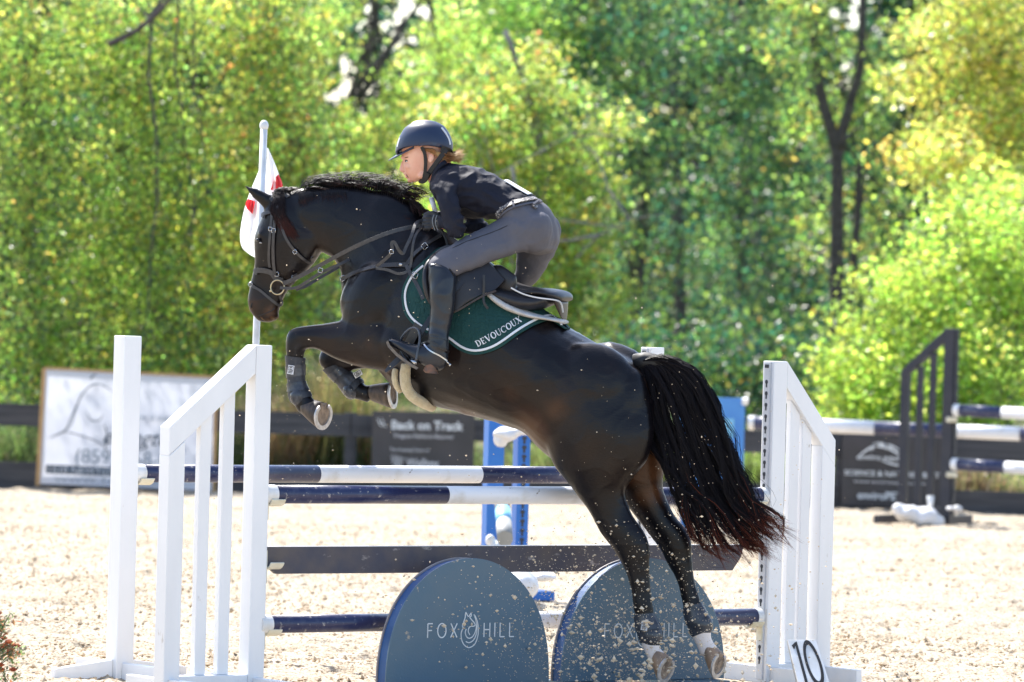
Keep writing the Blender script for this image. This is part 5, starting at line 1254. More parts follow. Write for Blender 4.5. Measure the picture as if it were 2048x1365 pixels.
# mane blown up and back along the crest
r = np.random.default_rng(71); out = []
crest = spline([(596, 386), (620, 378), (660, 375), (700, 375), (745, 384), (785, 398), (815, 412), (840, 430), (858, 446)], 10); crest = np.array(crest)
for i in range(4200):
    t = r.random(); c_ = crest[int(t * (len(crest) - 1))]; w0 = r.normal() * .012
    cl = int(t * 110 + r.normal() * .4); rr = np.random.default_rng(900 + abs(cl)); cj = rr.normal(size=2)
    if t < .72:
        cu = rr.random(4); hgt = (6 + 13 * math.sin(min(1, t * 3.2) * math.pi / 2) + 7 * cj[0]) * min(1, .25 + t * 9) * (.75 + .4 * cu[0]) * r.uniform(.93, 1.07); run = (20 + 40 * cu[1] ** 1.5) * r.uniform(.85, 1.1)
        lie = np.clip(cu[2] * .9 + .1 * r.random(), 0, 1)
        hgt *= .25 + .95 * lie
        p = [(c_[0], c_[1] + 9), (c_[0] + run * .12, c_[1] - hgt * .7), (c_[0] + run * .5, c_[1] - hgt + (1 - t) * 2), (c_[0] + run, c_[1] - hgt * (.35 + .35 * lie) + 1.3 * r.normal() + 3 * cu[3])]
        ww = [w0, w0 + .012 + .01 * cj[0], w0 + .015 * cj[1], w0 + .015 * cj[1] + r.normal() * .008]
    else:
        p = [(c_[0], c_[1] + 3), (c_[0] + 6, c_[1] - 9 + 2 * cj[0]), (c_[0] + 16 + 4 * cj[1], c_[1] - 3 + r.normal() * 2), (c_[0] + 24 + 6 * cj[1], c_[1] + 12 + r.normal() * 4)]
        ww = [w0, w0 + .01, w0 + .035, w0 + .05]
    out.append([tuple(H(p[k][0], p[k][1], ww[k])) for k in range(4)])
for i in range(150):     # short hair lying on the near side of the neck top
    t = r.random() ** 1.3 * .35; c_ = crest[int(t * (len(crest) - 1))]
    p = [(c_[0], c_[1] + 1), (c_[0] + 3, c_[1] + 8), (c_[0] + 5 + r.normal() * 2, c_[1] + 17), (c_[0] + 6 + r.normal() * 5, c_[1] + 20 + 14 * r.random() ** 2)]
    out.append([tuple(S(q[0], q[1], .006)[0]) for q in p])
for i in range(300):
    t = r.random() * .8; c_ = crest[int(t * (len(crest) - 1))]; run = 30 + 50 * r.random(); h_ = 18 + 14 * r.random()
    p = [(c_[0], c_[1]), (c_[0] + run * .15, c_[1] - h_ * .7), (c_[0] + run * .55, c_[1] - h_), (c_[0] + run, c_[1] - h_ * .8 + 6 * r.normal())]; w0 = r.normal() * .02
    out.append([tuple(H(q[0], q[1], w0)) for q in p])
strands('mane', np.array(out), .0011, 'mane_hair', horse, 8)
out = []
for i in range(500):
    t = r.random() ** 1.6; a_ = np.array([545 + 22 * t, 392 - 4 * t]); ln = r.uniform(.6, 1.1)
    p = [a_, a_ + [4, 10], np.array([548 + 20 * t, 425]) + r.normal(size=2) * 3, np.array([562 + 20 * t * ln, 448 + 10 * (ln - .6)]) + r.normal(size=2) * 4, np.array([574 + 22 * t * ln, 462 + 18 * ln * t]) + r.normal(size=2) * 6]
    out.append([tuple(S(q[0], q[1], .012 + .006 * r.random())[0]) for q in p])
strands('forelock', np.array(out), .0010, 'forelock_hair', horse, 8)
out = []
for i in range(160):
    t = r.random(); p = [(548 + 30 * t, 394 - 6 * t), (550 + 30 * t, 384 - 6 * t + 2 * r.normal()), (558 + 34 * t, 378 + 2 * r.normal()), (570 + 34 * t, 380 + 3 * r.normal())]; w0 = r.normal() * .025
    out.append([tuple(H(q[0], q[1], w0)) for q in p])
strands('forelock', np.array(out), .0018, 'mane_hair', horse, 7)
out = []
for i in range(26):      # whiskers under the muzzle
    t = r.random(); a_ = S(520 + 36 * t, 632 + 6 * r.random(), 0)[0]; q = a_ + Vector((.01 + .03 * r.random(), -.01, -.012 - .012 * r.random())); out.append([tuple(a_), tuple((a_ + q) / 2), tuple(q)])
strands('whiskers', np.array(out), .0006, 'rider_hair', horse, 4)

# ================================================================= BOOTS ON THE HORSE'S LEGS
def leg_boot(label, leg, i0, i1, grow, group, mat='neoprene', cup=None, straps=(), patch=None, w=0):
    S_ = spline(leg, 5); seg = S_[int(i0 * 5):int(i1 * 5) + 1]
    mid = H((seg[0][0] + seg[-1][0]) / 2, (seg[0][1] + seg[-1][1]) / 2, seg[0][4])
    t = thing('horse_boot', label, 'horse boot', tuple(mid), 0, group)
    def grown(seg, g, k=1.0):
        R = []
        for s in seg:
            r_ = ringf((s[0], s[1]), (s[2], s[3]), s[4], s[5]); c = sum(r_, Vector()) / len(r_)
            R.append([c + (p - c) * (1 + g / max((p - c).length, .01)) for p in r_])
        return R
    mb = MB(); R = grown(seg, grow); R2 = grown(seg, grow - .005)
    mb.rings(R, cap=False); n0 = NS
    # wall thickness at both rims
    v = []; f = []
    for a, b in ((R[0], R2[0]), (R[-1], R2[-1])):
        b0 = len(v); v += a + b
        for k in range(n0): f.append((b0 + k, b0 + (k + 1) % n0, b0 + n0 + (k + 1) % n0, b0 + n0 + k))
    mb.add(v, f); mb.build('sleeve', MT[mat], t, smooth=True, local=False)
    for (a, b) in straps:
        sg = S_[int(a * 5):int(b * 5) + 2]; mb = MB(); mb.rings(grown(sg, grow + .004), cap=False); mb.build('strap', MT['boot_shell'], t, smooth=True, local=False)
    if cup:
        mb = MB(); hell(mb, *cup); mb.build('shell', MT['boot_shell'], t, smooth=True, local=False)
    if patch:
        px, py, hw_, hh_, rot, wq = patch; c = H(px, py, wq); cr, sr = math.cos(rot), math.sin(rot); X = -HH; Zv = Vector((0, 0, 1)); s = 1 / 408
        ux = X * cr - Zv * sr; uz = X * sr + Zv * cr
        def pl(x, y, off): return c + ux * x * hw_ * s + uz * y * hh_ * s + HN * off
        sq = [(-1, -1), (1, -1), (1, 1), (-1, 1)]
        mb = MB(); mb.add([pl(x, y, 0) for x, y in sq] + [pl(x, y, .004) for x, y in sq], [(3, 2, 1, 0), (4, 5, 6, 7), (0, 1, 5, 4), (1, 2, 6, 5), (2, 3, 7, 6), (3, 0, 4, 7)]); pt = mb.build('patch', MT['white_piping'], t, local=False)
        V, F = strokes3d([[(-.75, .75), (.75, .75), (.75, -.1), (-.75, -.1), (-.75, .75)], [(-.3, .5), (-.3, .12), (.35, .12)], [(-.3, .5), (.35, .5)], [(-.7, -.4), (.7, -.4)], [(-.7, -.7), (.5, -.7)]], .16, lambda x, y, o_: pl(x, y, .0045 + o_ * .5)); mesh_obj('patch_print', V, F, MT['black'], pt)
    return t
leg_boot('black tendon boot with a white logo patch on the raised near foreleg', FOREN, 8.1, 11.6, .011, 'protective boots on the horse', cup=(596, 793, .155, 17, 20, .042, .1), straps=((8.6, 9.3), (9.8, 10.4)), patch=(582, 740, 6.5, 9, .12, .190))
leg_boot('black tendon boot on the folded far foreleg, beside the girth', FOREF, 6.0, 9.4, .011, 'protective boots on the horse', cup=(702, 782, -.125, 19, 16, .042, .7), straps=((6.6, 7.3), (7.9, 8.5)), patch=(716, 748, 9, 6, -.55, -.095))
leg_boot('black fetlock boot with a white patch on the near hind leg', HINDN, 10.9, 13.1, .010, 'protective boots on the horse', mat='boot_shell', cup=(1303, 1272, .132, 24, 26, .048, -.1), straps=((11.1, 11.8),), patch=(1289, 1253, 6.5, 8, .1, .182))
leg_boot('black fetlock boot on the far hind leg, nearest the right wing', HINDF, 10.9, 13.1, .010, 'protective boots on the horse', mat='boot_shell', cup=(1402, 1250, -.128, 25, 26, .048, -.2), straps=((11.1, 11.8),))

# ================================================================= SADDLERY
def strap(name, pts, width, thick, mat, parent, w=None, off=.006, k=6, surf=True, sub=None, taper=None):
    """pts: (px,py) laid on the skin, or (px,py,w) hanging free"""
    P3 = []; NN = []
    pp = spline([(q[0], q[1], q[2] if len(q) > 2 else -9) for q in pts], k)
    for q in pp:
        if q[2] < -5 + 0: p_, n_ = S(q[0], q[1], off + thick / 2)
        else: p_ = H(q[0], q[1], q[2]); n_ = HN
        P3.append(p_); NN.append(n_)
    # relax to avoid jumps
    for _ in range(4):
        P3 = [P3[0]] + [(P3[i - 1] + P3[i] * 2 + P3[i + 1]) / 4 for i in range(1, len(P3) - 1)] + [P3[-1]]
        NN = [NN[0]] + [(NN[i - 1] + NN[i] * 2 + NN[i + 1]).normalized() for i in range(1, len(NN) - 1)] + [NN[-1]]
    mb = MB(); v, f = ribbon(P3, width, thick, normals=NN); mb.add(v, f)
    return mb.build(name, MT[mat], parent, local=False, bevel=.0008)
def torus(mb, c, ax, bx_, R_, r_, n=24, m=8):
    V = []; F = []; N_ = Vector(ax).cross(Vector(bx_)).normalized()
    for i in range(n):
        a = 2 * math.pi * i / n; d = Vector(ax) * math.cos(a) + Vector(bx_) * math.sin(a)
        for j in range(m):
            b = 2 * math.pi * j / m; V.append(Vector(c) + d * (R_ + r_ * math.cos(b)) + N_ * r_ * math.sin(b))
    for i in range(n):
        for j in range(m): F.append((i * m + j, ((i + 1) % n) * m + j, ((i + 1) % n) * m + (j + 1) % m, i * m + (j + 1) % m))
    return mb.add(V, F)
def buckle(parent, px, py, wid=.022, rot=0.0, off=.012, w=None, name='buckle'):
    p_, n_ = S(px, py, off) if w is None else (H(px, py, w), HN)
    X = -HH; Zv = Vector((0, 0, 1)); ux = X * math.cos(rot) + Zv * math.sin(rot); uz = Zv * math.cos(rot) - X * math.sin(rot)
    h = wid / 2; c_ = [p_ + ux * a * h + uz * b * h for a, b in ((-1, -1), (1, -1), (1, 1), (-1, 1), (-1, -1))]
    mb = MB()
    for a, b in zip(c_[:-1], c_[1:]): mb.tube([a, b], .0022, 6)
    return mb.build(name, MT['metal'], parent, smooth=True, local=False)
# bridle
q = H(560, 500, .1); br_ = thing('bridle', 'black leather bridle with a ring bit on the horse head', 'bridle', tuple(q))
strap('cheekpiece', [(546, 408), (545, 430), (543, 455), (540, 490), (539, 520), (541, 535)], .014, .004, 'leather_strap', br_)
strap('cheekpiece', [(552, 408), (552, 430), (550, 455), (548, 490), (549, 525), (552, 557)], .016, .005, 'leather_strap', br_, off=.009)
strap('headpiece', [(541, 402), (548, 398), (560, 392), (574, 384)], .022, .004, 'leather_strap', br_)
strap('browband', [(521, 432), (532, 428), (546, 424), (556, 420)], .018, .005, 'leather_strap', br_)
strap('throatlash', [(556, 415), (562, 445), (574, 478), (592, 502), (612, 520), (632, 530), (638, 527)], .014, .005, 'leather_strap', br_, off=.012)
strap('noseband', [(504, 546), (515, 542), (530, 541), (546, 546), (552, 556), (566, 560)], .026, .007, 'leather_strap', br_, off=.008)
strap('noseband', [(566, 562), (580, 566), (592, 568), (602, 570)], .018, .005, 'leather_strap', br_, off=.008)
strap('flash_strap', [(503, 566), (508, 574), (520, 580), (535, 593), (550, 606), (558, 611), (566, 603), (570, 595)], .013, .004, 'leather_strap', br_, off=.007)
mb = MB(); c_ = H(555, 575, .085); torus(mb, c_, -HH, Vector((0, 0, 1)), .036, .0035); mb.build('bit_ring', MT['brass'], br_, smooth=True, local=False)
mb = MB(); mb.tube([H(540, 583, .075), H(545, 580, .08)], .006, 8); mb.build('bit_mouthpiece', MT['brass'], br_, local=False)
buckle(br_, 549, 462, .02); buckle(br_, 543, 459, .018); buckle(br_, 592, 503, .018, .6, .018); buckle(br_, 505, 570, .02, .5, .012); buckle(br_, 590, 570, .022, .1, .014); buckle(br_, 555, 548, .02, .2)
# reins
hx, hy, hw_ = 852, 447, .12
rn = thing('reins', 'black leather reins running from the bit to the rider hands', 'reins', tuple(H(700, 500, .2)))
strap('rein', [(566, 568, .09), (600, 553, .11), (637, 533, .14), (686, 506, .2), (734, 483, .235), (783, 464, .22), (820, 455, .17), (847, 450, .13)], .020, .004, 'leather_strap', rn)
strap('rein', [(560, 576, .09), (590, 577, .10), (612, 565, .12), (641, 546, .13), (668, 534, .14), (690, 524, .12), (712, 512, .06)], .015, .004, 'leather_strap', rn)
strap('rein', [(592, 580, .05), (600, 577, .05), (612, 573, .04), (640, 556, .02), (672, 538, .0), (690, 527, -.02), (715, 515, -.03)], .015, .004, 'leather_strap', rn)
strap('rein_loop', [(850, 440, .13), (832, 446, .2), (824, 470, .25), (812, 495, .27), (806, 508, .28), (797, 500, .29), (790, 486, .29), (783, 486, .29), (785, 500, .29), (778, 512, .28), (765, 524, .27), (752, 534, .26)], .016, .004, 'leather_strap', rn)
strap('rein_loop', [(848, 452, .14), (836, 462, .22), (828, 480, .26), (824, 505, .27), (822, 530, .27), (812, 545, .28), (795, 548, .285), (775, 540, .28), (752, 537, .27)], .013, .004, 'leather_strap', rn)
buckle(rn, 783, 504, .02, .2, w=.295); buckle(rn, 641, 541, .022, -.3, w=.15)
# breastplate
bp_ = thing('breastplate', 'black leather breastplate with silver buckles across the horse chest', 'breastplate', tuple(H(760, 540, .2)))
strap('chest_strap', [(678, 572), (686, 560), (700, 552), (725, 543), (753, 535), (785, 531), (815, 531)], .022, .006, 'leather_strap', bp_, off=.006)
strap('shoulder_strap', [(815, 530), (828, 512), (842, 500), (858, 488), (880, 474)], .020, .006, 'leather_strap', bp_, off=.006)
strap('girth_strap', [(816, 533), (824, 550), (833, 565), (842, 582), (850, 600)], .020, .006, 'leather_strap', bp_, off=.014)
buckle(bp_, 851, 496, .028, .7, .014); buckle(bp_, 835, 555, .028, -.3, .03); buckle(bp_, 690, 557, .024, .4, .014)
mb = MB(); p_, n_ = S(803, 531, .014); mb.ell(p_, HH * .01, n_ * .003, Vector((0, 0, .007)), 12, 6); mb.build('rivet_plate', MT['metal'], bp_, smooth=True, local=False)

def drape(name, top, bot, nu, nv, off, thick, mat, parent, k=1, extra=None, relax=3):
    T_ = spline(top, 12); B_ = spline(bot, 12)
    def samp(A, t): x = t * (len(A) - 1); i = min(int(x), len(A) - 2); return A[i] * (1 - (x - i)) + A[i + 1] * (x - i)
    grid = []; gn = []
    for j in range(nv + 1):
        row = []; rn_ = []
        for i in range(nu + 1):
            a = samp(T_, i / nu); b = samp(B_, i / nu); q = a * (1 - j / nv) + b * (j / nv)
            p_, n_ = S(q[0], q[1], off(i / nu, j / nv) if callable(off) else off); row.append(p_); rn_.append(n_)
        grid.append(row); gn.append(rn_)
    for _ in range(relax):
        g2 = [r_[:] for r_ in grid]
        for j in range(nv + 1):
            for i in range(nu + 1):
                nb = [grid[jj][ii] for jj, ii in ((j - 1, i), (j + 1, i), (j, i - 1), (j, i + 1)) if 0 <= jj <= nv and 0 <= ii <= nu]
                # smooth only the depth along the viewless normal HN
                av = sum(nb, Vector()) / len(nb); d = (av - grid[j][i]).dot(HN); g2[j][i] = grid[j][i] + HN * d * .6
        grid = g2
    V = [p for r_ in grid for p in r_]; NNs = [n for r_ in gn for n in r_]
    V2 = [p + n * thick for p, n in zip(V, NNs)]
    W_ = nu + 1; F = []; n1 = len(V)
    for j in range(nv):
        for i in range(nu):
            a = j * W_ + i; F.append((a, a + W_, a + W_ + 1, a + 1)); F.append((n1 + a, n1 + a + 1, n1 + a + W_ + 1, n1 + a + W_))
    bd = [i for i in range(W_)] + [j * W_ + nu for j in range(1, nv + 1)] + [nv * W_ + i for i in range(nu - 1, -1, -1)] + [j * W_ for j in range(nv - 1, 0, -1)]
    for a, b in zip(bd, bd[1:] + bd[:1]): F.append((a, b, n1 + b, n1 + a))
    mb = MB(); mb.add(V + V2, F); o = mb.build(name, MT[mat], parent, smooth=True, local=False)
    o.modifiers.new('e', 'EDGE_SPLIT').split_angle = math.radians(50)
    return o, [Vector(p) + n * thick for p, n in zip(V, NNs)], W_
# saddle pad
pad = thing('saddle_pad', 'dark green quilted saddle pad with white piping and lettering at its rear corner', 'saddle pad', tuple(H(960, 620, .3)))
top = [(852, 524), (880, 500), (930, 500), (990, 540), (1040, 585), (1080, 612), (1120, 634), (1134, 650)]
bot = [(808, 592), (815, 628), (848, 664), (895, 684), (925, 703), (960, 711), (1000, 697), (1050, 668), (1100, 646), (1134, 652)]
PB = [(852, 524), (826, 546), (810, 575), (807, 602), (814, 630), (833, 652), (860, 668), (893, 680), (916, 697), (940, 708), (966, 709), (1000, 697), (1036, 672), (1072, 652), (1103, 644), (1132, 652)]
drape('quilted_cloth', top, PB, 70, 26, .010, .008, 'pad_green', pad)
def inner(pts, d):
    A = np.array(spline(pts, 6)); out = []
    for i in range(len(A)):
        t = A[min(i + 1, len(A) - 1)] - A[max(i - 1, 0)]; t /= np.linalg.norm(t); out.append(tuple(A[i] + np.array([t[1], -t[0]]) * d))
    return out
strap('piping', inner(PB, 7.5)[2:-2], .011, .005, 'white_piping', pad, off=.0185, k=1)
# quilting: raised key-pattern ribs
ribs = []
rr = random.Random(3)
for gy in range(9):
    for gx_ in range(17):
        x0 = 822 + gx_ * 17 + (gy % 2) * 8; y0 = 540 + gy * 19 + gx_ * 2
        ribs.append([(x0, y0), (x0 + 12, y0), (x0 + 12, y0 + 9), (x0 + 4, y0 + 9), (x0 + 4, y0 + 15), (x0 + 14, y0 + 15)])
PBp = [(852, 530)] + inner(PB, 14) + [(1120, 640), (1040, 590), (900, 500)]
def inside(x, y, poly):
    c = False; j = len(poly) - 1
    for i in range(len(poly)):
        xi, yi = poly[i][:2]; xj, yj = poly[j][:2]
        if (yi > y) != (yj > y) and x < (xj - xi) * (y - yi) / (yj - yi + 1e-9) + xi: c = not c
        j = i
    return c
mb = MB()
for rb in ribs:
    if all(inside(x, y, PBp) for x, y in rb):
        pts = []; ns = []
        for x, y in spline(rb, 2): p_, n_ = S(x, y, .0186); pts.append(p_); ns.append(n_)
        v, f = ribbon(pts, .0035, .002, normals=ns); mb.add(v, f)
qo = mb.build('quilting', MT['pad_green'], pad, local=False); qo['kind'] = 'stuff'
# serif lettering at the rear corner
def serif_font():
    T, t_ = .17, .07; sf = lambda x, y, w_=.16: [(x - w_, y, .05), (x + w_, y, .05)]
    D_ = {'D': ([[(.14, 0, T), (.14, 1, T)], sf(.14, 1), sf(.14, 0)] + [[(.14, .97, t_), (.40, .97, t_), (.62, .8, T * .9), (.68, .5, T), (.62, .2, T * .9), (.40, .03, t_), (.14, .03, t_)]], .76),
          'E': ([[(.14, 0, T), (.14, 1, T)], sf(.14, 1), sf(.14, 0), [(.14, .97, t_), (.58, .97, t_)], [(.14, .52, t_), (.46, .52, t_)], [(.14, .03, t_), (.6, .03, t_)], [(.58, 1, t_), (.58, .8, t_)], [(.6, 0, t_), (.6, .22, t_)], [(.46, .42, .05), (.46, .62, .05)]], .66),
          'V': ([[(.08, 1, T), (.38, 0, T * .8)], [(.38, 0, t_), (.66, 1, t_)], sf(.08, 1, .13), sf(.66, 1, .12)], .74),
          'O': ([[(p[0], p[1], T if abs(math.cos(i / 24 * 2 * math.pi)) > .6 else (t_ + .04)) for i, p in enumerate(arc(.4, .5, .34, .48, 0, 360, 24))]], .8),
          'U': ([[(.12, 1, T), (.12, .35, T), (.2, .1, T * .8), (.4, .0, t_), (.6, .12, t_), (.66, .35, t_), (.66, 1, t_)], sf(.12, 1, .14), sf(.66, 1, .12)], .76),
          'C': ([[(.68, .78, t_), (.56, .95, t_), (.38, .98, t_), (.14, .8, T * .8), (.06, .5, T), (.14, .2, T * .8), (.38, .02, t_), (.58, .06, t_), (.68, .22, t_)], [(.69, .74, t_), (.69, 1, t_)]], .72),
          'X': ([[(.08, 1, T), (.62, 0, T)], [(.62, 1, t_), (.08, 0, t_)], sf(.08, 1, .12), sf(.62, 1, .12), sf(.08, 0, .12), sf(.62, 0, .12)], .7)}
    return D_
lines, wd = word('DEVOUCOUX', 1.0, .14, serif_font())
a0 = np.array([958, 695.]); a1 = np.array([1042, 648.]); ax_ = (a1 - a0) / wd; up_ = np.array([ax_[1], -ax_[0]]); up_ = up_ / np.linalg.norm(up_) * 12.5
nn0 = S(1000, 672, 0)[1]
def padplace(x, y, off):
    bow = 4.0 * math.sin(math.pi * min(1, max(0, x / wd))); q_ = a0 + ax_ * x + up_ * y + np.array([0.3, 1]) * bow * .0 + np.array([.5, .8]) * bow * .5
    p_, n_ = S(q_[0], q_[1], .0192); return p_ + n_ * off
V, F = strokes3d(lines, .1, padplace, .0012); V2 = V; mesh_obj('lettering', V, F, MT['white_piping'], pad)
# white half pad edge and cantle fleece
sd_ = thing('saddle', 'black leather jumping saddle with raised cantle under the rider', 'saddle', tuple(H(980, 560, 0)))
mb = MB()
loft(mb, [(975, 570, 975, 588, .16, .08), (1000, 590, 994, 606, .17, .1), (1030, 608, 1022, 624, .15, .11), (1070, 626, 1064, 637, .12, .11), (1110, 636, 1108, 643, .08, .1), (1132, 640, 1130, 650, .04, .06)], 5)
hp = thing('half_pad', 'white half pad whose rear edge shows under the saddle', 'half pad', tuple(H(1060, 620, .15))); o_, _ = fuse('fleece_edge', mb, .006, MT['fleece_white'], hp, 4)
# panel under the cantle
mb = MB(); loft(mb, [(965, 548, 968, 590, .11, .12), (1000, 572, 1000, 604, .12, .13), (1040, 585, 1044, 621, .12, .125), (1075, 592, 1078, 620, .10, .115), (1100, 590, 1104, 610, .07, .10)], 5, 2.4); fuse('panel', mb, .006, MT['leather_seat'], sd_, 4)
# seat and cantle
mb = MB(); loft(mb, [(900, 480, 905, 520, 0, .10), (930, 500, 940, 545, 0, .11), (970, 520, 975, 565, 0, .13), (1020, 560, 1015, 590, 0, .16), (1065, 574, 1060, 596, 0, .18), (1100, 577, 1098, 596, 0, .185), (1125, 582, 1122, 602, 0, .16), (1136, 592, 1132, 604, 0, .10)], 5, 2.3)
loft(mb, [(975, 535, 950, 590, .16, .03), (1000, 530, 985, 590, .17, .03), (1030, 550, 1020, 592, .17, .03)], 5)
fuse('seat', mb, .006, MT['leather_seat'], sd_, 5)
strap('cantle_welt', [(1022, 576, .265), (1045, 588, .25), (1075, 596, .22), (1108, 600, .17), (1122, 606, .12), (1126, 625, .08)], .007, .005, 'track_grey', sd_)
mb = MB(); loft(mb, [(1112, 598, 1130, 606, .02, .10), (1118, 615, 1130, 622, .02, .08), (1124, 630, 1130, 640, .02, .05)], 4); mb.build('cantle_back', MT['leather_brown'], sd_, smooth=True, local=False)
# flap with knee roll
def shell(name, rows, mat, parent, thick=.006, wbase=None):
    V = []; R = [spline(r_, 6) for r_ in rows]; n_ = min(len(r_) for r_ in R); rows_ = spline([np.array(r_[:n_]).ravel() for r_ in R], 4); G2 = [np.array(r_).reshape(-1, 3) for r_ in rows_]
    for r_ in G2:
        for q in r_: V.append(H(*q))
    m_ = len(V); W_ = n_; V += [p + HN * thick for p in V]; F = []
    for j in range(len(G2) - 1):
        for i in range(W_ - 1): a = j * W_ + i; F.append((a, a + W_, a + W_ + 1, a + 1)); F.append((m_ + a, m_ + a + 1, m_ + a + W_ + 1, m_ + a + W_))
    nv_ = len(G2) - 1; bd = [i for i in range(W_)] + [j * W_ + W_ - 1 for j in range(1, nv_ + 1)] + [nv_ * W_ + i for i in range(W_ - 2, -1, -1)] + [j * W_ for j in range(nv_ - 1, 0, -1)]
    for a, b in zip(bd, bd[1:] + bd[:1]): F.append((a, b, m_ + b, m_ + a))
    mb = MB(); mb.add(V, F); o = mb.build(name, MT[mat], parent, smooth=True, local=False); o.modifiers.new('e', 'EDGE_SPLIT').split_angle = math.radians(50); return o
shell('flap', [[(862, 512, .24), (900, 490, .24), (960, 510, .22), (1010, 560, .21)], [(850, 545, .30), (890, 545, .30), (950, 555, .28), (990, 580, .255)], [(850, 580, .325), (880, 595, .325), (930, 592, .31), (962, 590, .295)], [(862, 612, .33), (885, 628, .33), (910, 622, .325), (935, 606, .31)]], 'leather_seat', sd_, .008)
strap('flap_edge', [(992, 582, .275), (962, 594, .31), (935, 610, .328), (908, 625, .338), (884, 630, .342)], .010, .006, 'leather_brown', sd_)
mb = MB(); loft(mb, [(866, 508, 880, 512, .26, .02), (850, 530, 862, 536, .31, .03), (846, 560, 860, 562, .335, .034), (850, 590, 864, 590, .34, .03), (860, 610, 868, 608, .335, .02)], 4); mb.build('knee_roll', MT['leather_seat'], sd_, smooth=True, local=False)
strap('keeper_strap', [(968, 550, .30), (968, 570, .305), (967, 590, .305), (968, 606, .31), (976, 618, .31)], .012, .004, 'leather_black', sd_)
strap('stirrup_leather', [(930, 560, .30), (900, 590, .335), (870, 625, .35), (852, 650, .37), (838, 672, .385)], .026, .005, 'leather_black', sd_)
# stirrup iron at the toe
mb = MB(); X = -HH; Zv = Vector((0, 0, 1)); c_ = H(823, 697, .39)
hoop = [H(x, y, w_) for x, y, w_ in ((812, 726, .34), (803, 706, .34), (800, 690, .345), (806, 672, .36), (822, 657, .375), (836, 660, .395), (840, 678, .415), (836, 700, .43), (832, 722, .44))]
mb.tube(smooth_pts(hoop, 4), .0065, 8); si = mb.build('stirrup_iron', MT['boot_shell'], sd_, smooth=True, local=False)
mb = MB(); mb.tube([H(802, 696, .335), H(822, 722, .40), H(832, 726, .44)], .010, 8); mb.build('stirrup_tread', MT['metal'], si, smooth=True, local=False)
mb = MB(); mb.tube(smooth_pts([H(806, 688, .40), H(800, 694, .402), H(806, 712, .405), (H(824, 733, .41)), H(829, 728, .41), H(818, 706, .405), H(806, 688, .40)], 4), .006, 8); mb.build('tread_frame', MT['boot_shell'], si, smooth=True, local=False)
# girth in pale sheepskin
gt = thing('girth', 'cream sheepskin girth curving under the horse belly behind the elbow', 'girth', tuple(H(820, 780, .1)))
strap('girth_billet', [(842, 650), (822, 690), (806, 720), (796, 736)], .05, .006, 'leather_black', gt, off=.02)
mb = MB(); pts = [H(*q) for q in ((812, 728, .235), (810, 750, .24), (812, 772, .235), (822, 790, .21), (838, 802, .16), (850, 808, .10), (865, 814, .02))]; mb.tube(smooth_pts(pts, 4), [.025] * 3 + [.028] * 22, 12)
hell(mb, 812, 738, .24, 10, 10, .026); fuse('sheepskin_cover', mb, .006, MT['fleece'], gt, 2)
mb = MB(); pts = [H(*q) for q in ((791, 738, .225), (789, 756, .235), (793, 772, .225), (802, 784, .20))]; mb.tube(smooth_pts(pts, 4), .016, 12); fuse('sheepskin_cover', mb, .006, MT['fleece'], gt, 2)
shell('strap_end', [[(808, 716, .30), (800, 724, .31), (790, 733, .32), (772, 746, .33)], [(802, 706, .30), (792, 716, .31), (780, 728, .32), (769, 742, .33)]], 'neoprene', gt, .004)
# ================================================================= THE RIDER
rider = thing('person', 'rider in dark helmet, black long-sleeved top and grey breeches, crouched forward over the horse', 'person', tuple(H(1050, 480, 0)), 0)
def grow(st, g):      # shrink or grow outline (px) and half width (m)
    out = []
    for s in st:
        a = np.array(s[0:2], float); b = np.array(s[2:4], float); d = a - b; L_ = np.linalg.norm(d); d /= L_
        a = a + d * g * 408; b = b - d * g * 408; out.append((a[0], a[1], b[0], b[1], s[4], s[5] + g))
    return out
SKULL = [(822, 250, 868, 247, 0, .045), (806, 270, 888, 262, 0, .068), (804, 290, 896, 284, 0, .076), (804.5, 306, 894, 300, 0, .077), (806, 315, 890, 312, 0, .074), (808, 325, 883, 322, 0, .069), (809, 334, 877, 334, 0, .063), (811, 343, 868, 345, 0, .056), (814, 351, 860, 352, 0, .046), (819, 358, 850, 357, 0, .034), (824, 363, 840, 361, 0, .022)]
NECKR = [(846, 330, 893, 305, 0, .055), (850, 348, 896, 318, 0, .055), (860, 368, 905, 330, 0, .065)]
TORSO = [(866, 352, 888, 326, 0, .062), (864, 372, 908, 327, 0, .105), (870, 394, 930, 329, 0, .165), (893, 419, 955, 334, 0, .19), (922, 433, 984, 346, 0, .175), (950, 438, 1016, 364, 0, .158), (978, 440, 1046, 382, 0, .148), (996, 440, 1076, 399, 0, .150)]
HIPS = [(994, 436, 1077, 400, 0, .152), (1006, 450, 1096, 418, 0, .165), (1022, 480, 1110, 448, 0, .178), (1042, 500, 1114, 478, 0, .17), (1064, 508, 1108, 494, 0, .14)]
UARM = [(868, 360, 918, 345, .15, .05), (862, 372, 917, 372, .19, .052), (872, 396, 915, 392, .23, .047), (882, 422, 920, 416, .25, .044), (887, 446, 929, 440, .26, .041), (895, 470, 932, 458, .255, .040), (912, 477, 930, 468, .25, .03)]
FARM = [(926, 446, 912, 478, .255, .040), (908, 434, 902, 474, .235, .040), (892, 434, 889, 463, .20, .033), (879, 432, 878, 457, .165, .027)]
UARMF = [(900, 372, 950, 352, -.15, .05), (905, 400, 948, 390, -.19, .046), (922, 430, 955, 420, -.22, .042), (944, 456, 968, 442, -.235, .040), (958, 468, 978, 452, -.23, .034)]
FARMF = [(972, 444, 962, 472, -.235, .038), (940, 444, 936, 468, -.2, .036), (912, 442, 910, 462, -.15, .030), (892, 438, 890, 456, -.11, .026)]
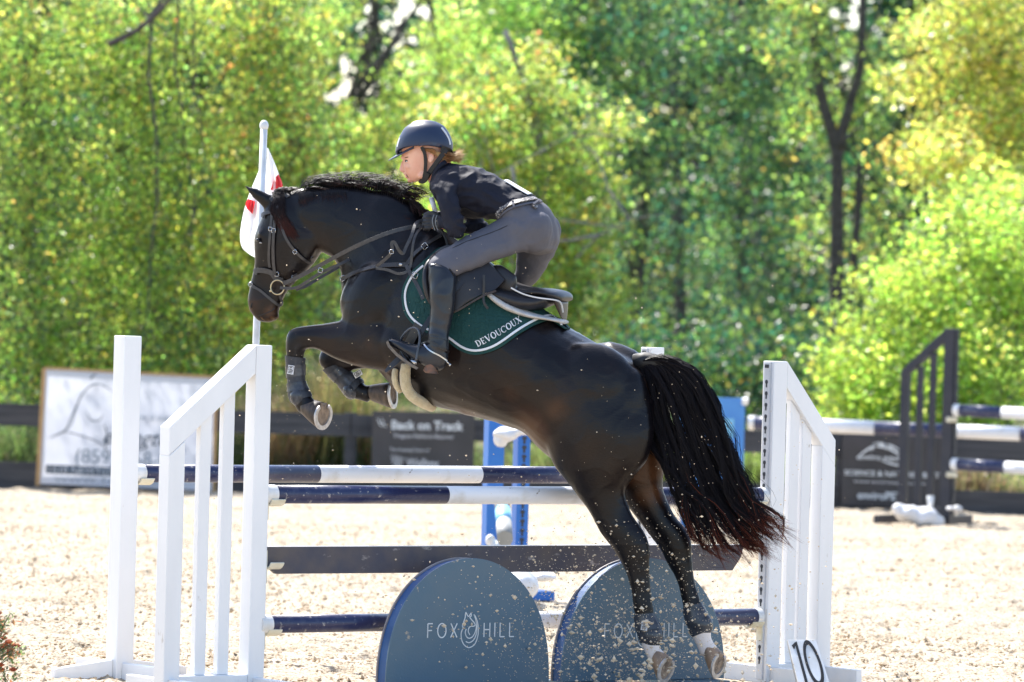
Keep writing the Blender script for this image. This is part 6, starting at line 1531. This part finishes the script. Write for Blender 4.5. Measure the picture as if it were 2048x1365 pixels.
THIGHN = [(1014, 430, 1092, 478, .085, .105), (990, 444, 1070, 500, .095, .105), (960, 460, 1040, 506, .14, .095), (930, 473, 1000, 518, .20, .086), (900, 492, 960, 535, .255, .078), (874, 507, 925, 547, .30, .070), (859, 526, 905, 556, .33, .062), (858, 550, 900, 568, .345, .052)]
CALFN = [(860, 530, 905, 540, .335, .060), (859, 552, 909, 552, .345, .058), (861, 585, 908, 582, .36, .056), (863, 620, 905, 620, .368, .050), (861, 650, 899, 652, .375, .043), (858, 672, 896, 676, .385, .040), (858, 690, 896, 700, .39, .040)]
FOOTN = [(862, 684, 895, 712, .39, .038), (850, 688, 889, 732, .39, .040), (836, 690, 868, 738, .39, .044), (818, 686, 843, 728, .39, .046), (800, 680, 822, 715, .39, .046), (786, 677, 803, 702, .39, .038), (778, 680, 786, 694, .39, .024)]
THIGHF = [(1030, 450, 1114, 450, -.085, .105), (1036, 480, 1119, 470, -.10, .105), (1036, 505, 1112, 500, -.14, .095), (1034, 528, 1096, 528, -.18, .088), (1030, 552, 1078, 555, -.22, .078), (1010, 580, 1055, 580, -.28, .070), (985, 590, 1030, 600, -.32, .062)]
CALFF = [(985, 575, 1028, 580, -.33, .058), (975, 610, 1018, 615, -.35, .054), (965, 650, 1004, 660, -.36, .045), (955, 690, 992, 700, -.37, .038)]
FOOTF = [(955, 690, 992, 712, -.37, .038), (930, 690, 960, 735, -.37, .042), (895, 683, 918, 715, -.37, .044), (878, 680, 884, 695, -.37, .025)]
# ---- body: one continuous skin surface, mostly under clothes
mb = MB(); sh = -.019
for st in (TORSO, HIPS, UARM, FARM, UARMF, FARMF, THIGHN, CALFN, FOOTN, THIGHF, CALFF, FOOTF): loft(mb, grow(st, sh), 4)
loft(mb, NECKR, 5, 2.0)
loft(mb, SKULL, 5, 2.25)
# nose, brow, cheeks, lips, chin, jaw
loft(mb, [(806, 319, 814, 321, 0, .007), (801.5, 327, 814, 329, 0, .009), (799.5, 335, 815, 336, 0, .012), (798.5, 341, 816, 342, 0, .0155), (806, 346, 818, 345, 0, .011)], 4, 1.8)
hell(mb, 808, 316, 0, 5, 4, .045); hell(mb, 818, 333, .040, 10, 9, .022); hell(mb, 818, 333, -.040, 10, 9, .022)
hell(mb, 811, 348.5, 0, 4.2, 2.2, .022); hell(mb, 814, 354.8, 0, 4.2, 2.4, .020); hell(mb, 820.5, 361.5, 0, 6, 5, .02); hell(mb, 846, 350, .045, 12, 7, .018, -.5)
# ear
mb.ell(H(862, 316, .077), (-HH) * .016 + Vector((0, 0, -.004)), HN * .007, Vector((.006, 0, .027)), 12, 8)
# hand: palm and five separate fingers curled round the rein and whip
def finger(mb, pts, r0, r1): P3 = smooth_pts([H(*p) for p in pts], 3); n = len(P3); mb.tube(P3, [r0 + (r1 - r0) * i / (n - 1) for i in range(n)], 8); mb.ell(P3[-1], (r1, 0, 0), (0, r1, 0), (0, 0, r1), 8, 6)
def hand(mb, ox, oy, wc, g=0.0):
    loft(mb, [(ox + 30, oy - 10, ox + 30, oy + 9, wc + .01, .022), (ox + 22, oy - 13, ox + 22, oy + 11, wc + .01, .020), (ox + 8, oy - 16, ox + 8, oy + 13, wc + .005, .019), (ox - 3, oy - 14, ox - 3, oy + 12, wc, .016)], 4, 2.6)
    for i, (dy, ln) in enumerate(((-11, .95), (-4, 1.05), (3, 1.0), (10, .85))):
        finger(mb, [(ox + 2, oy + dy, wc + .012), (ox - 7 * ln, oy + dy, wc + .020), (ox - 13 * ln, oy + dy + 2, wc + .008), (ox - 11 * ln, oy + dy + 4, wc - .018), (ox - 3, oy + dy + 4, wc - .026)], .0095 + g, .0075 + g)
    finger(mb, [(ox + 16, oy - 13, wc - .002), (ox + 7, oy - 19, wc + .004), (ox - 3, oy - 19, wc + .004), (ox - 10, oy - 16, wc + .002)], .011 + g, .0085 + g)
hand(mb, 860, 446, .14, -.002); hand(mb, 876, 446, -.09, -.002)
skin_o, BVR = fuse('body', mb, .0042, MT['skin'], rider, 5, .5)
# ---- face details
def SR(px, py, off, B, w=.15):
    d = rayd(px, py).normalized(); h = B.ray_cast(CAMP, d)
    if h[0] is None: h = B.find_nearest(H(px, py, w))
    p, n = h[0], h[1]; n = -n if n.dot(d) > 0 else n
    return p + n * off, n
def onface(name, px, py, rx, ry, mat, parent, off=.0, rot=0.0, th=.004):
    p, n = SR(px, py, off, BVR); X = -HH; X = (X - n * X.dot(n)).normalized(); Z_ = n.cross(X).normalized(); Z_ = Z_ if Z_.z > 0 else -Z_; s = 1 / 408
    cr, sr = math.cos(rot), math.sin(rot); mb = MB(); mb.ell(p, (X * cr - Z_ * sr) * rx * s, n * th, (X * sr + Z_ * cr) * ry * s, 14, 10); return mb.build(name, mat, parent, smooth=True, local=False)
shade_skin = pmat('socket_shade_skin', (.36, .16, .12), None, .5)  # darker skin tone that paints the shade around the eye
onface('eye_socket_shade', 813.5, 322, 4.8, 3.0, shade_skin, rider, -.002, .25, .003)
ew = onface('eye', 813, 322.8, 3.6, 1.7, MT['eye_white'], rider, .0005, .15, .003)
onface('iris', 811.8, 323, 1.7, 1.6, MT['eye'], ew, .002, 0, .003)
onface('lash_line', 812.8, 321.2, 4.2, .8, MT['black'], ew, .0015, .2, .003)
onface('eyebrow', 813, 315.5, 6, 1.1, pmat('brow', (.25, .12, .06), None, .8), rider, .0005, -.25, .0025)
onface('nostril', 808, 343.5, 1.3, .9, MT['lips'], rider, 0, .3, .002)
lp = onface('lips', 813.5, 350, 4.2, 1.5, MT['lips'], rider, -.0008, .15, .003); onface('lower_lip', 816, 355, 3.4, 1.3, MT['lips'], lp, -.0008, .15, .003)
onface('mouth', 814.5, 352.6, 3.6, 1.0, MT['black'], lp, .0005, .15, .002)
#onface('cheek_flush', 826, 338, 9, 7, pmat('flush', (.62, .28, .2), None, .5), rider, -.0022, .3, .0028)
# ---- clothes
def folds(o, amp, fr, seed, inv):
    me = o.data; n = len(me.vertices); co = np.zeros(n * 3); me.vertices.foreach_get('co', co); co = co.reshape(-1, 3); no = np.zeros(n * 3); me.vertices.foreach_get('normal', no); no = no.reshape(-1, 3)
    d = np.array([noise.noise(Vector((c[0] * fr[0] + seed, c[1] * fr[1], c[2] * fr[2]))) for c in co]); d = np.abs(d) * -1 + .15
    co += no * (d * amp)[:, None]; me.vertices.foreach_set('co', co.ravel()); me.update()
mb = MB()
for st in (TORSO, UARM, FARM, UARMF, FARMF): loft(mb, st, 4)
hell(mb, 893, 362, .14, 26, 22, .065); hell(mb, 905, 362, -.14, 26, 22, .065)
o, BVS = fuse('shirt', mb, .0055, MT['shirt'], rider, 5); folds(o, .019, (13, 6, 20), 3, None)
mb = MB(); v, f = ribbon(smooth_pts([H(866, 366, .085), H(868, 350, .095), H(880, 332, .095), H(892, 324, .07)], 4), .022, .006, normals=HN); mb.add(v, f); mb.build('collar', MT['shirt'], rider, smooth=True, local=False)
mb = MB()
for st in (HIPS, THIGHN, THIGHF): loft(mb, st, 4)
hell(mb, 1068, 462, .085, 38, 42, .10, .3); hell(mb, 1086, 468, -.085, 36, 42, .10, .3)
o, BVB = fuse('breeches', mb, .0055, MT['breeches'], rider, 6); folds(o, .008, (14, 6, 14), 9, None)
# belt with patterned band, belt loops, number patch on the back
def SR(px, py, off, B, w=.15):
    d = rayd(px, py).normalized(); h = B.ray_cast(CAMP, d)
    if h[0] is None: h = B.find_nearest(H(px, py, w))
    p, n = h[0], h[1]; n = -n if n.dot(d) > 0 else n
    return p + n * off, n
def strapR(name, pts, wd, th, mat, parent, B, off, k=8):
    P3 = []; NN = []
    for q in spline([(a, b) for a, b in pts], k):
        p, n = SR(q[0], q[1], off, B); P3.append(p); NN.append(n)
    for _ in range(3):
        P3 = [P3[0]] + [(P3[i - 1] + P3[i] * 2 + P3[i + 1]) / 4 for i in range(1, len(P3) - 1)] + [P3[-1]]
    mb = MB(); v, f = ribbon(P3, wd, th, normals=NN); mb.add(v, f); return mb.build(name, MT[mat], parent, local=False), P3, NN
m, t, b = new_mat('belt_weave'); ck = t.nodes.new('ShaderNodeTexVoronoi'); ck.inputs['Scale'].default_value = 130; tc = t.nodes.new('ShaderNodeTexCoord'); rp = t.nodes.new('ShaderNodeValToRGB')
rp.color_ramp.elements[0].color = (.42, .38, .34, 1); rp.color_ramp.elements[1].color = (.05, .045, .05, 1); rp.color_ramp.elements[0].position = .35; rp.color_ramp.elements[1].position = .5
t.links.new(tc.outputs['Object'], ck.inputs['Vector']); t.links.new(ck.outputs['Distance'], rp.inputs[0]); t.links.new(rp.outputs[0], b.inputs['Base Color']); MT['belt'] = m
bl, P3, NN = strapR('belt', [(997, 432), (1004, 421), (1020, 411), (1040, 405), (1060, 401), (1079, 399)], .030, .005, 'belt', rider, BVB, .010)
for px, py in ((1027, 408), (1076, 400)):
    strapR('belt_loop', [(px - 2, py - 9), (px, py), (px + 3, py + 9)], .010, .004, 'breeches', bl, BVB, .018, 3)
strapR('trouser_waistband', [(1000, 436), (1008, 427), (1022, 418), (1042, 412), (1062, 408), (1082, 407)], .010, .004, 'breeches', rider, BVB, .007)
strapR('seam', [(905, 497), (930, 485), (960, 474), (990, 463), (1015, 452)], .003, .002, 'black', rider, BVB, .001)
mb = MB(); pts = [(1010, 361), (1020, 362), (1064, 388), (1052, 387)]; V = [SR(x, y + 1.5, .010, BVS, .02)[0] for x, y in pts]; V2 = [v_ + Vector((0, 0, .003)) for v_ in V]; mb.add(V + V2, [(3, 2, 1, 0), (4, 5, 6, 7), (0, 1, 5, 4), (1, 2, 6, 5), (2, 3, 7, 6), (3, 0, 4, 7)]); 
# number patch lies across the lower back
V = []; F = []; nu_, nv_ = 10, 8
for jj in range(nv_ + 1):
    for ii in range(nu_ + 1):
        q = H(1014 + (1062 - 1014) * ii / nu_, 362 + (389 - 362) * ii / nu_, 0) + HN * (.05 - .16 * jj / nv_) + Vector((0, 0, .06)); h = BVS.ray_cast(q + Vector((0, 0, .1)), Vector((0, 0, -1)))
        p_ = h[0] if h[0] is not None else q; V.append(p_ + Vector((0, 0, .006)))
m0 = len(V); V += [p_ + Vector((0, 0, .004)) for p_ in V]; W_ = nu_ + 1
for jj in range(nv_):
    for ii in range(nu_): a = jj * W_ + ii; F.append((a, a + W_, a + W_ + 1, a + 1)); F.append((m0 + a, m0 + a + 1, m0 + a + W_ + 1, m0 + a + W_))
for ii in range(nu_): F.append((ii, ii + 1, m0 + ii + 1, m0 + ii))
mb = MB(); mb.add(V, F); mb.build('number_bib', MT['white_piping'], rider, local=False)
# tall boots
mb = MB()
for st in (CALFN, FOOTN): loft(mb, st, 4)
hell(mb, 868, 722, .39, 22, 16, .038, .5)
def bootparts(nm, CA, FO, near):
    mb = MB(); loft(mb, grow(CA, .004), 4); loft(mb, grow(FO, .002), 4)
    if near: hell(mb, 880, 722, .39, 16, 20, .036, .3)
    else: hell(mb, 965, 718, -.37, 16, 20, .036, .3)
    o, B = fuse('tall_boot', mb, .005, MT['boot_leather'], rider, 5); folds(o, .006, (10, 10, 14), 5, None); return o, B
bo, BVO = bootparts('tall_boot', CALFN, FOOTN, True); bf_, _ = bootparts('tall_boot', CALFF, FOOTF, False)
strapR('boot_top_edge', [(861, 534), (875, 528), (890, 530), (900, 540), (908, 552)], .006, .004, 'leather_black', bo, BVO, .002)
# sole and heel, seen from the side and below
mb = MB(); V = []
L1 = [(775, 680), (779, 690), (795, 707), (815, 722), (836, 735)]
for x, y in L1:
    for ww in (.345, .435): V.append(H(x + 1, y + 1, ww)); V.append(H(x - 3, y + 5, ww))
F = []
for i in range(len(L1) - 1):
    a = i * 4; b = a + 4; F += [(a, a + 2, b + 2, b), (a + 1, b + 1, b + 3, a + 3), (a, b, b + 1, a + 1), (a + 2, a + 3, b + 3, b + 2)]
F += [(0, 1, 3, 2)]; e_ = (len(L1) - 1) * 4; F += [(e_, e_ + 2, e_ + 3, e_ + 1)]
mb.add(V, F); mb.build('sole', pmat('sole_rubber', (.10, .09, .085), (.2, .16, .12), .7, 60), bo, local=False)
mb = MB(); mb.rings([ringf((852, 732), (880, 716), .39, .038), ringf((847, 741), (874, 744), .39, .037), ringf((852, 746), (876, 748), .39, .035)]); mb.build('heel', pmat('heel_rubber', (.09, .07, .06), (.22, .1, .06), .7, 60), bo, local=False)
sp_, P3, NN = strapR('spur', [(848, 690), (858, 700), (868, 706), (880, 712), (892, 722)], .007, .004, 'metal', bo, BVO, .006)
mb = MB(); mb.tube([H(890, 720, .405), H(899, 729, .40)], .0035, 8); mb.ell(H(900, 730, .40), (.007, 0, 0), (0, .007, 0), (0, 0, .007), 8, 6); mb.build('spur_tip', MT['metal'], sp_, smooth=True, local=False)
strapR('spur_strap', [(846, 690), (852, 684), (862, 684), (874, 690), (890, 700), (896, 704)], .011, .004, 'leather_black', bo, BVO, .005)
strapR('ankle_crease', [(861, 672), (872, 674), (884, 676), (893, 680)], .008, .005, 'boot_leather', bo, BVO, .002)
# gloves
mb = MB(); hand(mb, 860, 446, .14, .0015); loft(mb, [(892, 434, 890, 458, .165, .030), (880, 433, 878, 458, .155, .030)], 3); g_, _ = fuse('glove', mb, .0032, MT['glove'], rider, 3)
mb = MB(); v, f = ribbon(smooth_pts([H(868, 430, .165), H(865, 440, .172), H(866, 450, .172), H(870, 461, .165)], 4), .004, .003, normals=HN); mb.add(v, f); v, f = ribbon(smooth_pts([H(874, 431, .166), H(871, 441, .173), H(872, 451, .173), H(876, 461, .166)], 4), .004, .003, normals=HN); mb.add(v, f); mb.build('glove_piping', MT['glove_grey'], g_, local=False)
mb = MB(); hand(mb, 876, 446, -.09, .0015); fuse('glove', mb, .0035, MT['glove'], rider, 3)
mb = MB(); hell(mb, 887, 449, .165, 6, 10, .026); mb.build('wrist', MT['skin'], rider, smooth=True, local=False)
# whip
wp = thing('whip', 'short riding whip with a pale grey handle standing up from the rider glove', 'whip', tuple(H(865, 420, .12)))
mb = MB(); a = H(863, 397, .125); b = H(873, 433, .125); mb.tube([a, b], [.013, .0115], 14); mb.build('handle', MT['whip'], wp, smooth=True, local=False)
mb = MB(); mb.tube([a + (a - b).normalized() * .004, a], [.011, .0145], 14); mb.build('cap', MT['white_plastic'], wp, smooth=True, local=False)
mb = MB(); mb.tube([b, H(892, 480, .15), H(905, 540, .2)], [.008, .005, .003], 8); mb.build('shaft', MT['black'], wp, smooth=True, local=False)
# ---- helmet
HELM = [(828, 245, 872, 244, 0, .052), (812, 256, 886, 252, 0, .080), (802, 272, 896, 266, 0, .100), (796, 288, 902, 281, 0, .108), (793, 302, 904, 293, 0, .109), (793, 309, 903, 303, 0, .107)]
def helm_ring(s): return ringf((s[0], s[1]), (s[2], s[3]), s[4], s[5], e=2.1)
mb = MB(); Sx = spline(HELM, 5); R = [helm_ring(s) for s in Sx]; top = sum(R[0], Vector()) / NS
cap0 = [[top + (p - top) * q + Vector((0, 0, .0095 * (1 - q * q) * 1.0)) for p in R[0]] for q in (.15, .5, .8)]
# bottom edge rises over the temple and falls to the nape
def lift(R_, amt):
    out = []
    for ring in R_:
        nr = []
        for k, p in enumerate(ring):
            an = 2 * math.pi * k / NS; side = abs(math.sin(an)); nr.append(p + Vector((0, 0, amt * side ** 2)))
        out.append(nr)
    return out
R = [([p + Vector((0, 0, .034 * (i / (len(R) - 1)) ** 3 * abs(math.sin(2 * math.pi * k / NS)) ** 1.5)) for k, p in enumerate(r_)]) for i, r_ in enumerate(R)]
Rin = [[(sum(r_, Vector()) / NS) + (p - sum(r_, Vector()) / NS) * .90 for p in r_] for r_ in reversed(R)]
mb.rings(cap0 + R + Rin, cap=True)
hm = mb.build('helmet', MT['helmet_shell'], rider, smooth=True, local=False)
# brim
V = []; F = []; nb = 15
for i in range(nb):
    a = -1 + 2 * i / (nb - 1); s_ = math.sqrt(max(0, 1 - a * a)); wv = a * .098
    inn = H(801 + 27 * a * a, 304.5 - 12 * a * a, wv * 1.0); outr = H(801 + 27 * a * a - 23 * s_ ** 1.1 - 1, 304.5 - 12 * a * a + 15 * s_ + 1, wv * 1.0)
    V += [inn, outr, outr - Vector((0, 0, .006)), inn - Vector((0, 0, .012))]
for i in range(nb - 1):
    for q in range(4): F.append((i * 4 + q, i * 4 + (q + 1) % 4, (i + 1) * 4 + (q + 1) % 4, (i + 1) * 4 + q))
mb = MB(); mb.add(V, F); mb.build('brim', MT['helmet_gloss'], hm, smooth=True, local=False)
def helm_pt(px, py, off=.003):
    return None
HB = BVHTree.FromPolygons([loc_mat(hm) @ v_.co if False else (v_.co + Vector(rider.location)) for v_ in hm.data.vertices], [tuple(p.vertices) for p in hm.data.polygons])
strapR('rim_band', [(794, 306), (808, 301), (825, 294), (845, 289), (862, 287), (880, 291), (895, 298), (903, 302)], .012, .004, 'helmet_gloss', hm, HB, .001)
o_, P3, NN = strapR('vent_strip', [(883, 256), (892, 268), (898, 280), (900, 290)], .013, .003, 'track_grey', hm, HB, .001)
strapR('vent_strip', [(795, 294), (797, 285), (800, 276)], .012, .003, 'track_grey', hm, HB, .001)
# harness: front strap, rear strap and padded chin piece
def hs(name, pts, wd, mat='black', th=.006):
    P3 = smooth_pts([H(*p) for p in pts], 5); mb = MB(); v, f = ribbon(P3, wd, th, normals=HN); mb.add(v, f); return mb.build(name, MT[mat], hm, local=False, bevel=.0015)
hs('chin_strap', [(843, 294, .096), (849, 306, .088), (851, 320, .080), (851, 335, .072), (849, 350, .062), (846, 358, .050)], .017)
hs('chin_strap', [(893, 300, .078), (880, 316, .080), (870, 330, .076), (860, 344, .068), (853, 356, .056), (846, 361, .046)], .024)
hs('chin_pad', [(856, 346, .072), (852, 356, .062), (847, 362, .045), (842, 362, .02), (840, 361, -.01)], .026, th=.012)
hs('nape_pad', [(882, 298, .086), (892, 301, .068), (900, 304, .03), (902, 306, -.02)], .035)
# hair under the helmet and a short ponytail
r = np.random.default_rng(81); out = []
for i in range(500):
    y0 = r.random(); w_ = .079 + r.random() * .008
    p = [(842 + 22 * r.random(), 297 + 5 * r.random(), w_), (858 + 12 * r.random(), 299 + 6 * r.random(), w_ + .004), (876, 304 + 10 * y0, w_ - .004), (893, 310 + 14 * y0, w_ - .03)]
    out.append([tuple(H(*q)) for q in p])
for i in range(700):
    w_ = r.normal() * .026; a = r.random()
    p = [(884 + 6 * r.random(), 303 + 18 * a, w_ + .01), (898, 305 + 17 * a + r.normal() * 2, w_), (910, 308 + 12 * a + r.normal() * 2, w_), (920 + 8 * r.normal() * .6, 303 + 18 * a + r.normal() * 4, w_ * .8)]
    out.append([tuple(H(*q)) for q in p])
strands('hair', np.array(out), .0016, 'rider_hair', rider, 7)
# ================================================================= SAND THROWN UP BY THE HOOVES
r = np.random.default_rng(91)
def spray(n, cx, cy, sx, sy, s0, s1, dmin=26.2, dmax=27.2, pw=5):
    px = cx + r.normal(size=n) * sx; py = cy + r.normal(size=n) * sy; D_ = dmin + (dmax - dmin) * r.random(n)
    pts = np.array([tuple(P(a, b, d)) for a, b, d in zip(px, py, D_)]); sz = s0 + (s1 - s0) * r.random(n) ** pw
    k = pts[:, 2] > .02; return pts[k], sz[k]
A_ = [spray(2600, 1230, 1300, 150, 60, .0013, .0085, pw=9), spray(2200, 1180, 1240, 175, 80, .0011, .006, pw=8), spray(800, 1250, 1120, 140, 60, .001, .004), spray(500, 960, 1240, 110, 60, .0012, .006),
      spray(160, 1350, 900, 110, 130, .0009, .0028), spray(110, 800, 700, 170, 130, .0009, .0028), spray(90, 1250, 640, 180, 90, .0009, .0024), spray(120, 560, 860, 80, 130, .0009, .0026), spray(160, 1560, 1100, 120, 140, .0009, .003), spray(70, 1260, 1310, 130, 40, .005, .011, pw=2), spray(90, 1000, 960, 300, 60, .001, .003), spray(60, 1700, 1200, 120, 90, .0015, .005)]
pts = np.concatenate([a[0] for a in A_]); sz = np.concatenate([a[1] for a in A_])
rock_cloud('flying_sand', pts, sz * 1.7, MT['clod_fly'], 'spray of sand grains and clods flung up by the hind hooves in front of the fillers', 'sand spray', seed=92, flat=.8)
